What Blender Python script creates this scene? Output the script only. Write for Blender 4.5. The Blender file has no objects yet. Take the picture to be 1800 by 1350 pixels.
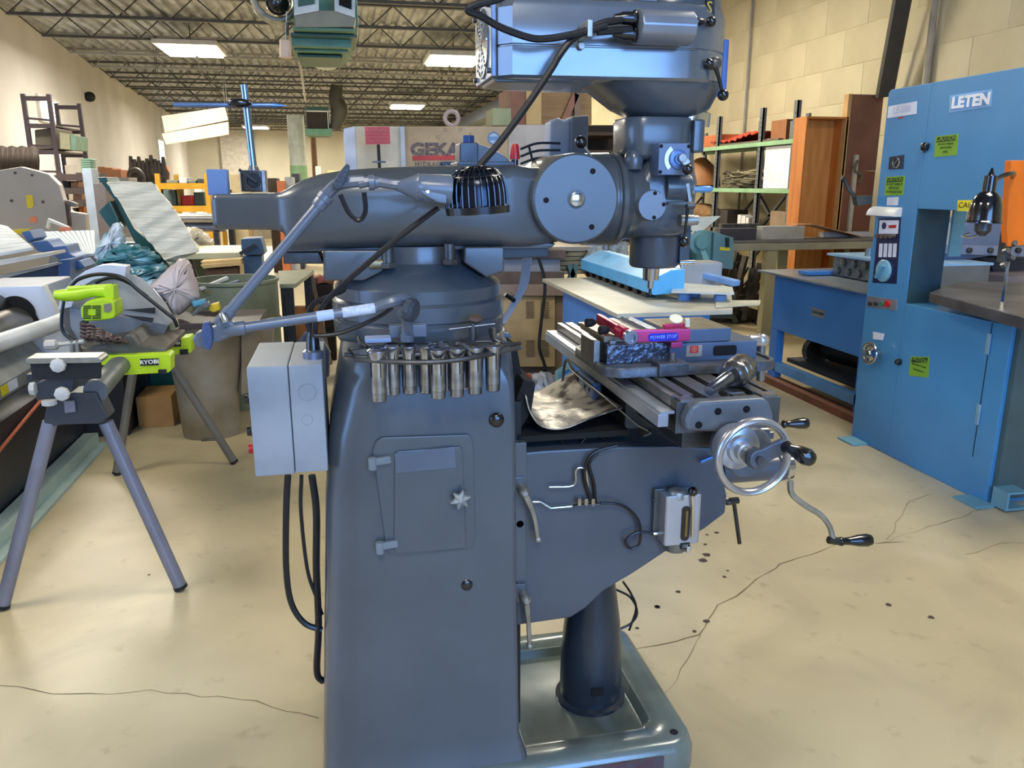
import bpy, bmesh, math, random
from math import sin, cos, pi, radians, sqrt, atan2
from mathutils import Vector, Matrix
random.seed(7)
SC = bpy.context.scene
COL = SC.collection
# ---------------------------------------------------------------- camera
F_PX, YAW, PITCH, CAM_H = 1400.0, radians(11.74), radians(14.11), 1.5
cd = bpy.data.cameras.new('camera'); cam = bpy.data.objects.new('camera', cd); COL.objects.link(cam)
cam.location = (0, 0, CAM_H); cam.rotation_euler = (pi/2-PITCH, 0, -YAW)
cd.sensor_width = 36; cd.lens = 36*F_PX/1800; cd.clip_start = .05; cd.clip_end = 200
SC.camera = cam
# ---------------------------------------------------------------- exposure, world, light
SC.view_settings.view_transform = 'Standard'; SC.view_settings.look = 'None'
SC.view_settings.gamma = 1; SC.view_settings.use_curve_mapping = False
SC.view_settings.exposure = 0.0
w = bpy.data.worlds.new('world'); SC.world = w; w.use_nodes = True
bg = w.node_tree.nodes['Background']; bg.inputs[0].default_value = (.45, .62, 1, 1); bg.inputs[1].default_value = 1.0
def area(name, loc, aim, sx, sy, power, col):
    l = bpy.data.lights.new(name, 'AREA'); l.shape = 'RECTANGLE'; l.size = sx; l.size_y = sy; l.energy = power; l.color = col
    o = bpy.data.objects.new(name, l); COL.objects.link(o); o.location = loc
    o.rotation_euler = (Vector(aim)-Vector(loc)).to_track_quat('-Z', 'Y').to_euler(); return o
DAY = (.20, .45, 1.0)
area('assumed_rear_daylight', (1.5, -3.9, 2.35), (1.2, 5, 1.9), 3.6, 2.6, 310, DAY)       # assumed daylight, added behind the camera for blue highlights; no source in view
area('assumed_side_daylight', (-4.5, 1.3, 1.9), (0, 1.5, 1.4), 2.4, 2.6, 110, DAY)          # assumed daylight, added out of view at the left for the column edge highlight
LAMPC = (1.0, .93, .78)
LAMP_SPOTS = [(-2.85, 18.3), (2.55, 18.6), (2.4, 29.7), (-3.9, 42), (-2.85, 29.7), (3.3, 42), (-2.85, 9.5), (2.75, 9.5), (-2.6, 2.4), (2.75, 2.4), (0.0, -1.5)]  # first four lamps are in view; the rest are assumed, added for light
for i, (x, y) in enumerate(LAMP_SPOTS):
    area('ceiling_lamp_light', (x, y, 4.07), (x, y+.001, 0), 1.1, 1.3, 420 if y > 12 else (230 if y > 5 else 74), LAMPC)

# ---------------------------------------------------------------- helpers
_fw = Vector((sin(YAW)*cos(PITCH), cos(YAW)*cos(PITCH), -sin(PITCH))); _rt = Vector((cos(YAW), -sin(YAW), 0)); _up = _rt.cross(_fw)
def P(x, y, X=None, Y=None, Z=None):
    d = _fw+_rt*((x-900)/F_PX)-_up*((y-675)/F_PX)
    if X is not None: t = X/d.x
    elif Y is not None: t = Y/d.y
    else: t = (Z-CAM_H)/d.z
    return Vector((0, 0, CAM_H))+d*t
def PL(pts, **k): return [P(x, y, **k) for x, y in pts]
V = Vector
def lin(c):
    if isinstance(c, str): c = tuple(int(c[i:i+2], 16) for i in (0, 2, 4))
    return tuple(((v/255)/12.92 if v/255 <= .04045 else ((v/255+.055)/1.055)**2.4) for v in c)
MATS = {}
def mat(name, col, rough=.5, metal=0, col2=None, scale=6, bump=0, bscale=40, coat=0, emit=0, trans=0, alpha=1, lo=.35, hi=.65, spec=.5, rough2=None, stretch=None):
    if name in MATS: return MATS[name]
    m = bpy.data.materials.new(name); m.use_nodes = True; nt = m.node_tree; b = nt.nodes['Principled BSDF']; L = nt.links
    c = lin(col); b.inputs['Base Color'].default_value = (*c, 1); b.inputs['Roughness'].default_value = rough
    b.inputs['Metallic'].default_value = metal; b.inputs['Specular IOR Level'].default_value = spec
    if coat: b.inputs['Coat Weight'].default_value = coat; b.inputs['Coat Roughness'].default_value = .12
    if trans: b.inputs['Transmission Weight'].default_value = trans
    if alpha < 1: b.inputs['Alpha'].default_value = alpha
    if emit: b.inputs['Emission Color'].default_value = (*c, 1); b.inputs['Emission Strength'].default_value = emit
    tc = nt.nodes.new('ShaderNodeTexCoord'); src = tc.outputs['Object']
    if stretch:
        mp = nt.nodes.new('ShaderNodeMapping'); mp.inputs['Scale'].default_value = stretch; L.new(src, mp.inputs[0]); src = mp.outputs[0]
    if col2 is None and not emit: col2 = tuple(min(255, v*.9) for v in (col if not isinstance(col, str) else [int(col[i:i+2], 16) for i in (0, 2, 4)]))
    if col2 is not None:
        n = nt.nodes.new('ShaderNodeTexNoise'); n.inputs['Scale'].default_value = scale; n.inputs['Detail'].default_value = 5; L.new(src, n.inputs['Vector'])
        r = nt.nodes.new('ShaderNodeValToRGB'); r.color_ramp.elements[0].position = lo; r.color_ramp.elements[1].position = hi
        r.color_ramp.elements[0].color = (*c, 1); r.color_ramp.elements[1].color = (*lin(col2), 1)
        L.new(n.outputs['Fac'], r.inputs[0]); L.new(r.outputs[0], b.inputs['Base Color'])
        if rough2 is not None:
            mr = nt.nodes.new('ShaderNodeMapRange'); mr.inputs[1].default_value = lo; mr.inputs[2].default_value = hi
            mr.inputs[3].default_value = rough; mr.inputs[4].default_value = rough2; L.new(n.outputs['Fac'], mr.inputs[0]); L.new(mr.outputs[0], b.inputs['Roughness'])
    if bump:
        n2 = nt.nodes.new('ShaderNodeTexNoise'); n2.inputs['Scale'].default_value = bscale; n2.inputs['Detail'].default_value = 3; L.new(src, n2.inputs['Vector'])
        bp = nt.nodes.new('ShaderNodeBump'); bp.inputs['Strength'].default_value = bump; bp.inputs['Distance'].default_value = .01
        L.new(n2.outputs['Fac'], bp.inputs['Height']); L.new(bp.outputs[0], b.inputs['Normal'])
    MATS[name] = m; return m
def catmull(pts, n=6):
    pts = [V(p) for p in pts]
    if len(pts) < 3: return pts
    q = [pts[0]*2-pts[1]]+pts+[pts[-1]*2-pts[-2]]; out = []
    for i in range(1, len(q)-2):
        for k in range(n):
            t = k/n; a, b, c, d = q[i-1:i+3]
            out.append(.5*((2*b)+(c-a)*t+(2*a-5*b+4*c-d)*t*t+(3*b-a-3*c+d)*t**3))
    out.append(pts[-1]); return out
def frame(d):
    d = d.normalized(); a = V((0, 0, 1)) if abs(d.z) < .9 else V((1, 0, 0))
    u = d.cross(a).normalized(); return u, d.cross(u).normalized()
class MB:
    def __init__(s): s.bm = bmesh.new()
    def face(s, vs):
        try: s.bm.faces.new(vs)
        except ValueError: pass
    def loft(s, rings, cap=True, close=False):
        R = [[s.bm.verts.new(p) for p in r] for r in rings]; n = len(R[0])
        for a, b in zip(R, R[1:]+([R[0]] if close else [])):
            for i in range(n): s.face((a[i], a[(i+1) % n], b[(i+1) % n], b[i]))
        if cap and not close: s.face(list(reversed(R[0]))); s.face(R[-1])
        return s
    def prism(s, poly, vec):
        vec = V(vec); return s.loft([[V(p) for p in poly], [V(p)+vec for p in poly]])
    def box(s, a, b):
        x0, y0, z0 = a; x1, y1, z1 = b
        return s.prism([(x0, y0, z0), (x1, y0, z0), (x1, y1, z0), (x0, y1, z0)], (0, 0, z1-z0))
    def obox(s, c, size, rot=(0, 0, 0)):
        M = Matrix.Translation(V(c)) @ (Matrix.Rotation(rot[2], 4, 'Z') @ Matrix.Rotation(rot[1], 4, 'Y') @ Matrix.Rotation(rot[0], 4, 'X'))
        x, y, z = [v/2 for v in size]
        return s.loft([[M @ V(p) for p in ((-x, -y, k), (x, -y, k), (x, y, k), (-x, y, k))] for k in (-z, z)])
    def bar(s, p0, p1, w, h, upv=(0, 0, 1)):      # rectangular bar from p0 to p1
        p0, p1 = V(p0), V(p1); d = (p1-p0).normalized(); u = d.cross(V(upv))
        if u.length < 1e-4: u = d.cross(V((0, 1, 0)))
        u.normalize(); v = u.cross(d)
        return s.loft([[p+u*(a*w/2)+v*(b*h/2) for a, b in ((-1, -1), (1, -1), (1, 1), (-1, 1))] for p in (p0, p1)])
    def cyl(s, p0, p1, r0, r1=None, seg=20):
        p0, p1 = V(p0), V(p1); r1 = r0 if r1 is None else r1; u, v = frame(p1-p0)
        return s.loft([[p+(u*cos(2*pi*i/seg)+v*sin(2*pi*i/seg))*r for i in range(seg)] for p, r in ((p0, r0), (p1, r1))])
    def lathe(s, o, ax, prof, seg=28):            # prof: (distance along axis, radius)
        o, ax = V(o), V(ax).normalized(); u, v = frame(ax)
        return s.loft([[o+ax*h+(u*cos(2*pi*i/seg)+v*sin(2*pi*i/seg))*max(r, 1e-4) for i in range(seg)] for h, r in prof])
    def tube(s, pts, r, seg=8, n=6, smooth=True):
        pts = catmull(pts, n) if smooth else [V(p) for p in pts]
        m = len(pts); rr = r if isinstance(r, (list, tuple)) else [r, r]
        u = None; rings = []
        for i, p in enumerate(pts):
            d = (pts[min(i+1, m-1)]-pts[max(i-1, 0)]).normalized()
            if u is None: u, _ = frame(d)
            u = (u-d*u.dot(d)).normalized(); v = d.cross(u)
            t = i/(m-1)*(len(rr)-1); k = min(int(t), len(rr)-2); rad = rr[k]+(rr[k+1]-rr[k])*(t-k)
            rings.append([p+(u*cos(2*pi*j/seg)+v*sin(2*pi*j/seg))*rad for j in range(seg)])
        return s.loft(rings)
    def torus(s, c, ax, R, r, seg=48, rs=10, a0=0, a1=2*pi, flat=1):
        c, ax = V(c), V(ax).normalized(); u, v = frame(ax); full = abs(a1-a0-2*pi) < 1e-5
        rings = []
        for i in range(seg if full else seg+1):
            a = a0+(a1-a0)*i/seg; d = u*cos(a)+v*sin(a)
            rings.append([c+d*(R+r*cos(2*pi*j/rs))+ax*(r*flat*sin(2*pi*j/rs)) for j in range(rs)])
        return s.loft(rings, close=full)
    def ball(s, c, r, sc=(1, 1, 1), seg=20):
        c = V(c); n = seg//2; rings = []
        for i in range(n+1):
            t = pi*i/n; rings.append([c+V((r*sc[0]*max(sin(t), 1e-3)*cos(2*pi*j/seg), r*sc[1]*max(sin(t), 1e-3)*sin(2*pi*j/seg), -r*sc[2]*cos(t))) for j in range(seg)])
        return s.loft(rings)
    def sheet(s, grid, th=.002):                  # grid of points rows x cols thickened along the normals
        nr, nc = len(grid), len(grid[0]); g = [[V(p) for p in r] for r in grid]; N = []
        for i in range(nr):
            N.append([])
            for j in range(nc):
                a = g[min(i+1, nr-1)][j]-g[max(i-1, 0)][j]; b = g[i][min(j+1, nc-1)]-g[i][max(j-1, 0)]
                N[i].append(a.cross(b).normalized()*th)
        A = [[s.bm.verts.new(g[i][j]) for j in range(nc)] for i in range(nr)]; B = [[s.bm.verts.new(g[i][j]+N[i][j]) for j in range(nc)] for i in range(nr)]
        for i in range(nr-1):
            for j in range(nc-1):
                s.face((A[i][j], A[i][j+1], A[i+1][j+1], A[i+1][j])); s.face((B[i][j], B[i+1][j], B[i+1][j+1], B[i][j+1]))
        for i in range(nr-1):
            s.face((A[i][0], A[i+1][0], B[i+1][0], B[i][0])); s.face((A[i][-1], B[i][-1], B[i+1][-1], A[i+1][-1]))
        for j in range(nc-1):
            s.face((A[0][j], B[0][j], B[0][j+1], A[0][j+1])); s.face((A[-1][j], A[-1][j+1], B[-1][j+1], B[-1][j]))
        return s
    def build(s, name, m, parent=None, bevel=0, bseg=2, sharp=35, label=None, tag=None, kind=None):
        bm = s.bm; bmesh.ops.recalc_face_normals(bm, faces=bm.faces)
        if bevel:
            ed = [e for e in bm.edges if len(e.link_faces) == 2 and e.calc_face_angle(0) > radians(30)]
            bmesh.ops.bevel(bm, geom=ed, offset=bevel, offset_type='OFFSET', segments=bseg, profile=.5, affect='EDGES', clamp_overlap=True)
        me = bpy.data.meshes.new(name); bm.to_mesh(me); bm.free()
        for p in me.polygons: p.use_smooth = True
        me.set_sharp_from_angle(angle=radians(sharp)); me.materials.append(m)
        o = bpy.data.objects.new(name, me); COL.objects.link(o)
        attach(o, parent)
        if parent is None and me.vertices:
            xs = [v.co for v in me.vertices]; c = V((sum((min(v[i] for v in xs), max(v[i] for v in xs)))/2 for i in (0, 1)))
            c = V((c[0], c[1], min(v[2] for v in xs))); me.transform(Matrix.Translation(-c)); o.location = c
        if bevel: wn = o.modifiers.new('weighted_normal', 'WEIGHTED_NORMAL'); wn.keep_sharp = True; wn.weight = 100
        if label: o['label'] = label
        if kind: o['kind'] = kind
        if tag: settag(o, *tag)
        return o
def attach(o, parent):
    if parent is None: return
    o.parent = parent
    if parent.parent is None: o.location = -parent.location
def settag(o, label, cat, group=None):
    o['label'] = label; o['category'] = cat
    if group: o['group'] = group
def thing(name, loc, label, cat, group=None):
    o = bpy.data.objects.new(name, None); o.empty_display_size = .1; COL.objects.link(o); o.location = V(loc); settag(o, label, cat, group); return o
def dup(root, loc, rot=None, label=None):
    r = root.copy(); COL.objects.link(r); r.location = loc
    if rot is not None: r.rotation_euler = rot
    if label: r['label'] = label
    for ch in list(root.children):
        c = ch.copy(); COL.objects.link(c); c.parent = r
        for g in list(ch.children):
            d = g.copy(); COL.objects.link(d); d.parent = c
    return r
def instance(o, vec, parent=None):                # copy of a part, mesh data shared
    c = o.copy(); COL.objects.link(c); c.location = o.location+V(vec)
    return c
def text(body, size, o, xd, yd, m, parent, name='lettering', ext=.001, align='CENTER', sx=1, off=.0):
    cu = bpy.data.curves.new(name, 'FONT'); cu.body = body; cu.size = size; cu.extrude = ext; cu.align_x = align; cu.align_y = 'CENTER'; cu.resolution_u = 2; cu.offset = off
    t = bpy.data.objects.new('t', cu); COL.objects.link(t); dg = bpy.context.evaluated_depsgraph_get()
    me = bpy.data.meshes.new_from_object(t.evaluated_get(dg)); bpy.data.objects.remove(t)
    xd, yd = V(xd).normalized(), V(yd).normalized(); zd = xd.cross(yd)
    M = Matrix(((xd.x*sx, yd.x, zd.x, o[0]), (xd.y*sx, yd.y, zd.y, o[1]), (xd.z*sx, yd.z, zd.z, o[2]), (0, 0, 0, 1)))
    me.transform(M); me.materials.clear(); me.materials.append(m)
    ob = bpy.data.objects.new(name, me); COL.objects.link(ob); attach(ob, parent); return ob
def rrect(x0, y0, x1, y1, r, n=5):                # rounded rectangle outline in 2D
    out = []
    for cx, cy, a in ((x1-r, y0+r, -pi/2), (x1-r, y1-r, 0), (x0+r, y1-r, pi/2), (x0+r, y0+r, pi)):
        for i in range(n+1): t = a+pi/2*i/n; out.append((cx+r*cos(t), cy+r*sin(t)))
    return out
# ---------------------------------------------------------------- materials
paint = mat('grey_enamel', (74, 81, 87), .28, 0, (66, 73, 79), 5, .02, 25, coat=.35)
paint_d = mat('grey_enamel_ram', (74, 78, 79), .34, 0, (66, 70, 72), 5, .03, 30, coat=.3)
lampgrey = mat('lamp_grey', (94, 102, 114), .35, 0, coat=.2)
steel = mat('machined_steel', (150, 150, 150), .33, .9, (118, 116, 112), 30, .03, 80, stretch=(1, 8, 1))
steel_d = mat('dull_steel', (98, 98, 98), .42, .8, (70, 68, 64), 14)
chrome = mat('chrome', (215, 215, 215), .14, 1)
alu = mat('cast_aluminium', (165, 165, 158), .4, .7, (140, 140, 132), 25)
black = mat('black_plastic', (14, 14, 16), .22, 0, coat=.4)
blackm = mat('black_matte', (20, 20, 22), .65)
rubber = mat('black_cable', (16, 17, 22), .35)
boxgrey = mat('enclosure_grey', (152, 158, 162), .5, 0, bump=.1, bscale=300)
white = mat('white_plastic', (225, 225, 220), .4)
red = mat('red_plastic', (190, 30, 30), .35)
hole = mat('dark_recess', (8, 8, 10), .9)
# ================================================================ ROOM
WR = 5.7
def wallx(y): return -4.75-.066*y
ZD, ZC = 4.62, 4.2       # roof deck and joist bottom chord
fl = mat('concrete_floor', (192, 179, 144), .42, 0, (168, 153, 117), .9, .12, 9, lo=.3, hi=.7)
nt = fl.node_tree; bs = nt.nodes['Principled BSDF']
base = bs.inputs['Base Color'].links[0].from_socket; tc = [n for n in nt.nodes if n.bl_idname == 'ShaderNodeTexCoord'][0]
def noise_mix(scale, lo, hi, col, blend, fac, src_sock, detail=6, dist=0.0):
    n = nt.nodes.new('ShaderNodeTexNoise'); n.inputs['Scale'].default_value = scale; n.inputs['Detail'].default_value = detail; n.inputs['Distortion'].default_value = dist
    nt.links.new(tc.outputs['Object'], n.inputs['Vector']); r = nt.nodes.new('ShaderNodeMapRange'); r.inputs[1].default_value = lo; r.inputs[2].default_value = hi; r.inputs[4].default_value = fac
    nt.links.new(n.outputs['Fac'], r.inputs[0]); mx = nt.nodes.new('ShaderNodeMix'); mx.data_type = 'RGBA'; mx.blend_type = blend
    nt.links.new(r.outputs[0], mx.inputs[0]); nt.links.new(src_sock, mx.inputs[6]); mx.inputs[7].default_value = (*lin(col), 1); return mx.outputs[2]
s1 = noise_mix(2.2, .42, .68, (158, 145, 116), 'MIX', .65, base, 8, 1.0)
s2 = noise_mix(.55, .5, .75, (225, 214, 186), 'MIX', .6, s1, 4)
s3 = noise_mix(14, .62, .78, (128, 112, 84), 'MIX', .45, s2, 8)
nt.links.new(s3, bs.inputs['Base Color'])
MB().box((-9, -6, -.12), (6.2, 48, 0)).build('floor', fl, kind='structure')
FLOOR = bpy.data.objects['floor']
# cracks and oil spots of the slab, each its own shallow piece
ck = mat('crack_dirt', (112, 96, 70), .9); oil = mat('oil_stain', (72, 58, 44), .5)
def ribbon(px, wd, name='crack'):
    pts = PL(px, Z=.0012); q = []
    for a, b in zip(pts, pts[1:]):
        n = max(2, int((b-a).length/.05))
        for i in range(n): q.append(a.lerp(b, i/n)+V((random.uniform(-.008, .008), random.uniform(-.008, .008), 0)))
    q.append(pts[-1]); m = MB(); L = []; R = []
    for i, p in enumerate(q):
        d = (q[min(i+1, len(q)-1)]-q[max(i-1, 0)]).normalized(); k = V((-d.y, d.x, 0))*wd*random.uniform(.3, 1.3)
        L.append(m.bm.verts.new(p+k)); R.append(m.bm.verts.new(p-k))
    for i in range(len(q)-1): m.face((L[i], R[i], R[i+1], L[i+1]))
    m.build(name, ck, FLOOR)
ribbon([(1120, 1138), (1190, 1126), (1232, 1115), (1262, 1065), (1330, 1020), (1372, 990), (1440, 970), (1490, 950), (1540, 955), (1590, 952)], .0022)
ribbon([(1545, 955), (1620, 930), (1700, 905), (1800, 862)], .0018)
ribbon([(1700, 975), (1760, 955), (1800, 955)], .0018)
ribbon([(1232, 1115), (1180, 1210), (1160, 1230)], .001)
ribbon([(0, 1205), (120, 1222), (260, 1215), (420, 1228), (560, 1262)], .0014)
ribbon([(1560, 950), (1600, 880), (1640, 868)], .0012)
sp = MB()
for px, py, r in ((1192, 1040, .011), (1156, 1067, .012), (1242, 1092, .013), (1221, 1110, .009), (1120, 1104, .008), (1273, 1014, .009), (1243, 940, .008), (1260, 936, .012), (1240, 957, .009), (1236, 985, .02), (1279, 1003, .006), (1242, 975, .018), (1562, 1063, .012), (1637, 1085, .012), (1155, 1066, .01), (270, 952, .008), (262, 1010, .006)):
    c = P(px, py, Z=.0014); k = MB()
    k.prism([c+V((r*random.uniform(.7, 1.1)*cos(t*pi/5), r*random.uniform(.7, 1.1)*sin(t*pi/5), 0)) for t in range(10)], (0, 0, .0006)).build('oil_spot', oil, FLOOR)
# walls
wl = mat('painted_wall_left', (216, 213, 210), .8, 0, (200, 196, 192), .5, .05, 8)
wf = mat('painted_wall_far', (206, 200, 182), .85, 0, (190, 184, 166), .5)
x0, x1 = wallx(-4), wallx(46)
LW = MB().prism([(x0-.25, -4, 0), (x0, -4, 0), (x1, 46, 0), (x1-.25, 46, 0)], (0, 0, 5)).build('wall_left', wl, kind='structure')
FW = MB().box((-9, 46, 0), (6.2, 46.2, 5)).build('wall_far', wf, kind='structure')
BW = MB(); BW.box((-5.2, -4.3, 0), (-.3, -4.05, 5)); BW.box((3.3, -4.3, 0), (6.0, -4.05, 5)); BW.box((-.3, -4.3, 3.65), (3.3, -4.05, 5)); BW.build('wall_back', wf, kind='structure')  # unseen wall; the opening in it is assumed, for the rear daylight
# block wall at the right: every course has its own joint (geometry), near blocks are single parts
wr = mat('block_paint', (206, 194, 158), .75, 0, (188, 176, 140), 1.2, .25, 30)
RW = MB().box((WR+.0145, -4, 0), (WR+.25, 46, 5)).build('wall_right', mat('block_joint', (200, 189, 153), .8), kind='structure')
proto = None
bl, bh = .80, .40
for r in range(13):
    yy = 5.2-(.4 if r % 2 else 0); zz = r*bh
    while yy < 15.2:
        if proto is None:
            proto = MB().box((WR+.011, 0+.002, .002), (WR+.03, bl-.002, bh-.002)).build('block', wr, RW, bevel=.003, bseg=1); base0 = proto.location.copy()
            proto.location = base0+V((0, yy, zz))
        elif zz < ZD-.05:
            c = proto.copy(); COL.objects.link(c); c.location = base0+V((random.uniform(-.002, .002), yy, zz))
        yy += bl
m = MB()
yy = 15.2
for r in range(12):
    y = 15.2-(.4 if r % 2 else 0)
    while y < 45: m.box((WR+.012, max(y, 15.2)+.002, r*bh+.002), (WR+.03, y+bl-.002, r*bh+bh-.002)); y += bl
m.build('far_block', wr, RW, kind='stuff')
m = MB().box((WR+.011, -4, 0), (WR+.03, 4.8, 4.6)).build('near_block_face', wr, RW)
# ceiling deck with ribs
dk = mat('roof_deck', (172, 175, 180), .5, .25, (120, 122, 124), 1.6, lo=.35, hi=.7)
m = MB(); x = -8.6; zz = ZD
prof = []
while x < 6.0:
    prof += [(x, ZD+.055), (x+.03, ZD), (x+.12, ZD), (x+.15, ZD+.055)]; x += .24
top = [(px_, pz+.05) for px_, pz in reversed(prof)]
m.prism([(a, -4, b) for a, b in prof+top], (0, 50, 0)); CE = m.build('ceiling', dk, kind='structure', sharp=20)
jm = mat('joist_paint', (92, 92, 90), .6, .1); jm2 = mat('joist_light', (150, 148, 140), .6)
n = 0; y = 3.2
while y < 45.5:
    xl = wallx(y)+.02; m = MB(); mt = jm2 if (n in (8, 9)) else jm
    m.box((xl, y-.05, ZD-.05), (WR, y+.05, ZD-.003)); m.box((xl+.5, y-.04, ZC), (WR-.4, y+.04, ZC+.045))
    x = xl+.1; k = 0
    while x < WR-.4:
        a, b = ((ZD-.03), ZC+.02) if k % 2 == 0 else (ZC+.02, ZD-.03)
        m.cyl((x, y, a), (x+.42, y, b), .013, seg=5); x += .42; k += 1
    m.build('joist', mt, CE); n += 1; y += 2.1 if n > 1 else 1.9
m = MB()
for xx in (-3.4, 0.1, 3.0): m.box((xx-.02, 3, ZC+.045), (xx+.02, 45.9, ZC+.075))
m.build('bridging', jm, CE)
MB().box((5.0, 26, 3.75), (5.6, 45.9, 4.15)).build('trim_1', mat('blue_grey_beam', (96, 104, 120), .6), kind='structure')
# windows in the left wall: bright daylight
glow = mat('daylit_glass', (226, 236, 255), .3, emit=7)
def wall_window(ya, yb, za, zb, name):
    f = MB(); xa, xb = wallx(ya), wallx(yb)
    W = MB().prism([(xa+.02, ya, za), (xa+.03, ya, za), (xb+.03, yb, za), (xb+.02, yb, za)], (0, 0, zb-za)).build(name, glow, kind='structure')
    for a, b in ((za-.06, za), (zb, zb+.06)): f.prism([(xa+.0, ya-.06, a), (xa+.07, ya-.06, a), (xb+.07, yb+.06, a), (xb, yb+.06, a)], (0, 0, b-a))
    for yy_ in (ya-.06, yb): f.prism([(wallx(yy_), yy_, za), (wallx(yy_)+.07, yy_, za), (wallx(yy_)+.07, yy_+.06, za), (wallx(yy_), yy_+.06, za)], (0, 0, zb-za))
    f.build('window_frame', white, W)
def lwy(px, py):      # hit of a pixel on the (skewed) left wall
    lo_, hi_ = 5., 60.
    for _ in range(50):
        md = (lo_+hi_)/2; p = P(px, py, Y=md)
        if p.x > wallx(md): lo_ = md
        else: hi_ = md
    return P(px, py, Y=lo_)
a = lwy(63, 170); b = lwy(101, 216); wall_window(a.y, b.y, b.z, a.z, 'window_1')
a = lwy(92, 262); b = lwy(113, 305); wall_window(a.y, b.y, b.z, a.z, 'window_2')
a = lwy(275, 246); b = lwy(292, 325); wall_window(a.y, b.y, 1.0, a.z, 'window_3')
# far wall column, pipes and door line
MB().box((-6.1, 45.7, 0), (-4.6, 46, 4.4)).build('trim_2', mat('white_column', (206, 200, 190), .7), kind='structure')
pp = mat('pipe_grey', (150, 146, 138), .5)
def tagp(o, l, c, g=None): settag(o, l, c, g); return o
tagp(MB().cyl((WR-.03, 11.0, 0), (WR-.03, 11.0, 4.5), .018, seg=10).build('conduit_pipe', pp), 'thin grey conduit running up the cream block wall above the shelving', 'pipe')
tagp(MB().cyl((WR-.04, 7.3, 0), (WR-.04, 7.3, 4.5), .035, seg=10).build('conduit_pipe', mat('pipe_cream', (176, 164, 140), .6)), 'cream painted pipe on the block wall behind the blue bandsaw', 'pipe')
tagp(MB().cyl((-4.5, 45.85, 0), (-4.5, 45.85, 4.2), .05, seg=8).build('drain_pipe', mat('pipe_dark', (110, 106, 100), .6)), 'dark drain pipe on the far wall beside the white column', 'pipe')
# ceiling lamps
lh = mat('lamp_housing', (225, 225, 220), .5); lg = mat('lamp_tube', (255, 248, 232), .4, emit=9)
wherelamp = ['bright twin panel ceiling lamp above the tall pallet rack side of the roof', 'bright ceiling lamp left of the grey milling head', 'smaller ceiling lamp above the beige ironworker sign', 'smallest and farthest ceiling lamp beside the upright rod',
 'assumed ceiling lamp further down the left row', 'assumed farthest ceiling lamp at the right side', 'assumed unseen ceiling lamp of the left row above the roll bender', 'assumed unseen ceiling lamp of the right row above the shelving', 'assumed unseen ceiling lamp over the mitre saw', 'assumed unseen ceiling lamp over the bandsaw', 'assumed unseen ceiling lamp behind the camera']
for i, (x, y) in enumerate(LAMP_SPOTS):
    if i in (4, 5): continue
    t = thing('ceiling_lamp', (x, y, 4.1), wherelamp[i], 'lamp', 'high bay lamps under the roof')
    MB().box((x-.6, y-.75, 4.13), (x+.6, y+.75, 4.22)).build('housing', lh, t, bevel=.01)
    for k in (-1, 1): MB().box((x+.28*k-.25, y-.7, 4.095), (x+.28*k+.25, y+.7, 4.128)).build('diffuser', lg, t)
    MB().cyl((x, y, 4.2), (x, y, ZD+.02), .01, seg=6).build('hanger', steel_d, t)
# unit heaters
hg = mat('heater_green', (86, 134, 112), .5); hgd = mat('heater_green_dark', (52, 92, 78), .5); hw = mat('heater_white', (214, 220, 214), .5)
t = thing('unit_heater', P(568, 60, Y=7.0), 'large green and white unit heater hanging at the top beside the milling head', 'heater')
Y0 = 7.0
def hb(x0, y0, x1, y1, ya, yb): a = P(x0, y0, Y=ya); b = P(x1, y1, Y=ya); return (min(a.x, b.x), ya, min(a.z, b.z)), (max(a.x, b.x), yb, max(a.z, b.z))
MB().box(*hb(512, -40, 630, 48, 7.3, 7.9)).build('cabinet', hg, t, bevel=.01)
wv = PL([(517, -30), (560, -30), (560, 19), (517, 27)], Y=6.95); MB().prism(wv, (0, .05, 0)).build('outlet_frame', hw, t)
wv = PL([(588, -30), (624, -30), (624, 31), (588, 19)], Y=6.95); MB().prism(wv, (0, .05, 0)).build('outlet_frame', hw, t)
MB().prism(PL([(524, -30), (553, -30), (553, 6), (524, 11)], Y=6.93), (0, .02, 0)).build('grille', hgd, t)
MB().prism(PL([(596, -30), (618, -30), (618, 16), (596, 8)], Y=6.93), (0, .02, 0)).build('grille', hole, t)
MB().prism(PL([(518, 27), (560, 19), (588, 19), (626, 31), (622, 47), (520, 47)], Y=6.97), (0, .5, 0)).build('hood', mat('hood_grey', (140, 140, 120), .6), t)
for k, (ya, yb, xa, xb, mm_) in enumerate(((46, 55, 514, 624, hg), (57, 66, 510, 628, hgd), (66, 84, 512, 618, hg), (85, 92, 516, 612, hg), (95, 102, 523, 602, hgd))):
    MB().box(*hb(xa, ya, xb, yb, 7.0+.12*k, 7.7+.1*k)).build('louvre', mm_, t, bevel=.004)
MB().cyl(P(505, 40, Y=7.2), P(505, 62, Y=7.2), .012).build('hanger', steel_d, t)
a = P(502, 71, Y=7.2); b = P(502, 102, Y=7.2)
q = thing('sensor_tube', b, 'white cylinder hanging under the large unit heater', 'sensor')
MB().cyl(a, b, .048, seg=20).build('body', mat('cream_tube', (232, 206, 178), .5), q, bevel=.004); MB().cyl(a+V((0, 0, .0)), P(504, 20, Y=7.2), .006, seg=6).build('rod', hw, q)
q = thing('exhaust_fan', P(485, 10, Y=7.6), 'round black fan with metal ring beside the large unit heater', 'fan')
MB().torus(P(483, 0, Y=7.6), (0.2, -1, .1), .17, .03, flat=2).build('ring', alu, q); MB().ball(P(488, 5, Y=7.55), .1).build('motor', black, q)
t = thing('unit_heater', P(558, 215, Y=24.0), 'small green unit heater with dark outlet far down the roof', 'heater')
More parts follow.
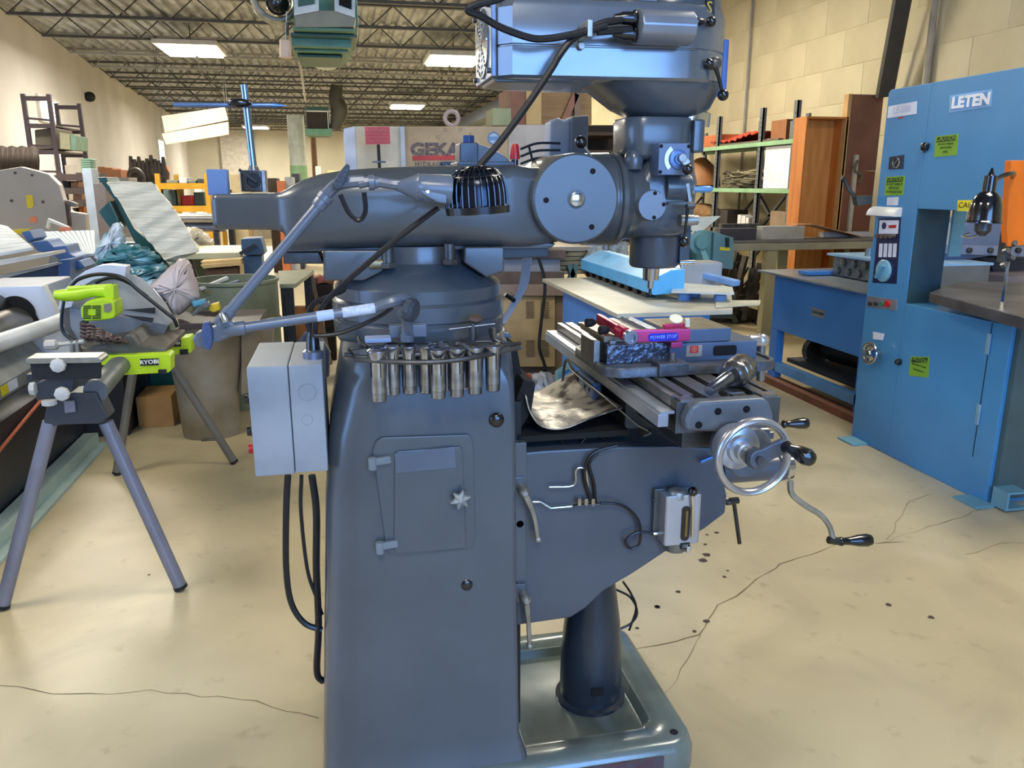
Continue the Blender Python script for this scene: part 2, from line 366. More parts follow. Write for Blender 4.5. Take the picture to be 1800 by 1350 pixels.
a, b = hb(536, 187, 581, 238, 24, 25.2); MB().box(a, b).build('cabinet', hgd, t, bevel=.02)
a, b = hb(539, 196, 577, 226, 23.94, 24.0); m = MB()
m.box(a, b); m.build('outlet', mat('outlet_dark', (48, 44, 36), .8), t)
for bx in ((538, 194, 578, 197), (538, 194, 540, 227), (575, 194, 578, 227)):
    a, b = hb(*bx, 23.9, 23.95); MB().box(a, b).build('outlet_frame', hw, t)
a, b = hb(536, 226, 584, 238, 23.6, 24); MB().box(a, b).build('deflector', hg, t)
MB().tube([P(592, 150, Y=24), P(590, 175, Y=24), P(597, 195, Y=24), P(588, 228, Y=24)], [.16, .2, .24, .14], seg=12).build('flue_pipe', mat('flue_dark', (70, 70, 62), .6), t)
MB().cyl(P(526, 103, Y=12), P(537, 178, Y=20), .02, seg=8).build('gas_pipe', pp, CE)
MB().ball(P(573, 116, Y=10), .11, (1.2, 1, .4)).build('dome_detector', hw, CE)
# hanging beige banners (folded translucent panels) near the far left
cr = mat('cream_panel', (226, 214, 186), .6, 0, (214, 200, 168), 2)
for pts, lb in (([(284, 204), (395, 188), (401, 211), (290, 233)], 'upper long cream banner slung under the roof far left'), ([(284, 235), (401, 214), (402, 236), (380, 240), (292, 254)], 'lower long cream banner slung under the roof far left')):
    pl_ = PL(pts, Y=21); t = thing('hanging_banner', pl_[0], lb, 'banner', 'cream banners slung under the roof')
    MB().prism(pl_, (0, .12, 0)).build('sheet', cr, t)
    for p in pl_[:2]: MB().cyl(p+V((0, .06, 0)), V((p.x, p.y+.06, ZD+.02)), .006, seg=5).build('wire', steel_d, t)
q = MB().ball(lwy(150, 170)+V((.1, 0, 0)), .14, (1, .7, .9)).build('wall_lamp', blackm); settag(q, 'small dark floodlight on the left wall', 'lamp')
# ================================================================ MILLING MACHINE
M = thing('milling_machine', (.35, 1.93, 0), 'large grey vertical knee milling machine filling the middle of the picture', 'machine')
def rr3(x0, y0, x1, y1, r, z, n=5): return [V((a, b, z)) for a, b in rrect(x0, y0, x1, y1, r, n)]
# base casting: rim, pan, inner ledge
m = MB()
m.loft([rr3(-.10, 1.64, .845, 2.25, .07, 0), rr3(-.10, 1.64, .845, 2.25, .07, .055), rr3(-.09, 1.65, .835, 2.24, .065, .085), rr3(-.08, 1.665, .82, 2.225, .06, .092),
        rr3(-.06, 1.72, .765, 2.17, .05, .092), rr3(-.085, 1.725, .76, 2.165, .05, .086), rr3(-.075, 1.735, .75, 2.155, .045, .086), rr3(-.06, 1.75, .735, 2.14, .04, .064)])
base_green = mat('base_enamel', (112, 124, 120), .24, .15, (92, 104, 100), 7, .08, 12, coat=.5)
m.build('base', base_green, M, sharp=50)
for x, y in ((.79, 1.695), (.79, 2.195)): MB().cyl((x, y, .085), (x, y, .0935), .011).build('bolt_hole', hole, M)
MB().box((.52, 1.6365, .02), (.74, 1.641, .07)).build('worn_patch', mat('red_worn', (92, 40, 46), .5, 0, (70, 80, 90), 20), M)
# column: tapering rounded casting
def crect(x0, y0, x1, y1, rl, rr, z, n=6):
    out = []
    for cx, cy, a, r in ((x1-rr, y0+rr, -pi/2, rr), (x1-rr, y1-rr, 0, rr), (x0+rl, y1-rl, pi/2, rl), (x0+rl, y0+rl, pi, rl)):
        for i in range(n+1): t = a+pi/2*i/n; out.append(V((cx+r*cos(t), cy+r*sin(t), z)))
    return out
rings = []
for z, xl, xr, ya, yb, rl, rr in ((.05, -.12, .40, 1.655, 2.21, .06, .03), (.10, -.113, .39, 1.675, 2.19, .075, .02), (.16, -.112, .372, 1.69, 2.17, .08, .012), (.6, -.085, .366, 1.705, 2.155, .08, .012), (.8, -.072, .366, 1.708, 2.15, .08, .012),
    (.95, -.055, .366, 1.712, 2.148, .085, .012), (1.06, -.032, .366, 1.718, 2.142, .1, .02), (1.13, -.02, .366, 1.725, 2.135, .15, .06), (1.16, -.018, .364, 1.73, 2.13, .185, .16)):
    rings.append(crect(xl, ya, xr, yb, rl, rr, z))
MB().loft(rings).build('column', paint, M, sharp=40)
tx, ty = .17, 1.93
MB().lathe((tx, ty, 1.135), (0, 0, 1), [(0, .19), (.02, .203), (.055, .205), (.06, .2), (.062, .2), (.066, .205), (.1, .205), (.106, .199), (.108, .196)], 56).build('turret_ring', paint, M, sharp=30)
MB().lathe((tx, ty, 1.242), (0, 0, 1), [(0, .197), (.028, .197), (.036, .19), (.082, .125), (.1, .12), (.12, .12)], 56).build('turret_cone', paint, M, sharp=30)
for px, py in ((682, 458), (790, 452)):
    c = P(px, py, Y=1.795); MB().cyl(c+V((0, 0, -.012)), c+V((0, 0, .03)), .013).cyl(c+V((0, 0, -.016)), c+V((0, 0, -.004)), .018, seg=6).build('turret_bolt', steel_d, M, bevel=.001)
c = P(672, 462, Y=1.80); MB().cyl(c+V((-.03, .0, -.002)), c+V((.012, 0, -.002)), .012).build('pinion_stub', mat('brass_dull', (150, 140, 110), .4, .6), M, bevel=.003)
# dovetail saddle blocks under the ram
for pts in ([(567, 440), (652, 440), (690, 440), (672, 478), (640, 494), (569, 494)], [(816, 434), (887, 434), (887, 478), (872, 482), (856, 489), (815, 462)]):
    MB().prism(PL(pts, Y=1.80), (0, .26, 0)).build('ram_saddle', paint_d, M, bevel=.006)
MB().prism(PL([(498, 443), (560, 443), (570, 464), (498, 464)], Y=1.86), (0, .14, 0)).build('ram_way', steel_d, M, bevel=.003)
MB().prism(PL([(880, 432), (965, 432), (965, 452), (885, 455)], Y=1.84), (0, .18, 0)).build('ram_way', mat('way_dark', (40, 48, 56), .5), M, bevel=.003)
# ram: lofted body
ry0, ry1 = 1.80, 2.06
def ramsec(px, ytop, ybot, dy=0.0, r=.03):
    a, b = P(px, ytop, Y=ry0+dy), P(px, ybot, Y=ry0+dy); x = a.x; out = []
    z0, z1 = b.z, a.z; r = min(r, (z1-z0)/2.2)
    for cy, cz, t0 in ((ry1-dy-r, z0+r, -pi/2), (ry1-dy-r, z1-r, 0), (ry0+dy+r, z1-r, pi/2), (ry0+dy+r, z0+r, pi)):
        for i in range(6): t = t0+pi/2*i/5; out.append(V((x, cy+r*cos(t), cz+r*sin(t))))
    return out
secs = [ramsec(370, 352, 395, .05, .012), ramsec(373, 343, 402, .035, .014), ramsec(380, 341, 404, .03, .016), ramsec(480, 340, 405, .03, .016), ramsec(492, 338, 410, .022, .02), ramsec(503, 332, 441, .008, .03),
        ramsec(530, 316, 443, .0, .045), ramsec(560, 306, 443, 0, .05), ramsec(600, 299, 443, -.006, .055), ramsec(650, 295, 442, -.008, .06), ramsec(720, 292, 440, -.01, .06), ramsec(800, 290, 438, -.006, .055), ramsec(880, 289, 437, 0, .045),
        ramsec(905, 288, 436, .006, .03), ramsec(935, 294, 436, .012, .03), ramsec(965, 294, 435, .02, .03), ramsec(985, 290, 426, .02, .03), ramsec(1010, 283, 420, .02, .03)]
MB().loft(secs).build('ram', paint_d, M, sharp=50)
dc = P(1013, 350, Y=1.785)
MB().lathe(dc+V((0, .012, 0)), (0, 1, 0), [(-.012, .096), (-.008, .1005), (.0, .1015), (.22, .1015), (.232, .098)], 64).build('knuckle_disc', paint_d, M, sharp=30)
MB().lathe(dc, (0, -1, 0), [(-.01, .021), (.001, .021), (.0015, .017)], 32).build('pivot_recess', steel_d, M)
MB().lathe(dc, (0, -1, 0), [(-.01, .016), (.005, .016), (.006, .0145)], 32).build('pivot_pin', chrome, M)
for px, py in ((1042, 301), (960, 352), (1040, 399)):
    c = P(px, py, Y=1.785); MB().cyl(c+V((0, .002, 0)), c+V((0, -.0012, 0)), .0065, seg=14).build('screw_hole', hole, M)
MB().prism(PL([(500, 425), (948, 425), (978, 428), (968, 437), (500, 443)], Y=1.83), (0, .2, 0)).build('ram_foot', paint_d, M, bevel=.004)
# adapter between ram and head
ax0 = P(1058, 350, Y=1.93).x; zc = 1.465
MB().lathe((ax0-.05, 1.93, zc-.003), (1, 0, 0), [(0, .11), (.058, .112), (.062, .106), (.066, .106), (.07, .112), (.082, .111), (.1, .098), (.14, .094)], 56).build('head_adapter', paint_d, M, sharp=30)
# head casting
hx, hy = .768, 1.93
def hp(px, py, Y=1.83): return P(px, py, Y=Y)
sec = []
for z, xl, xr, yn, yf, r in ((1.372, .695, .83, 1.865, 1.995, .06), (1.385, .68, .845, 1.85, 2.01, .055), (1.41, .672, .85, 1.845, 2.02, .05), (1.47, .668, .85, 1.84, 2.02, .045), (1.505, .68, .852, 1.845, 2.02, .04), (1.53, .70, .845, 1.85, 2.0, .035), (1.555, .715, .84, 1.85, 2.0, .03), (1.62, .72, .835, 1.85, 2.0, .03)):
    sec.append([V((a, b, z)) for a, b in rrect(xl, yn, xr, yf, r, 6)])
MB().loft(sec).build('head', paint, M, sharp=45)
sec = []
for z, r in ((1.555, .06), (1.562, .072), (1.57, .0755), (1.645, .0765), (1.652, .0735)): sec.append([V((.755+a, 1.925+b, z)) for a, b in rrect(-r*1.22, -r*1.1, r*1.02, r, r*.62, 7)])
MB().loft(sec).build('back_gear_housing', paint, M, sharp=40)
MB().box((.822, 1.842, 1.572), (.851, 1.93, 1.648)).build('gear_cover_boss', paint, M, bevel=.006)
c = hp(1113, 284, 1.86); MB().lathe(c+V((0, 0, -.018)), (0, 0, 1), [(0, .02), (.02, .024), (.036, .02), (.044, .014)], 20).build('bolt_boss', paint, M)
# quill housing and spindle nose
MB().lathe((.770, 1.93, 1.295), (0, 0, 1), [(0, .056), (.004, .0605), (.01, .062), (.08, .0625), (.1, .064), (.12, .075)], 48).build('quill_housing', mat('quill_enamel', (66, 74, 84), .35, 0, coat=.3), M, sharp=30)
MB().lathe((.764, 1.93, 1.24), (0, 0, 1), [(0, .008), (.02, .008), (.021, .02), (.05, .021), (.051, .0225), (.075, .0225)], 32).build('quill', chrome, M, sharp=25)
m = MB(); m.cyl((.764, 1.93, 1.222), (.764, 1.93, 1.245), .004, seg=12); m.build('spindle_bore', steel_d, M)
# quill stop slot at right
a = hp(1196, 440, 1.90); MB().box((a.x-.008, 1.885, 1.305), (a.x+.02, 1.915, 1.405)).build('depth_stop', mat('stop_dark', (54, 60, 68), .4), M, bevel=.003)
MB().cyl((a.x+.012, 1.893, 1.30), (a.x+.012, 1.893, 1.40), .005).build('stop_screw', chrome, M)
MB().cyl((a.x-.01, 1.88, 1.309), (a.x+.03, 1.88, 1.309), .006).build('stop_nut', chrome, M)
# round cover near side with screws
cc = hp(1147, 361, 1.815)
MB().lathe(cc+V((0, .05, 0)), (0, -1, 0), [(0, .036), (.045, .036), (.05, .034)], 40).build('round_cover', mat('cover_enamel', (106, 116, 128), .33, 0, coat=.3), M, sharp=30)
for dx, dz in ((.005, .028), (.028, .002), (.005, -.028)):
    MB().cyl(cc+V((dx, .002, dz)), cc+V((dx, -.0015, dz)), .0046, seg=14).build('cover_screw', hole, M)
MB().cyl(hp(1165, 330, 1.86)+V((0, 0, 0)), hp(1210, 330, 1.86)+V((0, 0, 0)), .034, seg=32).build('feed_housing', paint, M, bevel=.004)
# gearshift plate with white scale
g0 = hp(1159, 251, 1.80); g1 = hp(1211, 308, 1.80)
MB().box((g0.x, 1.80, g1.z), (g1.x, 1.87, g0.z)).build('speed_plate', mat('plate_enamel', (100, 118, 148), .35), M, bevel=.003)
PLATE = [o for o in M.children if o.name.startswith('speed_plate')][0]
gc = V(((g0.x*.38+g1.x*.62), 1.799, (g0.z+g1.z)/2))
m = MB(); n = 14
pts = [gc+V((-cos(t)*.034-.0, 0, sin(t)*.034)) for t in [radians(-45+100*i/n) for i in range(n+1)]]+[gc+V((-cos(t)*.024, 0, sin(t)*.024)) for t in [radians(55-100*i/n) for i in range(n+1)]]
m.prism(pts, (0, -.0012, 0)).build('speed_scale', mat('scale_white', (236, 240, 246), .3, .2), PLATE)
MB().lathe(gc, (0, -1, 0), [(0, .022), (.003, .022), (.004, .02), (.004, .012), (.01, .011)], 32).build('dial', mat('dial_blue', (92, 120, 170), .3, .3), M)
for sx in (.05, .95):
    for sz in (.1, .9):
        c = V((g0.x+(g1.x-g0.x)*sx*.98+.001, 1.80, g1.z+(g0.z-g1.z)*sz)); MB().cyl(c, c+V((0, -.002, 0)), .0042, seg=12).build('plate_screw', hole, PLATE)
MB().bar(gc+V((.006, -.012, 0)), gc+V((.018, -.016, -.012)), .018, .008, (0, 1, 0)).cyl(gc+V((.004, -.02, .002)), gc+V((.004, -.002, .002)), .01).build('lever', alu, M, bevel=.002)
KNB = hp(1209, 298, 1.77); MB().ball(KNB, .0125).cyl(KNB, gc+V((.018, -.014, -.012)), .004).build('lever_ball', black, M)
# feed engage lever, handles at the right of the head
MB().bar(hp(1173, 358, 1.80), hp(1212, 357, 1.80), .008, .006).build('cam_rod', steel_d, M)
MB().lathe(hp(1212, 335, 1.84), (1, 0, .0), [(0, .012), (.01, .014), (.014, .01)], 20).build('feed_hub', alu, M)
MB().bar(hp(1208, 322, 1.83), hp(1214, 362, 1.83), .01, .008, (0, 1, 0)).build('crank_arm', alu, M, bevel=.002)
MB().lathe(hp(1218, 333, 1.83), (1, 0, .02), [(0, .0045), (.004, .0065), (.03, .0085), (.045, .0075), (.05, .004)], 16).build('crank_grip', mat('grip_blue', (104, 150, 190), .3), M)
MB().tube([hp(1209, 365, 1.80), hp(1206, 392, 1.80), hp(1203, 418, 1.80)], [.0045, .0035, .003]).build('quill_lever', black, M)
MB().ball(hp(1202, 425, 1.80), .0135).build('lever_ball', black, M)
MB().lathe(hp(1212, 361, 1.80), (1, 0, 0), [(-.008, .008), (.01, .009), (.014, .005)], 16).build('lever_hub', steel_d, M)
MB().lathe(hp(1195, 387, 1.84), (1, 0, 0), [(0, .0135), (.035, .0135), (.036, .012), (.045, .012)], 20).build('trip_sleeve', alu, M)
# upper head: flared transition, belt housing, motor
sec = []
for z, a, b, c_, d_ in ((1.652, .70, .85, 1.86, 2.0), (1.664, .675, .872, 1.845, 2.02), (1.675, .65, .885, 1.835, 2.03), (1.712, .60, .9, 1.80, 2.06), (1.728, .575, .905, 1.795, 2.065)):
    sec.append([V((x, y, z)) for x, y in rrect(a, c_, b, d_, min((b-a), (d_-c_))*.42, 8)])
MB().loft(sec).build('head_flare', paint, M, sharp=40)
def tear(z, g=0):
    out = []; xb, cx, cy, r = .345-g, .765, 1.93, .148+g
    for x, y in ((xb, 1.83-g), (xb+.03, 1.80-g)): out.append(V((x, y, z)))
    out.append(V((.60, 1.79-g, z)))
    for i in range(17): t = radians(-88+176*i/16); out.append(V((cx+r*cos(t), cy+r*sin(t), z)))
    for x, y in ((.60, 2.07+g), (xb+.03, 2.06+g), (xb, 2.03+g)): out.append(V((x, y, z)))
    return out
MB().loft([tear(1.724, -.006), tear(1.73, 0), tear(1.788, 0), tear(1.79, -.002), tear(1.792, -.002), tear(1.794, 0), tear(1.868, 0), tear(1.885, -.008), tear(1.892, -.022)]).build('belt_housing', mat('grey_enamel_gloss', (98, 104, 110), .24, .25, (88, 94, 100), 5, .02, 25, coat=1, spec=1), M, sharp=30)
MB().prism(PL([(866, 128), (1080, 128), (1082, 133), (1010, 146), (870, 144)], Y=1.85), (0, .16, 0)).build('housing_floor', paint, M, bevel=.004)
MB().lathe((.775, 1.93, 1.885), (0, 0, 1), [(0, .13), (.03, .125), (.1, .118), (.22, .115), (.24, .1)], 48).build('motor', paint, M, sharp=30)
MB().prism([V((.52, 1.84, 1.885)), V((.72, 1.82, 1.885)), V((.72, 1.82, 1.915)), V((.62, 1.83, 1.9))], (0, .2, 0)).build('housing_hump', paint, M, bevel=.006)
# fan grille on the rear end
G = MB().box((.333, 1.825, 1.728), (.345, 2.035, 1.89)).build('fan_plate', mat('grille_blue', (120, 136, 160), .35, .3), M, bevel=.003)
for k in range(5): MB().torus((.331, 1.93, 1.809), (1, 0, 0), .018+.0135*k, .0028, seg=36, rs=6).build('fan_ring', chrome, G)
for k in range(4): t = k*pi/4; d = V((0, cos(t), sin(t)))*.075; MB().cyl(V((.329, 1.93, 1.809))-d, V((.329, 1.93, 1.809))+d, .002, seg=6).build('fan_spoke', chrome, G)
for y in (1.84, 2.02):
    for z in (1.742, 1.876): MB().cyl((.325, y, z), (.335, y, z), .006).build('fan_screw', steel_d, G)
# terminal box with cable glands
t0, t1 = P(1118, 47, Y=1.745), P(1213, 46, Y=1.745)
MB().prism([V((t0.x, 1.70+b, t0.z+c_)) for b, c_ in [(.045+.045*cos(radians(a)), .036*sin(radians(a))) for a in range(0, 360, 30)]], (t1.x-t0.x, 0, 0)).build('terminal_box', mat('box_silver', (140, 146, 154), .3, .5), M, bevel=.004)
for dz in (.016, -.015):
    MB().lathe((t0.x, 1.745, t0.z+dz), (-1, 0, 0), [(0, .016), (.006, .018), (.01, .014), (.03, .013), (.04, .009), (.05, .007)], 16).build('cable_gland', black, M)
# right side of upper head
MB().tube([P(1212, 46, Y=1.79), P(1222, 38, Y=1.78), P(1236, 38, Y=1.78)], [.009, .008, .007]).build('lock_lever', black, M)
MB().ball(P(1250, 38, Y=1.78), .0115).build('lever_ball', black, M)
c = P(1252, 112, Y=1.80); MB().lathe(c, (.6, -1, 0), [(-.01, .012), (.012, .014), (.018, .01)], 20).build('brake_hub', steel_d, M)
MB().ball(P(1246, 112, Y=1.785), .0115).build('lever_ball', black, M)
MB().tube([P(1255, 112, Y=1.79), P(1263, 135, Y=1.79), P(1269, 160, Y=1.79)], [.006, .0045, .004]).build('brake_lever', black, M)
MB().ball(P(1271, 167, Y=1.79), .013).build('lever_ball', black, M)
MB().prism(PL([(1262, 66), (1283, 69), (1278, 158), (1258, 172)], Y=1.86), (0, .12, 0)).build('front_cover', mat('cover_blue', (80, 110, 170), .3, .2), M, bevel=.004)
MB().lathe((.83, 1.93, 1.66), (.3, -.3, 1), [(0, .07), (.03, .06), (.035, .02)], 32).build('speed_window', chrome, M)
np_ = MB().prism(PL([(1240, -30), (1256, -30), (1256, 27), (1243, 27)], Y=1.80), (0, .004, 0)).build('name_plate', blackm, M)
o = P(1247, 14, Y=1.797); text('S', .035, o, (1, .2, 0), (0, 0, 1), mat('yellow_letter', (206, 176, 70), .5), np_)
# arch, bolt block and red cap on the ram
MB().prism(PL([(808, 251), (841, 250), (841, 288), (808, 290)], Y=1.86), (0, .08, 0)).build('lock_block', mat('enamel_dark', (48, 58, 74), .35), M, bevel=.004)
MB().cyl(P(823, 252, Y=1.9), P(823, 238, Y=1.9), .015, seg=6).build('lock_bolt', mat('bolt_blue', (56, 80, 130), .35, .4), M, bevel=.002)
MB().prism(PL([(835, 251), (862, 259), (885, 272), (899, 286), (835, 290)], Y=1.87), (0, .06, 0)).build('pinion_arch', mat('enamel_slate', (84, 94, 104), .4), M, bevel=.004)
MB().prism(PL([(804, 284), (905, 284), (905, 293), (804, 293)], Y=1.85), (0, .12, 0)).build('arch_foot', mat('enamel_dark', (48, 58, 74), .35), M, bevel=.003)
MB().lathe(P(905, 290, Y=1.88), (0, 0, 1), [(0, .008), (.012, .008)], 16).build('cap_stem', black, M)
MB().lathe(P(905, 280, Y=1.88), (0, 0, 1), [(0, .012), (.005, .012), (.03, .009), (.034, .007)], 16).build('red_cap', red, M, label='red plastic cap')
MB().tube([P(1043, 282, Y=1.86), P(1030, 262, Y=1.86), P(1023, 252, Y=1.86)], .0035).build('lock_rod', chrome, M)
MB().ball(P(1021, 250, Y=1.86), .0145).build('lever_ball', black, M)
for i in range(3): MB().tube([P(915, 262+i*13, Y=2.02), P(945, 252+i*13, Y=2.02), P(985, 252+i*12, Y=2.02)], .003).build('oil_line', blackm, M)
MB().tube([P(930, 258, Y=2.02), P(938, 290, Y=2.02)], .003).build('oil_line', blackm, M)
# ---------------------------------------------------------------- knee, post, saddle, table
kp = PL([(905, 797), (960, 792), (1092, 785), (1180, 784), (1252, 787), (1268, 820), (1279, 872), (1276, 903), (1240, 930), (1169, 972), (1115, 1008), (1061, 1040), (1030, 1070), (1003, 1087), (955, 1094), (907, 1101)], Y=1.755)
kp = [V((min(p.x, 1.0)*1.0, p.y, p.z)) for p in kp]
MB().prism(kp, (0, .36, 0)).build('knee', mat('knee_enamel', (72, 79, 88), .38, 0, (64, 71, 80), 6, .03, 30, coat=.2), M, bevel=.008)
MB().box((.366, 1.78, .12), (.392, 2.1, 1.0)).build('column_way', mat('way_black', (26, 28, 30), .4, .4), M)
MB().box((.37, 1.753, .545), (.4, 1.78, .905)).build('knee_gib', paint, M, bevel=.002)
MB().lathe((.632, 1.93, .062), (0, 0, 1), [(0, .1), (.012, .1), (.015, .086), (.05, .088), (.15, .086), (.25, .078), (.36, .062), (.5, .058)], 40).build('knee_screw_boot', mat('boot_dark', (52, 62, 72), .3, .3, (40, 48, 56), 6), M, sharp=35)
c = P(1048, 1215, Y=1.845); MB().box((c.x-.014, 1.84, c.z-.012), (c.x+.02, 1.85, c.z+.012)).build('boot_window', hole, M)
# knee clamps
for (a, b, c_) in (((922, 866), (938, 905), (946, 948)), ((925, 1055), (929, 1095), (931, 1135))):
    L_ = MB(); a, b, c_ = [P(*q, Y=1.72) for q in (a, b, c_)]
    L_.tube([a, b, c_], [.009, .006, .0055]); L_.ball(c_, .009); L_.lathe(a+V((0, .035, 0)), (0, -1, 0), [(0, .014), (.03, .014), (.04, .012), (.046, .006)], 20)
    L_.build('knee_clamp', alu, M)
    MB().obox(a+V((-.01, .033, .005)), (.03, .012, .05)).build('clamp_seat', paint, M, bevel=.003)
for q, r in (((914, 921), .009), ((1143, 757), .004)):
    c = P(*q, Y=1.754); MB().cyl(c+V((0, .004, 0)), c+V((0, -.001, 0)), r).build('tapped_hole', hole, M)
# saddle
sy0 = 1.80
MB().prism([V((.66, sy0, .905)), V((.97, sy0, .905)), V((.97, sy0, .945)), V((.93, sy0, 1.0)), V((.66, sy0, 1.0))], (0, .3, 0)).build('saddle', mat('saddle_dark', (66, 70, 70), .5, .1), M, bevel=.006)
MB().prism([V((.72, 1.62, .92)), V((.93, 1.62, .92)), V((.91, 1.62, .965)), V((.68, 1.62, .985))], (0, .5, 0)).build('saddle_bridge', mat('saddle_dark', (66, 70, 70), .5, .1), M, bevel=.006)
# table with slots
TX0, TX1, TY0, TY1, TZ = .663, .902, 1.50, 2.47, 1.063
secp = []
def slot(x): return [(x-.0095, TZ), (x-.0095, TZ-.014), (x-.015, TZ-.014), (x-.015, TZ-.024), (x+.015, TZ-.024), (x+.015, TZ-.014), (x+.0095, TZ-.014), (x+.0095, TZ)]
poly = [(TX0, TZ-.075), (TX0, TZ-.028), (TX0, TZ)]
for x in (TX0+.018,): poly += [(x-.003, TZ), (x-.003, TZ-.006), (x+.009, TZ-.006), (x+.009, TZ)]
for x in (TX0+.06, TX0+.1195, TX0+.179): poly += slot(x)
poly += [(TX1-.027, TZ), (TX1-.027, TZ-.006), (TX1-.015, TZ-.006), (TX1-.015, TZ), (TX1, TZ), (TX1, TZ-.075)]
T = MB().prism([V((a, TY0+.03, b)) for a, b in poly], (0, TY1-TY0-.03, 0)).build('table', steel, M)
MB().box((TX0, TY0, TZ-.075), (TX1, TY0+.03, TZ-.006)).build('table_end', steel_d, M, bevel=.002)
for x in (TX0+.025, TX0+.09, TX0+.15, TX0+.21): MB().box((x-.016, TY0, TZ-.007), (x+.016, TY0+.03, TZ-.001)).build('end_land', steel, M)
MB().box((TX0+.03, TY0+.03, TZ-.12), (TX1-.03, TY1-.03, TZ-.076)).build('table_ways', steel_d, M, bevel=.003)
# readout scale along the left side
a = P(1178, 752, Y=1.50); MB().box((TX0-.04, 1.50, TZ-.058), (TX0-.016, 2.47, TZ-.03)).build('scale_housing', mat('scale_alu', (156, 162, 170), .35, .5), M, bevel=.002)
MB().box((TX0-.036, 1.50, TZ-.03), (TX0-.004, 2.47, TZ-.024)).build('scale_lip', mat('scale_alu', (156, 162, 170), .35, .5), M)
MB().box((TX0-.016, 1.56, TZ-.05), (TX0, 2.38, TZ-.03)).build('scale_bracket', steel_d, M)
MB().box((TX0-.05, 1.92, TZ-.12), (TX0-.025, 2.08, TZ-.065)).build('read_head', mat('readhead_blue', (112, 136, 170), .4, .3), M, bevel=.004)
for y in (1.95, 1.99): MB().cyl((TX0-.054, y, TZ-.09), (TX0-.048, y, TZ-.09), .005).build('read_head_screw', steel, M)
MB().tube([(TX0-.05, 2.05, TZ-.09), (TX0-.07, 2.1, TZ-.04), (TX0-.075, 2.12, TZ-.1), (TX0-.08, 2.1, TZ-.16)], .004).build('read_head_cable', steel_d, M)
# near end bracket, bearing and handwheel
eb = PL([(1207, 757), (1206, 738), (1216, 716), (1231, 707), (1340, 700), (1352, 705), (1360, 730), (1360, 748), (1330, 757), (1300, 762)], Y=1.47)
EB = MB().prism(eb, (0, .035, 0)).build('end_bracket', mat('bracket_grey', (98, 104, 110), .4, .2, (88, 94, 100), 20), M, bevel=.007, bseg=3)
for px, py in ((1262, 723), (1312, 719), (1228, 747)):
    c = P(px, py, Y=1.47); MB().cyl(c+V((0, .003, 0)), c+V((0, -.002, 0)), .0075).build('cap_screw', mat('screw_black', (30, 32, 36), .3, .7), EB)
wc = P(1308, 790, Y=1.47)
MB().lathe(wc+V((0, .06, 0)), (0, -1, 0), [(0, .05), (.04, .052), (.075, .056), (.085, .052)], 40).build('bearing_housing', mat('bracket_grey', (98, 104, 110), .4, .2), M, sharp=30)
WC = P(1324, 803, Y=1.385)
hw_ = MB(); hw_.torus(WC+V((0, 0, 0)), (0, 1, 0), .0755, .0076, seg=64, rs=12, flat=1.5)
hw_.build('handwheel_rim', mat('wheel_alu', (190, 190, 192), .28, .8), M)
MB().lathe(WC+V((-.008, .075, .004)), (0, -1, 0), [(0, .046), (.02, .048), (.03, .046), (.034, .03), (.045, .028), (.046, .02), (.062, .02), (.064, .0165), (.08, .0165)], 40).build('dial_collar', mat('dial_alu', (176, 180, 186), .3, .8), M, sharp=30)
m = MB()
for k in range(3):
    t = radians(100+120*k); d = V((cos(t), 0, sin(t))); m.bar(WC+d*.012+V((0, .006, 0)), WC+d*.075, .014, .008, (0, 1, 0))
MB().lathe(WC+V((0, .006, 0)), (0, -1, 0), [(0, .02), (.02, .021), (.024, .018), (.03, .018), (.031, .011), (.042, .011)], 24).build('hub_nut', steel_d, M)
h0 = P(1330, 805, Y=1.36); h1 = P(1378, 783, Y=1.36)
MB().bar(h0, h1, .03, .014, (0, 1, 0)).cyl(h0+V((0, .008, 0)), h0+V((0, -.01, 0)), .019, seg=24).cyl(h1+V((0, .008, 0)), h1+V((0, -.008, 0)), .013, seg=20).build('crank_arm', mat('arm_grey', (96, 104, 118), .35, .6), M, bevel=.002)
MB().cyl(h0+V((0, -.01, 0)), h0+V((0, -.017, 0)), .008, seg=6).build('arm_nut', steel_d, M)
def grip(p, d, L_, r=.0125):
    return MB().lathe(p, d, [(0, r*.75), (L_*.04, r*.8), (L_*.12, r*.62), (L_*.3, r*.68), (L_*.55, r*1.0), (L_*.82, r*1.12), (L_*.95, r*.9), (L_, r*.35)], 24)
grip(h1+V((0, -.006, 0)), (.05, -1, .02), .085, .0155).build('hand_grip', black, M)
grip(P(1376, 746, Y=1.9), (1, -.1, .02), .075, .0145).build('hand_grip', black, M)
MB().prism(PL([(1356, 716), (1366, 714), (1374, 752), (1366, 757)], Y=1.9), (0, .03, 0)).build('cross_feed_arm', chrome, M, bevel=.003)
MB().lathe(P(1345, 765, Y=1.95), (1, 0, 0), [(-.24, .03), (.0, .03), (.005, .012), (.02, .012)], 24).build('cross_feed_hub', paint, M)
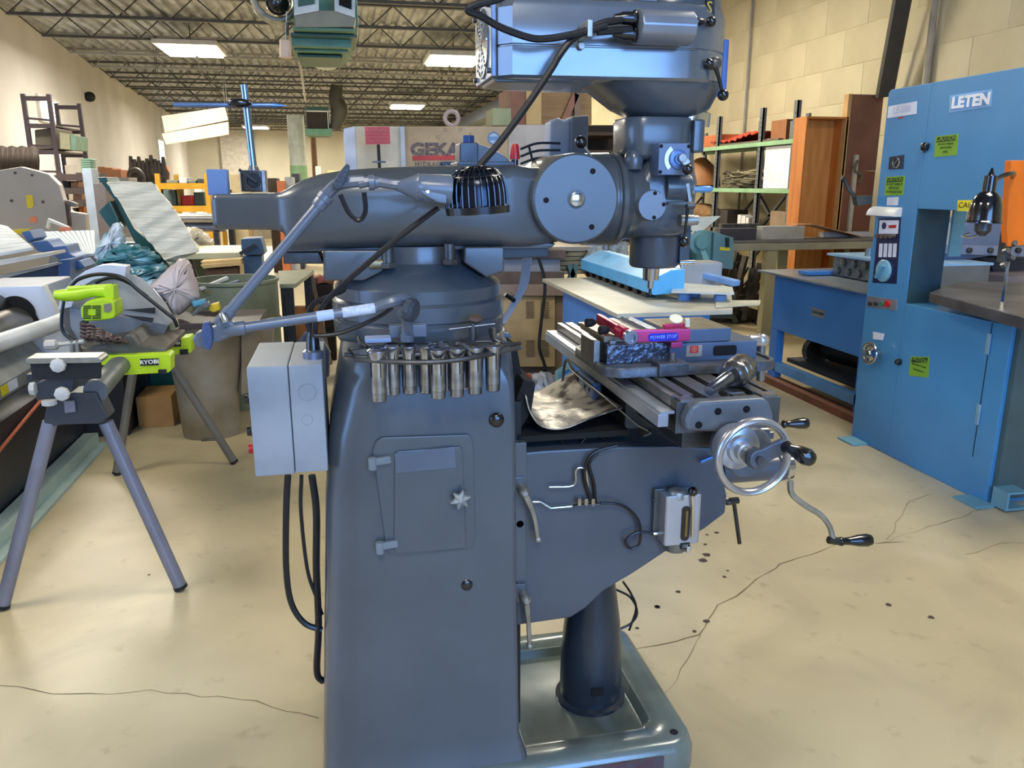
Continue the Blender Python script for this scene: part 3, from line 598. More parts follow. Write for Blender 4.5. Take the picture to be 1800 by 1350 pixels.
# knee elevating crank
e0 = P(1268, 828, Y=1.83); MB().lathe((.94, 1.83, e0.z), (1, 0, 0), [(0, .034), (.16, .034), (.165, .038), (.18, .038), (.185, .03)], 32).build('elevating_shaft', mat('knee_enamel', (80, 92, 106), .38), M, sharp=30)
MB().lathe((1.12, 1.83, e0.z), (1, 0, 0), [(0, .036), (.012, .036), (.014, .03), (.024, .03)], 32).build('elevating_dial', chrome, M, sharp=30)
MB().lathe(P(1380, 832, Y=1.83), (1, 0, .12), [(-.03, .014), (.0, .017), (.018, .017), (.022, .012)], 20).build('crank_boss', steel_d, M)
ck_ = [P(*q, Y=1.83) for q in ((1389, 845), (1392, 868), (1415, 888), (1442, 905), (1458, 925), (1464, 948))]
MB().tube(ck_, [.009, .0085, .0085, .008, .0085]).build('elevating_crank', alu, M)
MB().cyl(P(1456, 949, Y=1.83), P(1478, 952, Y=1.83), .011).build('crank_end', steel_d, M, bevel=.002)
grip(P(1476, 952, Y=1.83), (1, -.05, -.02), .1, .0165).build('hand_grip', black, M)
a, b = P(1290, 882, Y=1.80), P(1300, 955, Y=1.80); MB().cyl(a, b, .0055).cyl(a+V((-.012, 0, .003)), a+V((.012, 0, .003)), .009).build('knee_lock_handle', black, M); MB().cyl(a, V((.95, a.y, a.z)), .008).build('lock_stud', steel_d, M)
MB().bar(P(1230, 812, Y=1.74), P(1252, 803, Y=1.74), .012, .008).build('saddle_lock', mat('lock_blue', (90, 130, 190), .3, .4), M, bevel=.002)
# oiler, lines and fittings on the knee
oy = 1.70
o0, o1 = P(1172, 870, Y=oy), P(1222, 980, Y=oy)
om = mat('oiler_alu', (188, 190, 194), .3, .7)
zo1 = o0.z; zo0 = P(1200, 958, Y=oy).z
OB = MB().prism([V((a, b, zo0)) for a, b in rrect(o0.x, oy, P(1233, 900, Y=oy).x, oy+.055, .008, 4)], (0, 0, zo1-zo0-.005)).build('oil_pump', om, M, bevel=.003)
MB().lathe(((o0.x+o1.x)/2, oy+.03, zo0-.028), (0, 0, 1), [(0, .020), (.004, .027), (.012, .0285), (.03, .0285)], 28).build('pump_sump', mat('sump_dark', (120, 118, 110), .3, .5), OB)
MB().lathe(P(1190, 868, Y=oy+.02), (0, 0, 1), [(-.01, .022), (.006, .022), (.01, .02), (.014, .014)], 28).build('filler_cap', alu, OB)
MB().tube([P(1217, 945, Y=oy-.008), P(1218, 900, Y=oy-.008), P(1217, 868, Y=oy-.008)], .004).build('pump_rod', chrome, OB)
MB().ball(P(1218, 864, Y=oy-.004), .0125).build('pump_knob', black, OB)
wx = P(1205, 920, Y=oy); MB().prism([V((wx.x+a, oy-.002, wx.z+b)) for a, b in rrect(-.0115, -.046, .0105, .046, .010, 5)], (0, .006, 0)).build('sight_glass', mat('sight_dark', (34, 24, 14), .15), OB)
MB().box((wx.x-.002, oy-.004, wx.z-.034), (wx.x+.004, oy-.0015, wx.z+.034)).build('oil_gauge', mat('oil_amber', (132, 100, 40), .2), OB)
lb = P(1204, 959, Y=oy-.001); MB().box((lb.x-.012, oy-.003, lb.z-.008), (lb.x+.012, oy+.001, lb.z+.007)).build('pump_label', blackm, OB)
text('ISK', .012, lb+V((0, -.0035, 0)), (1, 0, 0), (0, 0, 1), om, OB, ext=.0003)
MB().box((lb.x+.004, oy-.005, zo0-.022), (lb.x+.016, oy+.006, zo0-.004)).build('drain_fitting', chrome, OB, bevel=.002)
MB().box((o0.x-.015, 1.74, zo0+.01), (o0.x+.02, 1.756, zo1)).build('pump_bracket', paint_d, M, bevel=.003)
for pp_ in (878, 940): c = P(1151, pp_, Y=1.744); MB().cyl(c, c+V((0, -.004, 0)), .006).build('bracket_bolt', steel_d, M)
ky = 1.745
MB().tube([P(1148, 938, Y=ky-.01), P(1165, 936, Y=ky-.01)], .005).build('oil_fitting', chrome, M)
MB().tube(PL([(1148, 937), (1120, 936), (1100, 950), (1108, 964), (1124, 955), (1124, 920), (1108, 898), (1085, 886), (1055, 884)], Y=ky-.008), .0035).build('oil_line', rubber, M)
MB().tube(PL([(1040, 882), (1028, 840), (1032, 810), (1050, 793), (1085, 783)], Y=ky-.004), .004).build('oil_line', rubber, M)
MB().tube(PL([(1047, 884), (1044, 850), (1036, 815), (1052, 795)], Y=ky), .004).build('oil_line', rubber, M)
MB().tube(PL([(965, 856), (1008, 853), (1012, 828), (1020, 822), (1030, 828), (1034, 862)], Y=ky-.003), .0026, n=4).build('copper_line', chrome, M)
MB().tube(PL([(936, 882), (950, 882), (968, 893), (1005, 890)], Y=ky-.003), .0028, smooth=False).build('copper_line', chrome, M)
m = MB(); m.box(tuple(P(1010, 892, Y=ky-.012)), tuple(P(1052, 882, Y=ky)))
m.build('oil_manifold', steel_d, M, bevel=.002)
for px in (1018, 1030, 1042): c = P(px, 884, Y=ky-.006); MB().lathe(c, (0, 0, 1), [(-.006, .006), (.008, .006), (.012, .004)], 8).build('fitting_nut', chrome, M)
m = MB(); m.tube(PL([(1080, 1035), (1108, 1050), (1120, 1075), (1110, 1095), (1085, 1108)], Y=2.05), .0035); m.tube(PL([(1095, 1022), (1110, 1045), (1118, 1070), (1106, 1108)], Y=2.05), .0035); m.build('hanging_cable', rubber, M)
# ---------------------------------------------------------------- column furniture
cy = 1.706
dr = PL([(655, 790), (662, 774), (672, 768), (822, 763), (829, 768), (832, 790), (835, 945), (828, 962), (702, 976), (684, 972), (678, 960)], Y=cy)
MB().prism(dr, (0, -.006, 0)).build('door_frame', paint, M, bevel=.0025)
dp = PL([(693, 800), (698, 792), (808, 784), (813, 790), (819, 962), (698, 972), (692, 965)], Y=cy-.006)
DP = MB().prism(dp, (0, -.006, 0)).build('door_panel', paint, M, bevel=.004)
MB().prism(PL([(693, 797), (799, 785), (802, 822), (695, 832)], Y=cy-.0125), (0, -.002, 0)).build('door_plate', mat('plate_slate', (92, 102, 116), .35, .2), DP, bevel=.001)
st = []; sc_ = P(810, 880, Y=1.67)
for i in range(12): t = pi*2*i/12+.25; r = .024 if i % 2 == 0 else .0125; st.append(sc_+V((r*cos(t), 0, r*sin(t))))
m = MB(); v0 = m.bm.verts.new(sc_+V((0, -.012, 0))); ring = [m.bm.verts.new(p) for p in st]; bk = [m.bm.verts.new(p+V((0, .01, 0))) for p in st]
for i in range(12): j = (i+1) % 12; m.face((v0, ring[i], ring[j])); m.face((ring[i], bk[i], bk[j], ring[j]))
m.face(bk); m.cyl(sc_, sc_+V((0, .03, 0)), .006); m.build('star_knob', mat('star_alu', (148, 152, 150), .45, .3), M, sharp=15)
for q in ((655, 815), (668, 963)):
    c = P(*q, Y=1.69); MB().cyl(c+V((0, 0, -.014)), c+V((0, 0, .014)), .0095).bar(c+V((0, 0, .004)), c+V((.04, .004, .006)), .012, .016, (0, 0, 1)).build('door_hinge', mat('hinge_grey', (116, 124, 128), .5), M, bevel=.002)
for q in ((873, 738), (820, 1027)): c = P(*q, Y=1.71); MB().ball(c, .0175, (1, .6, 1)).build('plug_button', black, M)
# control enclosure on the back of the column
ex0, ex1 = P(441, 740, Y=1.73).x, P(513, 740, Y=1.73).x; ex2 = P(572, 740, Y=1.73).x
ez1, ez0 = P(500, 643, Y=1.73).z, P(500, 833, Y=1.73).z
EN = MB().box((ex1, 1.73, ez0), (ex2, 2.0, ez1)).build('enclosure', boxgrey, M, bevel=.003)
MB().box((ex0, 1.727, ez0-.002), (ex1-.001, 2.003, ez1+.001)).build('enclosure_cover', boxgrey, M, bevel=.004)
for q, r in (((540, 690), .0185), ((540, 738), .0115)): MB().torus(P(*q, Y=1.7295), (0, 1, 0), r, .0009, seg=32, rs=6).build('knockout', boxgrey, EN)
for q, c_ in (((438, 703), black), ((437, 758), black), ((436, 789), red)):
    c = P(*q, Y=1.80); MB().lathe((ex0+.002, 1.80, c.z), (-1, 0, 0), [(0, .015), (.01, .015), (.012, .011), (.02, .011)], 20).build('push_button', c_, M)
MB().lathe(P(551, 634, Y=1.80), (0, 0, 1), [(-.012, .02), (.004, .02), (.006, .023), (.022, .023), (.026, .016)], 12).build('conduit_gland', mat('gland_zinc', (130, 138, 160), .3, .7), M)
MB().lathe(P(551, 622, Y=1.80), (0, 0, 1), [(0, .0165), (.03, .0145), (.05, .009)], 16).build('gland_boot', black, M)
MB().box((.385, 1.77, .9), (.66, 2.1, .915)).build('knee_top_black', mat('apron_black', (12, 12, 13), .85), M)  # black sheet added over the knee top to darken that area
MB().tube(PL([(552, 635), (550, 600), (540, 560), (556, 530), (600, 512), (604, 505)], Y=1.80), .006).build('power_cable', rubber, M)
for pts, r in (([(506, 835), (503, 900), (503, 1000), (512, 1060), (535, 1095), (566, 1107)], .0075), ([(530, 835), (529, 900), (540, 1000), (556, 1050), (566, 1080)], .0045), ([(548, 835), (556, 900), (556, 1000), (560, 1100), (557, 1180), (568, 1198)], .0085)):
    MB().tube(PL(pts, Y=1.8), r).build('power_cable', rubber, M)
# bundle of grey tubes right of the turret and hanging black belt cover
BD = MB()
for k in range(5): BD.tube([P(925+k*3-4, 450, Y=2.05), P(918+k*3-4, 500, Y=2.05+.004*k), P(900+k*2-4, 540, Y=2.05), P(878+k*2, 570, Y=2.02)], .0035)
BD.build('oil_hose_bundle', mat('hose_grey', (150, 152, 158), .4), M)
MB().tube([P(888, 518, Y=2.04), P(905, 529, Y=2.04)], .006).build('cable_tie', black, M)
ap = PL([(868, 590), (908, 606), (916, 650), (928, 700), (932, 745), (905, 745), (903, 700), (890, 640)], Y=1.86)
MB().prism(ap, (0, .2, 0)).build('column_cover', mat('apron_black', (12, 12, 13), .85), M, bevel=.003)
MB().prism([V((.38, 1.79, .905)), V((.42, 1.79, .97)), V((.43, 1.79, 1.04)), V((.40, 1.79, 1.05)), V((.366, 1.79, .96))], (0, .3, 0)).build('column_cover', mat('apron_black', (12, 12, 13), .85), M, bevel=.003)
MB().prism(PL([(868, 583), (896, 586), (900, 594), (868, 594)], Y=1.86), (0, .2, 0)).build('apron_strip', mat('strip_blue', (70, 84, 100), .4), M, bevel=.002)
MB().tube(PL([(985, 775), (1000, 790), (1020, 780), (1040, 762), (1062, 772), (1085, 785)], Y=1.80), .003).build('oil_line', rubber, M)
# ================================================================ THINGS ON THE MILL
# way cover sheet draped between column and table
def drape(prof, y0, y1, wav=.006):
    pr = catmull([V((a, 0, b)) for a, b in prof], 6); g = []
    for j in range(11):
        t = j/10; g.append([V((p.x+wav*sin(6*t+p.x*30), y0+(y1-y0)*t+.0*p.x, p.z+wav*1.2*sin(5*t+p.x*25)+.0)) for p in pr])
    return g
cov = mat('stained_cover', (190, 182, 164), .38, .35, (70, 64, 56), 18, .3, 30, lo=.47, hi=.6)
a = thing('way_cover', (.55, 1.95, .90), 'stained silvery rubber way cover sagging behind the knee top', 'cover')
MB().sheet(drape([(.405, 1.02), (.415, .98), (.44, .945), (.50, .932), (.57, .945), (.64, .975)], 1.77, 2.14), .003).build('sheet', cov, a)
MB().sheet(drape([(.60, 1.0), (.64, .965), (.68, .93), (.72, .905), (.70, .895)], 1.775, 2.1, .003), .003).build('fold', mat('stained_cover_dull', (140, 134, 120), .5, .2, (96, 92, 82), 10, .3, 25), a)
MB().box((.40, 1.80, 1.01), (.425, 2.14, 1.022)).build('clamp_strip', steel_d, a)
# milling vise
X = thing('milling_vise', (.78, 1.84, 1.063), 'grey machine vise clamped across the mill table with red badge', 'vise')
vd = mat('vise_cast', (92, 96, 102), .42, .45, (72, 76, 82), 30, .2, 60)
vb = mat('vise_blue', (88, 104, 128), .38, .4, (78, 94, 118), 12, .05, 60)
vt = mat('vise_top', (150, 146, 132), .35, .6, (126, 120, 104), 25)
sec = []
for z, g in ((1.0635, 0), (1.082, 0), (1.086, -.003), (1.086, -.012), (1.081, -.014)): sec.append([V((p, q, z)) for p, q in rrect(.575-g, 1.702-g, 1.02+g, 2.0+g, .05+g, 7)])
MB().loft(sec).build('swivel_base', vd, X, sharp=40)
MB().box((.60, 1.775, 1.08), (.765, 1.93, 1.128)).build('bed_casting', mat('cast_rough', (104, 110, 122), .3, .6, (70, 76, 90), 40, .8, 45), X, bevel=.004)
MB().box((.755, 1.765, 1.08), (.985, 1.94, 1.126)).build('body', vb, X, bevel=.003)
MB().box((.75, 1.77, 1.1265), (.915, 1.94, 1.158)).build('movable_jaw', vb, X, bevel=.002)
MB().box((.752, 1.772, 1.158), (.913, 1.938, 1.1595)).build('jaw_top', vt, X)
for xa in (.572, .612): MB().box((xa, 1.79, 1.08), (xa+.016, 1.9, 1.135)).build('fixed_jaw_leg', steel, X, bevel=.0015)
MB().box((.588, 1.80, 1.085), (.612, 1.88, 1.13)).build('jaw_slot', hole, X)
MB().box((.60, 1.80, 1.128), (.672, 2.0, 1.145)).build('fixed_jaw', vt, X, bevel=.002)
m = MB(); m.box((.676, 1.80, 1.128), (.71, 2.02, 1.147)); m.box((.684, 1.8, 1.147), (.700, 2.02, 1.151)); m.build('jaw_plate', steel, X, bevel=.0015)
m = MB(); m.prism([V((.705, 1.81, 1.128)), V((.748, 1.81, 1.128)), V((.748, 1.81, 1.15)), V((.738, 1.81, 1.158)), V((.727, 1.81, 1.143)), V((.716, 1.81, 1.158)), V((.705, 1.81, 1.15))], (0, .19, 0)); m.build('vee_block', mat('vee_steel', (176, 186, 206), .22, .8), X, bevel=.001)
for xa in (.703, .749): MB().cyl((xa, 1.806, 1.15), (xa, 1.814, 1.15), .006).build('jaw_screw', blackm, X)
BG = MB().prism([V((a_, 1.7645, b_)) for a_, b_ in rrect(.797, 1.093, .838, 1.121, .002, 2)], (0, -.0015, 0)).build('badge', mat('badge_alu', (176, 170, 158), .35, .5), X)
MB().box((.806, 1.7618, 1.102), (.828, 1.763, 1.12)).build('badge_red', mat('badge_red', (190, 60, 50), .4), BG)
MB().torus((.817, 1.7615, 1.111), (0, 1, 0), .0055, .0005, seg=24, rs=5).cyl((.8115, 1.7615, 1.111), (.8225, 1.7615, 1.111), .0004, seg=5).cyl((.817, 1.7615, 1.1055), (.817, 1.7615, 1.1165), .0004, seg=5).build('badge_emblem', mat('emblem', (226, 170, 150), .5), BG)
sp_ = [V((a_, 1.7655, b_)) for a_, b_ in rrect(.868, 1.092, .93, 1.117, .007, 4)]
MB().prism(sp_, (0, -.0015, 0)).build('swivel_slot', hole, X)
MB().lathe((.985, 1.85, 1.107), (1, 0, 0), [(0, .014), (.02, .015), (.022, .0165), (.05, .0165), (.054, .014)], 24).build('handle_socket', mat('handle_alu', (196, 196, 200), .3, .8), X)
MB().ball((1.043, 1.85, 1.107), .0185, (1.1, .9, 1)).build('handle_head', mat('handle_alu', (196, 196, 200), .3, .8), X)
MB().lathe((1.043, 1.85, 1.095), (.05, -.02, -1), [(0, .0125), (.008, .0115), (.09, .0115), (.094, .010)], 20).build('handle_bar', mat('bar_steel', (140, 144, 150), .3, .8), X)
MB().box((.915, 1.88, 1.128), (.965, 1.91, 1.136)).build('guide_bar', steel, X, bevel=.001)
MB().box((.70, 1.69, 1.064), (.775, 1.745, 1.095)).build('hold_down_clamp', vd, X, bevel=.004)
MB().cyl((.742, 1.715, 1.09), (.742, 1.715, 1.115), .007).cyl((.742, 1.715, 1.09), (.742, 1.715, 1.1), .011, seg=6).build('clamp_stud', steel, X)
# red anodised stop
S = thing('vise_stop', (.66, 1.75, 1.13), 'magenta red anodised stop bar mounted on the near face of the vise', 'stop')
pk = mat('anodised_red', (196, 44, 84), .28, .55); pk2 = mat('anodised_magenta', (206, 70, 130), .28, .5)
f0, f1 = P(1105, 591, Y=1.735), P(1212, 588, Y=1.735)
MB().bar(f0, f1, .012, .03).build('front_bar', pk2, S, bevel=.003)
b1 = P(1052, 560, Y=1.90); MB().bar(f0+V((0, 0, 0)), b1, .014, .026).build('side_bar', pk, S, bevel=.003)
for k in range(4):
    p = f0.lerp(b1, .12+.05*k); MB().lathe(p, (b1-f0), [(-.003, .0155), (.003, .0155)], 20).build('collar_ring', pk, S)
MB().lathe(f0+V((0, -.004, .0)), (-.0, -1, -.05), [(0, .017), (.014, .017), (.016, .015), (.016, .010), (.01, .009)], 28).build('clamp_knob', mat('knob_alu', (150, 160, 176), .25, .8), S, sharp=30)
lp = P(1168, 592, Y=1.728); LPb = MB().prism([V((lp.x+p, 1.7285, lp.z+q)) for p, q in rrect(-.04, -.010, .034, .009, .008, 5)], (0, -.0012, 0)).build('blue_label', mat('label_blue', (40, 40, 190), .3), S)
text('POWER STOP', .0115, lp+V((-.003, -.0022, -.0)), (1, 0, .02), (0, 0, 1), mat('label_letters', (150, 190, 250), .4), LPb, ext=.0003, sx=.93)
MB().cyl(P(1208, 574, Y=1.735), P(1208, 560, Y=1.735), .006).lathe(P(1188, 562, Y=1.74), (-.1, -.6, 1), [(0, .004), (.001, .0155), (.004, .0155)], 28).build('white_knob', mat('knob_cream', (230, 224, 196), .4), S)
MB().box(tuple(P(1168, 578, Y=1.74)), tuple(P(1205, 567, Y=1.755))).build('stop_block', pk, S, bevel=.002)
MB().box(tuple(P(1180, 612, Y=1.74)), tuple(P(1197, 600, Y=1.75))).build('stop_lug', pk2, S, bevel=.0015)
for q, Y_ in (((1040, 567), 1.87), ((1064, 580), 1.80)):
    c = P(*q, Y=Y_); MB().lathe(c, (-1, -.2, 0), [(-.01, .006), (0, .011), (.014, .011), (.016, .009)], 12).build('black_knob', blackm, S)
# drill chuck lying on the table
K = thing('drill_chuck', (.80, 1.56, 1.064), 'keyless drill chuck with tapered arbor lying on the near end of the mill table', 'chuck')
d = (V((.862, 1.60, 1.099))-V((.735, 1.50, 1.078))); d.normalize(); o = V((.845, 1.586, 1.0975))-d*.03
MB().lathe(o-d*.012, -d, [(0, .015), (.02, .0155), (.1, .0115), (.102, .010)], 24).build('arbor', mat('arbor_steel', (110, 116, 128), .2, .9), K)
MB().lathe(o-d*.012, d, [(0, .023), (.008, .029), (.015, .0315), (.017, .0315), (.019, .0335), (.036, .0335), (.038, .032), (.04, .0335), (.062, .0335), (.07, .029), (.082, .021), (.083, .01)], 32).build('chuck_body', mat('chuck_steel', (128, 126, 122), .25, .9), K, sharp=30)
MB().cyl(o+d*.055+V((0, -.030, .012)), o+d*.055+V((0, -.0325, .014)), .004).build('key_hole', hole, K)
# collet rack on the column
R = thing('collet_rack', (.25, 1.65, 1.14), 'thin metal collet rack arching across the front of the mill column', 'rack')
MB().tube([P(x, y, Y=Y_) for x, y, Y_ in ((624, 632, 1.64), (690, 636, 1.61), (770, 636, 1.60), (840, 627, 1.61), (913, 611, 1.66))], .0055).build('front_bar', steel_d, R)
MB().tube([P(x, y, Y=Y_) for x, y, Y_ in ((605, 623, 1.66), (650, 628, 1.665), (740, 622, 1.66), (830, 612, 1.66), (915, 604, 1.69))], .0045).build('middle_bar', steel_d, R)
MB().tube([P(x, y, Y=Y_) for x, y, Y_ in ((612, 614, 1.69), (650, 610, 1.692), (760, 605, 1.69), (860, 600, 1.69), (913, 605, 1.69))], .003).build('rear_bar', steel_d, R)
MB().bar(P(613, 614, Y=1.69), P(625, 632, Y=1.64), .006, .004).bar(P(906, 606, Y=1.70), P(914, 611, Y=1.66), .01, .006).build('end_link', steel_d, R)
MB().tube([P(866, 580, Y=1.71), P(868, 595, Y=1.69), P(880, 602, Y=1.68)], [.01, .006, .004]).build('rack_post', steel_d, R)
MB().tube([P(630, 592, Y=1.70), P(633, 602, Y=1.68), P(645, 610, Y=1.67)], [.003, .005, .004]).build('rack_post', steel_d, R)
cs = mat('collet_steel', (176, 178, 182), .2, .95, (140, 140, 144), 40)
C0 = None
CL = [(663, 612, 1.633, 1.02, 'leftmost collet of the front row, longest hanging'), (769, 610, 1.633, 1.0, 'front row collet in the middle of the rack'), (802, 608, 1.633, .99, 'front row collet just right of the middle'), (834, 606, 1.633, .96, 'front row collet second from the right end'), (866, 604, 1.64, .93, 'rightmost collet of the rack, standing apart'),
      (688, 604, 1.668, 1.0, 'leftmost collet of the rear row'), (718, 604, 1.668, .98, 'second collet of the rear row from the left'), (748, 604, 1.668, .97, 'third collet of the rear row from the left'), (784, 601, 1.675, .96, 'rear row collet seen between the two middle front ones'), (815, 600, 1.675, .95, 'rearmost collet near the right part of the rack')]
for px, py, Y_, s_, lb in CL:
    p = P(px, py, Y=Y_)
    if C0 is None:
        C0 = thing('collet', p, 'steel collet, '+lb, 'collet', 'steel collets hanging in the rack')
        MB().lathe(p, (0, 0, -1), [(.0, .0065), (.0, .013), (.004, .0182), (.007, .0185), (.024, .0138), (.06, .0134)], 28).build('head', cs, C0, sharp=25)
        MB().lathe(p+V((0, 0, -.06)), (0, 0, -1), [(0, .0134), (.028, .0134), (.029, .0126), (.043, .0126), (.045, .011)], 28).build('shank', cs, C0, sharp=25)
        MB().cyl(p+V((0, 0, -.002)), p+V((0, 0, .0008)), .0062, seg=14).build('bore', hole, C0)
        sl = MB()
        for k in range(3):
            t = radians(-60+75*k); dd = V((sin(t), -cos(t), 0)); sl.bar(p+dd*.0148+V((0, 0, -.004)), p+dd*.0128+V((0, 0, -.055)), .001, .003, tuple(dd))
        sl.build('slit', hole, C0); C0.scale = (1.2, 1.2, 1.08)
    else:
        c = dup(C0, p, label='steel collet, '+lb); c.scale = (1.2, 1.2, s_*1.06)
# small clamp screw above the rack
q = thing('clamp_screw', P(835, 585, Y=1.70), 'small dark tommy bar clamp standing above the collets on the turret', 'clamp')
MB().cyl(P(831, 598, Y=1.69), P(831, 568, Y=1.69), .008, seg=12).build('post', steel_d, q); MB().cyl(P(789, 579, Y=1.685), P(870, 569, Y=1.685), .0022).build('tommy_bar', steel, q)
MB().lathe(P(836, 560, Y=1.70), (0, -.3, 1), [(-.006, .013), (0, .016), (.006, .012)], 10).build('cap', mat('rusty_cap', (80, 62, 50), .7), q)
# articulated work lamp
W = thing('work_lamp', P(716, 600, Y=1.66), 'grey articulated work lamp with black caged head reaching left of the column', 'lamp')
LY = 1.56
kn = mat('knob_dark', (52, 60, 70), .5, 0, bump=.3, bscale=200)
MB().box(tuple(P(684, 590, Y=1.72)), tuple(P(750, 571, Y=1.69))).build('wall_bracket', lampgrey, W, bevel=.002)
MB().lathe(P(716, 600, Y=1.66), (0, 0, 1), [(0, .014), (.014, .015), (.016, .012), (.034, .012)], 20).build('swivel_socket', lampgrey, W)
MB().tube([P(717, 585, Y=1.66), P(716, 570, Y=1.64), P(706, 548, Y=1.61)], .0105).build('swivel_neck', lampgrey, W)
MB().box(tuple(P(642, 604, Y=1.66)), tuple(P(686, 588, Y=1.70))).build('switch_box', mat('switch_blue', (150, 164, 190), .4), W, bevel=.003)
MB().tube([P(660, 540, Y=LY+.01), P(690, 530, Y=LY+.01), P(712, 527, Y=LY+.02), P(728, 535, Y=LY+.02)], [.0095, .0115, .013, .009]).build('joint_yoke', lampgrey, W)
MB().lathe(P(722, 545, Y=LY), (.75, -.55, -.15), [(-.012, .010), (-.006, .024), (.006, .024), (.012, .016)], 10).build('joint_knob', kn, W)
A1a, A1b = P(400, 580, Y=LY-.02), P(662, 541, Y=LY+.01)
MB().cyl(A1a, A1b, .0098, seg=24).build('lower_arm', lampgrey, W)
MB().cyl(A1a.lerp(A1b, .76), A1a.lerp(A1b, .985), .0102, seg=24).build('arm_label', mat('label_paper', (206, 214, 230), .5, 0, (170, 180, 200), 120), W)
MB().cyl(A1a.lerp(A1b, .585), A1a.lerp(A1b, .70), .0101, seg=24).build('arm_label', mat('label_plain', (176, 196, 226), .5), W)
MB().lathe(A1a, (A1b-A1a), [(-.012, .010), (0, .0135), (.03, .0135), (.032, .0105)], 20).build('arm_collar', lampgrey, W)
MB().prism(PL([(398, 560), (382, 572), (362, 578), (343, 585), (337, 597), (345, 612), (358, 615), (372, 606), (390, 600), (410, 590), (414, 570)], Y=LY-.03), (0, .024, 0)).build('elbow', lampgrey, W, bevel=.006, bseg=3)
MB().prism(PL([(357, 567), (367, 566), (372, 580), (373, 598), (370, 614), (362, 617), (355, 600), (354, 580)], Y=LY-.05), (0, .02, 0)).build('elbow_knob', mat('knob_blue', (60, 84, 130), .4, 0, bump=.6, bscale=260), W, bevel=.003)
MB().lathe(P(397, 566, Y=LY-.04), (-.3, 0, 1), [(0, .007), (.01, .008), (.018, .006)], 12).build('elbow_screw', chrome, W)
B1a, B1b = P(383, 572, Y=LY-.02), P(560, 362, Y=LY)
MB().cyl(B1a, B1b, .0098, seg=24).build('upper_arm', lampgrey, W)
MB().cyl(B1a, B1a.lerp(B1b, .13), .0122, seg=24).build('arm_sleeve', lampgrey, W, bevel=.001)
MB().lathe(B1b, (B1b-B1a), [(-.004, .0125), (.004, .0135), (.012, .0125), (.013, .0145), (.024, .0145), (.026, .011)], 20).build('arm_collar', lampgrey, W)
MB().tube([B1b, P(580, 335, Y=LY), P(600, 322, Y=LY), P(640, 318, Y=LY)], [.0105, .011, .012, .0105]).build('upper_joint', lampgrey, W)
MB().prism(PL([(590, 334), (583, 325), (598, 300), (609, 287), (615, 290), (614, 304), (601, 331)], Y=LY-.03), (0, .018, 0)).build('upper_knob', kn, W, bevel=.003)
MB().tube([P(630, 322, Y=LY), P(655, 319, Y=LY), P(690, 324, Y=LY), P(712, 326, Y=LY)], [.0105, .0095, .0095, .011]).build('swivel_neck', lampgrey, W)
MB().lathe(P(648, 321, Y=LY), (1, 0, 0), [(0, .014), (.01, .014), (.012, .011), (.018, .011)], 16).build('neck_collar', lampgrey, W)
a, b = P(705, 327, Y=LY), P(786, 334, Y=LY)
MB().lathe(a, (b-a), [(-.008, .010), (0, .012), (.025, .022), (.03, .026), (.034, .025), (.04, .026), (.085, .028), (.095, .028)], 28).build('lamp_holder', lampgrey, W, sharp=30)
MB().prism([p+V((0, -.006, 0)) for p in PL([(738, 333), (785, 338), (785, 358), (768, 356), (742, 342)], Y=LY-.02)], (0, .03, 0)).build('holder_flat', lampgrey, W, bevel=.003)
MB().lathe(P(752, 337, Y=LY-.028), (0, -1, 0), [(0, .004), (.001, .003)], 10).build('holder_screw', chrome, W)
hc = P(840, 370, Y=LY+.02); RH = .0605
MB().lathe(hc+V((0, 0, .004)), (-.06, 0, 1), [(0, RH*.95), (.02, RH*.95), (.045, RH*.92), (.062, RH*.8), (.074, RH*.5), (.078, .01)], 40).build('reflector', mat('reflector_dark', (34, 38, 50), .2, .7), W)
cage = mat('cage_black', (16, 18, 24), .25, .2, coat=.5)
ax_ = V((-.06, 0, 1)).normalized(); u_, v_ = frame(ax_)
m = MB()
m.lathe(hc, ax_, [(-.006, RH*.97), (-.006, RH*1.04), (.008, RH*1.05), (.01, RH*.98)], 48); m.build('cage_rim', cage, W, sharp=30)
RIB = None
for k in range(30):
    t = 2*pi*k/30; dd = u_*cos(t)+v_*sin(t)
    pts = [hc+ax_*h+dd*r for h, r in ((.005, RH*1.02), (.03, RH*1.02), (.052, RH*.97), (.07, RH*.8), (.08, RH*.5), (.083, RH*.2))]
    MB().tube(pts, .0016, seg=5, n=3).build('cage_rib', cage, W)
for h, r in ((.064, .88), (.077, .62), (.083, .3)): MB().torus(hc+ax_*h, ax_, RH*r, .0015, seg=36, rs=5).build('cage_ring', cage, W)
MB().lathe(hc, ax_, [(-.007, RH*.9), (-.003, RH*.9)], 36).build('lens', mat('lens_glass', (160, 150, 130), .15), W)
MB().tube(PL([(598, 342), (612, 372), (630, 387), (642, 372), (640, 338)], Y=LY-.01), .0045).build('lamp_cord', rubber, W)
MB().tube(PL([(770, 365), (700, 418), (640, 468), (600, 503), (570, 535), (556, 560), (553, 590)], Y=LY+.05), .0058).build('lamp_cord', rubber, W)
MB().tube(PL([(552, 588), (556, 590), (600, 585), (660, 560), (690, 540)], Y=LY+.03), .0045).build('lamp_cord', rubber, W)
q = MB().tube(PL([(1066, 45), (1030, 55), (1000, 62), (960, 68), (930, 66), (880, 48), (845, 28), (822, 18), (838, 8), (870, 0), (900, -12)], Y=1.73), .0075).tube(PL([(1110, 52), (1075, 54), (1050, 56)], Y=1.735), .0075).build('motor_cable', rubber); settag(q, 'thick black motor cable looping across the head housing', 'cable')
q = MB().tube(PL([(1108, 32), (1085, 36), (1056, 42), (1010, 66), (985, 95), (970, 120), (930, 180), (880, 248), (842, 292)], Y=1.74), .0075).build('motor_cable', rubber); settag(q, 'black cable running down from the head box to the ram', 'cable')
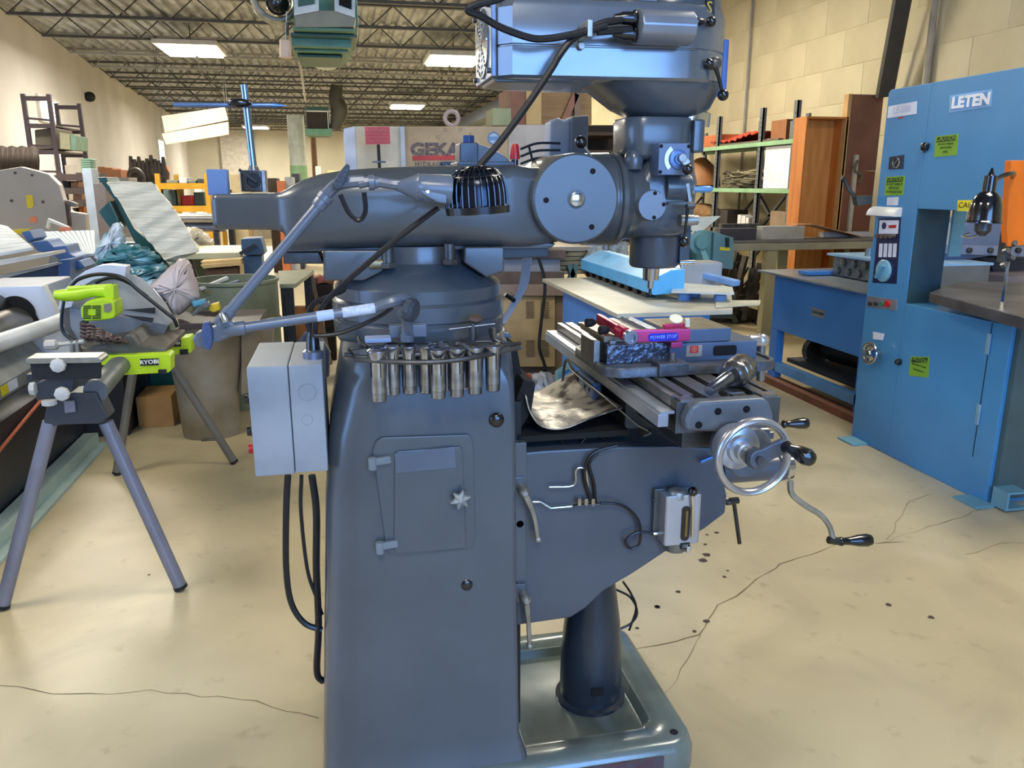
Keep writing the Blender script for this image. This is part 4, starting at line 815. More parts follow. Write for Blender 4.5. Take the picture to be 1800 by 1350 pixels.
c = P(1037, 47, Y=1.725); q = MB().box((c.x-.006, 1.722, c.z-.02), (c.x+.006, 1.79, c.z+.014)).cyl((c.x, 1.78, c.z-.028), (c.x, 1.79, c.z-.028), .008).build('cable_clip', alu, bevel=.002); settag(q, 'silver clip holding the two black cables on the head housing', 'clip')
# magnetic base with rod on the ram tail
q = thing('indicator_stand', P(447, 335, Y=1.93), 'black magnetic base with upright rod and crossbar on the ram tail', 'stand')
MB().box(tuple(P(427, 337, Y=1.88)), tuple(P(463, 300, Y=1.95))).build('magnet_block', black, q, bevel=.002)
MB().box(tuple(P(462, 337, Y=1.885)), tuple(P(469, 300, Y=1.945))).build('pole_piece', steel, q); MB().box(tuple(P(424, 337, Y=1.885)), tuple(P(428, 300, Y=1.945))).build('pole_piece', steel, q)
cc_ = P(446, 317, Y=1.878); MB().torus(cc_, (0, 1, 0), .0145, .0012, seg=28, rs=6).cyl(cc_+V((0, .003, 0)), cc_+V((0, -.004, 0)), .012).build('switch_dial', blackm, q)
MB().bar(P(420, 298, Y=1.87), P(452, 320, Y=1.87), .006, .006).build('switch_lever', black, q)
r0, r1 = P(446, 301, Y=1.92), P(429, 149, Y=1.92); MB().cyl(r0, r1, .008, seg=20).build('upright_rod', mat('rod_blue_chrome', (150, 170, 210), .15, 1), q)
MB().lathe(P(446, 301, Y=1.92), (0, 0, 1), [(-.002, .012), (.004, .012), (.012, .009)], 16).build('rod_nut', steel, q)
MB().cyl(P(305, 184, Y=1.91), P(480, 185, Y=1.91), .005, seg=16).build('cross_rod', mat('rod_blue', (110, 140, 190), .25, .7), q)
MB().cyl(P(480, 185, Y=1.91), P(503, 186, Y=1.91), .0065, .001, seg=16).build('scriber_tip', mat('rod_blue', (110, 140, 190), .25, .7), q)
MB().ball(P(421, 181, Y=1.895), .013, (2.0, 1, .75)).build('clamp_knob', black, q)
q = MB().box(tuple(P(366, 343, Y=1.86)), tuple(P(402, 298, Y=1.9))).build('gauge_box', mat('box_blue_grey', (104, 130, 172), .45), bevel=.002); settag(q, 'small upright blue grey box standing on the tail of the ram', 'box')
# digital readout console on its arm
q = thing('readout_console', P(1003, 240, Y=2.5), 'grey digital readout console seen edge on behind the ram knuckle', 'console')
MB().prism(PL([(1005, 204), (1036, 202), (1033, 284), (1003, 290)], Y=2.45), (0, .09, 0)).build('bezel', mat('bezel_grey', (70, 80, 96), .45), q, bevel=.008)
MB().prism(PL([(968, 212), (982, 206), (992, 212), (1005, 206), (1003, 288), (965, 285)], Y=2.47), (0, .08, 0)).build('housing', mat('console_grey', (120, 134, 158), .4), q, bevel=.008)
MB().tube([P(1000, 280, Y=2.6), P(990, 330, Y=2.55), P(975, 420, Y=2.4)], .015).build('support_arm', steel_d, q)
# ================================================================ RIGHT SIDE
def PX(pts, Y, d=.05): return MB().prism(PL(pts, Y=Y), (0, d, 0))
def one(mb, name, m, label, cat, group=None, **k): o = mb.build(name, m, **k); settag(o, label, cat, group); return o
# ---- vertical bandsaw
bl_ = mat('saw_blue', (74, 142, 190), .38, 0, (68, 134, 182), 2.5, .02, 60, coat=.15)
bld = mat('saw_teal_inside', (44, 78, 92), .5, 0, (38, 66, 80), 4); gg = mat('saw_grey_green', (70, 96, 98), .45)
XS, YB, YF = 2.97, 4.12, 3.12
B = thing('bandsaw', (3.2, 3.6, 0), 'tall blue vertical bandsaw at the right edge with caution labels', 'machine')
def xs(pts): return [V((XS, P(x, y, X=XS).y, P(x, y, X=XS).z)) for x, y in pts]
def XY(x, y, X=XS): return P(x, y, X=X)
yin = 3.78; zt1, zt0 = 1.372, .87
out = [(YB, 0.0), (YB, 1.985), (YB-.02, 2.0), (YF-.55, 2.0), (YF-.55, 1.42), (3.13, 1.40), (3.13, zt1), (yin, zt1), (yin, zt0), (3.05, zt0), (3.05, 0.03), (3.05, .0)]
MB().prism([V((XS, a, b)) for a, b in ((YB, 0), (YB, 1.985), (YB-.02, 2.0), (yin, 2.0), (yin, 0))], (.20, 0, 0)).build('column', bl_, B, bevel=.006)
MB().prism([V((XS, a, b)) for a, b in ((yin, 2.0), (3.13, 2.0), (3.13, zt1), (yin, zt1))], (.20, 0, 0)).build('upper_wheel_housing', bl_, B, bevel=.004)
MB().prism([V((XS, a, b)) for a, b in ((yin, zt0), (3.05, zt0), (3.05, 0.0), (yin, 0.0))], (.42, 0, 0)).build('lower_wheel_housing', bl_, B, bevel=.004)
MB().box((XS+.004, yin-.012, zt0), (XS+.196, yin-.001, zt1)).build('throat_liner', bld, B)
MB().box((XS+.205, yin-.03, 1.12), (XS+.28, yin-.015, 1.40)).build('blade_guard_rail', mat('guard_teal', (108, 158, 166), .45), B)
MB().box((XS+.02, 3.018, .03), (XS+.42, 3.049, zt0-.01)).build('front_cover', gg, B, bevel=.003)
MB().box((XS+.01, 3.10, 1.42), (XS+.20, 3.129, 1.99)).build('upper_front_cover', mat('saw_pale', (160, 184, 178), .5), B, bevel=.003)
for y in (3.02, 3.98):
    FT = MB().box((XS-.10, y-.02, 0), (XS+.02, y+.13, .012)).build('foot_plate', mat('foot_blue', (110, 160, 176), .5), B, bevel=.002)
MB().prism([V((XS+.0, 2.93, .012)), V((XS+.11, 2.93, .012)), V((XS+.11, 2.93, .022)), V((XS+.012, 2.93, .022)), V((XS+.012, 2.93, .092)), V((XS+.11, 2.93, .092)), V((XS+.11, 2.93, .102)), V((XS, 2.93, .102))], (0, .09, 0)).build('foot_channel', mat('foot_blue', (110, 160, 176), .5), B)
# door seam, hinges
a, b = XY(1745, 566), XY(1719, 770)
MB().box((XS-.0015, a.y-.002, .2), (XS+.001, a.y+.002, zt0-.005)).build('door_seam', hole, B)
for q in ((1738, 604), (1720, 728)):
    c = XY(*q); MB().box((XS-.006, c.y-.012, c.z-.05), (XS, c.y+.012, c.z+.05)).cyl((XS-.006, c.y-.01, c.z-.05), (XS-.006, c.y-.01, c.z+.05), .006, seg=10).build('hinge', mat('hinge_blue', (130, 170, 190), .5), B, bevel=.001)
def decal(pts, name, m, parent=B, d=.002):
    return MB().prism(xs(pts), (-d, 0, 0)).build(name, m, parent)
yd, ud = V((0, -1, 0)), V((0, 0, 1))
lime = mat('label_lime', (134, 178, 50), .5); limed = mat('label_dark_green', (40, 62, 26), .5); ink = mat('label_ink', (24, 34, 20), .6); lw_ = mat('label_white', (226, 230, 240), .4)
def dtext(s, x, y, size, m, parent, sx=1, d=.0032): return text(s, size, V((XS-d, XY(x, y).y, XY(x, y).z)), yd, ud, m, parent, ext=.0003, sx=sx, off=.0035 if size > .06 else 0)
L1 = decal([(1670, 168), (1744, 157), (1742, 187), (1669, 198)], 'brand_plate', mat('plate_pale_blue', (140, 190, 236), .35))
MB().prism([V((XS-.0025, p.y, p.z)) for p in PL([(1673, 171), (1741, 160), (1739, 184), (1672, 195)], X=XS)], (-.001, 0, 0)).build('plate_field', mat('plate_mid_blue', (96, 156, 214), .35), L1)
dtext('LETEN', 1707, 178, .072, mat('letters_white', (250, 252, 255), .3), L1, sx=1.2, d=.005)
L2 = decal([(1562, 187), (1612, 178), (1611, 200), (1560, 208)], 'white_plate', lw_); dtext('LE-500', 1586, 193, .05, mat('faint_letters', (190, 196, 220), .5), L2)
decal([(1578, 207), (1588, 205), (1587, 208), (1579, 209)], 'red_mark', red)
for pts, lines in (([(1645, 240), (1685, 235), (1682, 273), (1642, 276)], ((.16, 'CAUTION', .034), (.42, 'DO NOT OPERATE', .014), (.6, 'WITH DOORS', .014), (.8, 'OPEN', .014))), ([(1558, 311), (1591, 309), (1588, 343), (1555, 344)], ((.16, 'CAUTION', .03), (.42, 'DO NOT OPERATE', .018), (.62, 'WITHOUT', .021), (.82, 'EYE PROTECTION', .018))),
                   ([(1601, 627), (1634, 627), (1632, 664), (1598, 660)], ((.16, 'CAUTION', .032), (.45, 'DISCONNECT POWER', .012), (.7, 'BEFORE SERVICE', .012)))):
    L_ = decal(pts, 'caution_label', lime); q = xs(pts)
    def lp_(u, v): t = q[0].lerp(q[1], u); b_ = q[3].lerp(q[2], u); return t.lerp(b_, v)
    hd = [lp_(.07, .05), lp_(.93, .05), lp_(.93, .3), lp_(.07, .3)]
    MB().prism([p+V((-.002, 0, 0)) for p in hd], (-.0007, 0, 0)).build('label_header', limed, L_)
    for v, s_, sz in lines: text(s_, sz, lp_(.5, v)+V((-.0034, 0, 0)), yd, ud, lime if s_ == 'CAUTION' else ink, L_, ext=.0003, sx=.9)
L4 = decal([(1564, 276), (1590, 272), (1588, 297), (1562, 298)], 'emblem_plate', mat('plate_dark', (60, 66, 84), .3, .4))
m = MB(); c = XY(1576, 286); m.torus(c+V((-.003, 0, 0)), (1, 0, 0), .026, .003, seg=20, rs=5); 
m.build('emblem_ring', chrome, L4); MB().bar(c+V((-.003, .02, -.02)), c+V((-.003, -.02, .022)), .008, .003).build('emblem_stroke', chrome, L4)
decal([(1560, 347), (1580, 346), (1578, 361), (1559, 361)], 'white_sticker', lw_)
def knob(x, y, r, m, L_=.03):
    c = XY(x, y); return MB().lathe(c, (-1, 0, 0), [(0, r*1.0), (L_*.5, r), (L_*.8, r*.85), (L_, r*.4)], 24).build('knob', m, B)
knob(1629, 258, .022, black); knob(1582, 636, .018, black, .03)
for k in range(3): t = 2*pi*k/3+.5; c = XY(1629, 258)+V((-.012, .022*cos(t), .022*sin(t))); MB().ball(c, .008, seg=10).build('knob_lobe', black, B)
c0, c1 = XY(1536, 372), XY(1586, 372)
MB().prism([V((XS, 0, 0))+V((-.055*sin(t), 0, 0))+V((0, c0.y, c0.z-.012+.045*cos(t)*1.0)) for t in [radians(a) for a in range(0, 181, 20)]], (0, c1.y-c0.y, 0)).build('light_cover', white, B, bevel=.004) if False else \
    MB().prism([V((XS-.05*sin(t)*1.0, c0.y, c0.z-.02+.05*cos(t))) if t < pi/2+.01 else V((XS, c0.y, c0.z-.02)) for t in [radians(a) for a in (0, 20, 40, 60, 80, 90, 180)]], (0, c1.y-c0.y, 0)).build('light_cover', white, B, bevel=.003)
L5 = decal([(1545, 384), (1584, 383), (1576, 499), (1534, 497)], 'control_panel', mat('panel_navy', (26, 34, 74), .3))
def sub(pts, name, m, d0=.0025, d=.001): return MB().prism([p+V((-d0, 0, 0)) for p in xs(pts)], (-d, 0, 0)).build(name, m, L5)
sub([(1547, 387), (1581, 387), (1579, 411), (1545, 412)], 'panel_card', lw_)
sub([(1563, 396), (1577, 395), (1576, 401), (1563, 401)], 'card_red', red, .0037)
c = XY(1555, 397); MB().cyl(c+V((-.003, 0, 0)), c+V((-.0048, 0, 0)), .019).build('card_badge', mat('badge_navy', (30, 30, 90), .4), L5)
for k in range(4):
    x = 1546.5+8.2*k; sub([(x, 428), (x+6.2, 428), (x+4.8, 452), (x-1.4, 452)], 'gauge_slot', lw_)
    c = XY(x+2, 415); MB().cyl(c, c+V((-.03, 0, 0)), .013, seg=12).build('gauge_knob', mat('brown_knob', (110, 96, 88), .4, .4), L5)
c = XY(1555, 476); MB().lathe(c, (-1, 0, 0), [(0, .062), (.012, .062), (.016, .058), (.018, .04), (.02, .04)], 32).build('speed_dial', mat('dial_teal', (120, 170, 190), .4), B, sharp=30)
MB().obox(c+V((-.03, .0, -.004)), (.03, .02, .085), (radians(30), 0, 0)).build('dial_handle', mat('dial_teal2', (96, 150, 170), .4), B, bevel=.004)
L6 = decal([(1526, 520), (1578, 527), (1577, 546), (1525, 539)], 'switch_plate', mat('switch_alu', (168, 172, 184), .3, .6), d=.006)
for x, m_, r in ((1533, steel_d, .012), (1543, steel_d, .012), (1553, mat('green_button', (50, 120, 90), .3), .013), (1563, red, .018)):
    c = XY(x, 534); MB().cyl(c+V((-.006, 0, 0)), c+V((-.02, 0, 0)), r, seg=16).build('push_button', m_, B)
decal([(1535, 583), (1555, 587), (1552, 598), (1535, 596)], 'handwheel_label', lw_)
c = XY(1545, 620); MB().cyl(c, c+V((-.06, 0, 0)), .02).build('tension_shaft', chrome, B)
MB().torus(c+V((-.06, 0, 0)), (1, 0, 0), .058, .009, seg=36).lathe(c+V((-.062, 0, 0)), (-1, 0, 0), [(-.01, .05), (.0, .02), (.012, .016)], 24).build('tension_wheel', chrome, B)
# saw table, blade, lamp, orange guard
MB().prism([V((2.80, 3.40, .985)), V((3.25, 3.74, .985)), V((3.95, 3.6, .985)), V((3.7, 2.5, .985)), V((2.62, 2.62, .985))], (0, 0, -.05)).build('saw_table', mat('table_iron', (96, 96, 104), .35, .5, (70, 68, 70), 8), B, bevel=.005)
for y in (3.0, 2.85): MB().box((2.9, y-.03, .90), (3.5, y+.03, .935)).build('table_trunnion', steel_d, B, bevel=.004)
bx = P(1771, 470, Y=2.95); MB().box((bx.x-.001, bx.y-.008, .96), (bx.x+.001, bx.y+.008, 1.42)).build('blade', chrome, B)
org = mat('guard_orange', (244, 120, 20), .45)
g = PL([(1778, 282), (1812, 282), (1812, 430), (1772, 434), (1770, 400)], Y=2.92)
MB().prism(g, (0, .035, 0)).build('orange_guard', org, B, bevel=.003)
gp = P(1768, 420, Y=2.95)
MB().box((gp.x-.015, 2.93, gp.z-.1), (gp.x+.02, 2.97, gp.z+.05)).build('guide_post', steel_d, B, bevel=.004)
for k in range(4): MB().lathe(gp+V((.015*(-1)**k, -.02, -.02-.03*k)), (0, -1, .3), [(0, .014), (.02, .012)], 10).build('guide_block', steel, B)
LMP = thing('machine_lamp', P(1728, 340, Y=2.75), 'small black bell shaped work lamp on a gooseneck in front of the blue bandsaw', 'lamp')
lc = P(1729, 392, Y=2.75)
MB().lathe(lc, (.02, 0, 1), [(0, .066), (.006, .066), (.01, .062), (.07, .056), (.10, .046), (.118, .03), (.12, .024), (.18, .023), (.184, .012), (.21, .003)], 32).build('shade', mat('lamp_black_gloss', (12, 13, 20), .12, .2, coat=.7), LMP, sharp=30)
MB().tube([lc+V((.02, 0, .12)), lc+V((.08, .05, .17)), lc+V((.2, .1, .19)), lc+V((.36, .3, .15))], .009).build('gooseneck', black, LMP)
MB().lathe(lc, (0, 0, -1), [(0, .03), (.03, .03), (.05, .012)], 16).build('nozzle', steel_d, LMP)
MB().tube([lc+V((0, 0, -.04)), lc+V((-.05, 0, -.055)), lc+V((-.09, 0, -.05)), lc+V((-.06, 0, -.04))], .004).build('wire_loop', chrome, LMP)
yl = mat('sticker_yellow', (226, 206, 40), .5)
st_ = PX([(1684, 352), (1771, 351), (1771, 371), (1683, 371)], 3.11, .003).build('yellow_sticker', yl, B)
text('CAUTION', .035, P(1712, 361, Y=3.105), (1, 0, 0), (0, 0, 1), ink, st_, ext=.0003)
# flood-light jaw clamp between door and saw
PX([(1505, 345), (1534, 343), (1535, 358), (1508, 362)], 4.13, .05).build('clamp_body', steel_d, B, bevel=.008); MB().tube(PL([(1506, 350), (1492, 332), (1484, 315), (1480, 312)], Y=4.15), .012).build('clamp_rod', steel_d, B)
# ---- grey casting machine behind the saw throat
q = thing('shear_machine', (4.6, 4.9, 0), 'blue grey cast machine with long flat bed seen through the bandsaw throat', 'machine')
cg = mat('casting_grey', (110, 122, 146), .5, 0, (98, 110, 134), 3)
PX([(1660, 440), (1700, 392), (1810, 360), (1810, 440), (1660, 462)], 4.6, .3).build('beam', cg, q, bevel=.01)
PX([(1655, 430), (1810, 434), (1810, 452), (1655, 446)], 4.55, .35).build('beam_flange', mat('flange_grey', (124, 132, 152), .5), q, bevel=.005)
for x in (1704, 1741, 1790): c = P(x, 440, Y=4.54); MB().lathe(c, (0, -1, 0), [(-.01, .018), (.01, .018), (.014, .01)], 12).build('bolt', steel_d, q)
PX([(1722, 452), (1810, 452), (1810, 495), (1752, 495), (1744, 470)], 4.7, .25).build('bracket', mat('bracket_dark', (60, 58, 62), .6), q, bevel=.006)
MB().box((4.18, 4.4, .84), (5.4, 5.1, .92)).build('bed', mat('bed_grey', (140, 132, 140), .4, .3), q, bevel=.005)
MB().box((4.25, 4.5, 0), (5.3, 5.0, .84)).build('cabinet', mat('cabinet_dirty', (126, 124, 116), .6, 0, (100, 96, 90), 3), q, bevel=.01)
# ---- blue roll former behind the saw
rb = mat('former_blue', (62, 128, 206), .42, 0, (56, 120, 196), 3); rbl = mat('former_top', (150, 160, 170), .3, .4); fr = mat('former_grey', (120, 126, 132), .4, .4)
q = thing('roll_former', (3.8, 5.0, 0), 'blue roll forming machine with open base standing behind the tall bandsaw', 'machine')
x0, x1, y0_, y1_ = 3.2, 4.1, 4.35, 5.55
MB().box((x0, y0_, .42), (x1, y1_, .83)).build('body', rb, q, bevel=.004)
MB().box((x0-.08, y0_, .84), (x1+.05, y1_+.13, .855)).build('top_plate', rbl, q, bevel=.002)
for xx in (x0, x1-.08):
    for yy in (y1_-.1, y0_): MB().box((xx, yy, .05), (xx+.06, yy+.1, .42)).build('leg', rb, q)
MB().box((x0, y0_, .1), (x0+.05, y1_, .17)).build('rail', mat('rail_blue', (90, 150, 210), .4), q); MB().box((x1-.05, y0_, .1), (x1, y1_, .17)).build('rail', rb, q)
MB().box((x0-.05, y0_, 0), (x0+.05, y1_+.05, .05)).build('skid', mat('skid_red', (136, 84, 62), .7), q); MB().box((x1-.1, y0_, 0), (x1, y1_+.05, .05)).build('skid', mat('skid_red', (136, 84, 62), .7), q)
MB().box((x0+.1, y0_+.1, .17), (x1-.1, y1_-.1, .2)).build('motor_shelf', mat('shelf_dark', (50, 54, 62), .6), q)
MB().lathe((3.5, 5.25, .32), (0.15, -1, 0), [(0, .05), (.03, .09), (.1, .1), (.42, .1), (.46, .07), (.47, .02)], 24).build('motor', mat('motor_black', (34, 34, 36), .45, .3), q)
MB().cyl((3.45, 5.28, .28), (3.45, 5.34, .28), .1).build('pulley', steel_d, q); MB().cyl((3.45, 5.3, .45), (3.45, 5.33, .45), .05).build('pulley', steel_d, q)
MB().box((x0+.25, y0_, .86), (x1-.1, 5.2, 1.0)).build('roll_head', fr, q, bevel=.006); MB().box((x0+.22, y0_, 1.0), (x1-.08, 5.24, 1.015)).build('head_plate', mat('plate_light_blue', (150, 190, 224), .4), q)
for k in range(7):
    for r_ in range(2): MB().lathe((x0+.25, 5.12-.12*k-.06*r_, .90+.06*r_), (-1, 0, 0), [(0, .026), (.02, .026), (.022, .014)], 14).build('roll_nut', steel, q)
for k in range(3): MB().cyl((x0+.35+.1*k, 4.95-.15*k, 1.015), (x0+.35+.1*k, 4.95-.15*k, 1.07), .025, seg=10).build('adjuster', steel, q)
MB().box((x0+.05, 5.2, .86), (x0+.4, 5.32, .885)).build('guide', rb, q, bevel=.003)
LB = MB().box((x0-.003, 4.86, .60), (x0, 5.02, .66)).build('nameplate', mat('np_grey', (130, 134, 140), .4), q); text('LOCKFORMER', .026, (x0-.005, 4.94, .63), (0, -1, 0), (0, 0, 1), mat('np_ink', (40, 50, 80), .5), LB, ext=.0003, sx=.85)
# ---- blue roll former beyond the mill table
q = thing('roll_former', (1.6, 4.0, 0), 'light blue roll forming machine directly behind the mill table with rollers on top', 'machine')
MB().prism([V((1.24, 3.35, 0)), V((1.62, 3.35, 0)), V((1.95, 4.1, 0)), V((1.95, 4.5, 0)), V((1.24, 4.5, 0))], (0, 0, .93)).build('body', rb, q, bevel=.004)
MB().prism([V((1.14, 3.25, .935)), V((1.68, 3.25, .935)), V((2.05, 4.0, .935)), V((2.05, 4.6, .935)), V((1.14, 4.6, .935))], (0, 0, .02)).build('top_plate', mat('top_cream', (190, 186, 168), .4, .2), q, bevel=.002)
hp_ = [V((1.44, 4.75, .99)), V((1.47, 4.75, .98)), V((1.62, 4.75, .99)), V((1.62, 4.75, 1.10)), V((1.55, 4.75, 1.10)), V((1.44, 4.75, 1.05))]
MB().prism([V((p.x-.02, 3.6, p.z)) for p in hp_], (0, 1.15, 0)).build('roll_cover', mat('cover_sky', (88, 176, 228), .4), q, bevel=.004)
for k in range(9): MB().lathe((1.47, 3.7+.125*k, .975), (0, 1, 0), [(0, .03), (.03, .034), (.06, .03)], 12).build('roller', mat('roller_dark', (60, 56, 60), .3, .7), q)
for x, y in ((1.53, 4.6), (1.6, 3.85)): MB().cyl((x, y, 1.12), (x, y, 1.17), .022, seg=12).build('adjuster', steel, q)
MB().prism([V((1.50, 3.52, 1.0)), V((1.76, 3.40, 1.0)), V((1.86, 3.62, 1.0)), V((1.66, 3.85, 1.0))], (0, 0, .008)).build('guide_table', mat('guide_cream', (204, 208, 200), .4, .3), q)
for x, y in ((1.6, 3.6), (1.7, 3.7), (1.74, 3.5)): MB().lathe((x, y, .955), (0, 0, 1), [(0, .03), (.03, .03), (.045, .015)], 12).build('clamp_knob', mat('knob_blue2', (110, 150, 200), .4), q)
MB().bar((1.86, 4.0, 1.03), (1.98, 3.8, 1.0), .06, .03).build('arm', mat('arm_blue', (120, 160, 215), .4), q, bevel=.005)
MT = thing('gear_motor', (1.9, 4.05, 1.01), 'silver grey motor with round end resting on the light blue roll former', 'motor')
MB().lathe((1.74, 4.0, 1.04), (1, .05, 0), [(-.10, .05), (-.11, .062), (-.02, .064), (-.01, .05)], 28).build('bell', mat('motor_silver', (170, 168, 164), .3, .6), MT)
MB().box((1.73, 3.95, .96), (1.97, 4.1, 1.095)).build('casing', mat('motor_case', (176, 180, 184), .35, .5), MT, bevel=.012)
q = one(MB().prism([V((1.62, 3.30, .957)), V((1.86, 3.34, .957)), V((1.93, 3.46, .957)), V((1.72, 3.5, .957))], (0, 0, .005)), 'steel_sheet', mat('sheet_pale', (196, 196, 176), .4, .2), 'thin pale metal sheet sticking out from the light blue roll former', 'sheet')
# ---- teal shear with counterweight
tl = mat('shear_teal', (92, 136, 138), .5, 0, (82, 124, 126), 3); tld = mat('shear_green', (48, 92, 84), .55)
q = thing('folding_machine', (2.6, 5.9, 0), 'teal folding machine with counterweight arm behind the mill head', 'machine')
PX([(1218, 402), (1262, 408), (1290, 424), (1290, 470), (1225, 470)], 5.9, .4).build('side_frame', tl, q, bevel=.01)
PX([(1255, 408), (1290, 418), (1288, 474), (1252, 470)], 5.86, .3).build('control_box', mat('box_teal', (96, 134, 140), .45), q, bevel=.006)
PX([(1266, 434), (1283, 436), (1283, 441), (1266, 440)], 5.855, .004).build('yellow_label', yl, q)
PX([(1277, 418), (1282, 418), (1282, 434), (1277, 434)], 5.84, .03).build('switch', blackm, q)
PX([(1200, 382), (1267, 380), (1232, 408), (1195, 402)], 5.7, .03).build('tilted_plate', mat('plate_cream', (214, 216, 196), .4), q)
MB().lathe(P(1226, 425, Y=5.75), (0, -1, 0), [(0, .09), (.05, .09), (.06, .06), (.09, .05)], 20).build('hub', tl, q)
MB().bar(P(1232, 436, Y=5.7), P(1264, 520, Y=5.7), .04, .04, (0, 1, 0)).build('weight_arm', mat('arm_pale', (120, 164, 160), .5), q)
PX([(1237, 476), (1255, 469), (1266, 490), (1248, 502)], 5.65, .1).build('counterweight', tl, q, bevel=.006)
PX([(1180, 440), (1230, 444), (1222, 520), (1180, 515)], 6.0, .4).build('lower_frame', tld, q, bevel=.01)
PX([(1180, 500), (1290, 500), (1290, 560), (1180, 560)], 6.1, .4).build('base_frame', mat('base_dark_green', (40, 52, 44), .6), q, bevel=.01)
MB().box((P(1200, 520, Y=6.0).x, 6.0, 0), (P(1225, 520, Y=6).x, 6.4, .9)).build('leg', tld, q)
# ---- bench with tan legs
tan = mat('bench_tan', (150, 144, 114), .6, 0, (136, 130, 102), 4)
q = thing('work_bench', (4.7, 7.5, 0), 'steel work bench with thick tan legs between the teal machine and the blue bandsaw', 'bench')
zb = P(1335, 428, Y=7.3).z; xa = P(1290, 425, Y=7.3).x
MB().box((xa, 7.3, zb-.07), (5.5, 7.72, zb)).build('bench_top', mat('bench_edge', (150, 146, 124), .5, .1), q, bevel=.004)
MB().box((xa-.5, 7.35, zb+.004), (5.45, 7.7, zb+.03)).build('top_sheet', mat('bench_sheet', (126, 120, 112), .5, .3), q)
for x, y in ((4.17, 7.32), (4.47, 7.62), (5.35, 7.32)): MB().box((x-.055, y, 0), (x+.055, y+.1, zb-.07)).build('leg', tan, q, bevel=.006)
MB().box((4.1, 7.4, .25), (5.4, 7.6, .29)).build('stretcher', tan, q)
zz = zb+.031
def onb(px0, px1, y, d, h, name, m, lab, cat, **k):
    a, b = P(px0, 410, Y=y).x, P(px1, 410, Y=y).x; return one(MB().box((a, y, zz), (b, y+d, zz+h)), name, m, lab, cat, bevel=.003, **k)
onb(1340, 1414, 7.36, .12, .13, 'steel_channel', mat('channel_pale', (176, 174, 166), .4, .3), 'pale grey rectangular steel channel lying on the work bench', 'channel')
onb(1266, 1330, 7.40, .12, .11, 'dark_channel', mat('channel_dark', (66, 62, 70), .5, .2), 'dark grey steel channel lying on the left end of the work bench', 'channel')
onb(1268, 1335, 7.60, .08, .145, 'steel_bar', steel_d, 'long thin steel bar behind the dark channel on the bench', 'bar')
g_ = []
for i in range(9): g_.append([V((P(1400, 405, Y=7.4).x+.095*i, 7.40+.02*j, zz+.11-.0005*j+(.03 if i < 3 else .03-.022*(i-2)))) for j in range(14)])
one(MB().sheet(g_, .006), 'plywood_sheet', mat('thin_plywood', (186, 138, 98), .6, 0, (170, 122, 84), 3, stretch=(1, 6, 1)), 'thin curved brown plywood sheet lying on the bench beside the pale channel', 'board')
one(MB().box((4.9, 7.6, zz), (5.45, 7.7, zz+.05)), 'white_strip', mat('strip_white', (206, 200, 192), .5), 'pale strip at the back of the bench in front of the brown panel', 'strip')
# clutter in the dark below and beside the bench
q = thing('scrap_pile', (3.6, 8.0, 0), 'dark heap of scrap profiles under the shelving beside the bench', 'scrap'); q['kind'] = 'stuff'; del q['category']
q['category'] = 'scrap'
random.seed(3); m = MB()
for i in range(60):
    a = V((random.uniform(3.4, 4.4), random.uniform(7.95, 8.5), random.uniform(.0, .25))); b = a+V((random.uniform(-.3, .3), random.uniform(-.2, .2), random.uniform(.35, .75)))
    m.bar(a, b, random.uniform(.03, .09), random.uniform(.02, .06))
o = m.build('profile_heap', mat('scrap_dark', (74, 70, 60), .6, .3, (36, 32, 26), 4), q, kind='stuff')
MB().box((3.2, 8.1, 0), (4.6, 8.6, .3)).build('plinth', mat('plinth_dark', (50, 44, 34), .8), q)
# ---- shelving against the block wall
sf = thing('storage_rack', (5.2, 9.5, 0), 'steel storage rack with green beams along the block wall', 'rack')
sm = mat('rack_steel', (108, 112, 114), .45, .4); sg = mat('rack_green', (136, 176, 132), .5)
SX = 4.9
ys = [P(x, 220, X=SX).y for x in (1433, 1337, 1262)]+[11.9]
ys[0] = 8.35
ztops = [P(x, y, X=SX).z for x, y in ((1433, 170), (1337, 190), (1262, 205))]+[2.3]
for i, (y, zt) in enumerate(zip(ys, ztops)):
    m_ = MB(); m_.box((SX, y-.035, 0), (SX+.02, y+.035, zt)).box((SX, y-.035, 0), (SX+.05, y-.03, zt)).build('upright', sm, sf)
    MB().box((SX+.6, y-.035, 0), (SX+.63, y+.035, zt-.05)).build('upright', sm, sf)
    hl = MB()
    for k in range(40):
        z = .1+.055*k
        if z < zt-.03: hl.box((SX-.001, y-.012, z), (SX, y+.006, z+.02))
    hl.build('punched_holes', mat('hole_grey', (60, 62, 64), .8), sf, kind='stuff')
    MB().bar((SX+.02, y, .6), (SX+.6, y, 1.3), .02, .03).build('brace', sm, sf)
zs1, zs2 = P(1385, 245, X=SX).z, P(1385, 332, X=SX).z
for z in (zs1, zs2): 
    MB().box((SX-.015, ys[0]-.04, z-.05), (SX, ys[-1]+.1, z)).build('beam', sg, sf, bevel=.003); MB().box((SX+.6, ys[0]-.04, z-.05), (SX+.615, ys[-1]+.1, z)).build('beam', sg, sf)
    MB().box((SX, ys[0]-.04, z-.012), (SX+.6, ys[-1]+.1, z-.002)).build('shelf_deck', mat('deck_dark', (84, 86, 74), .7), sf)
MB().bar((SX+.3, 8.9, zs2-.06), (SX+.3, 9.6, .85), .03, .04).build('cross_brace', sm, sf); MB().bar((SX+.3, 9.6, zs2-.06), (SX+.3, 8.9, .85), .03, .04).build('cross_brace', sm, sf)
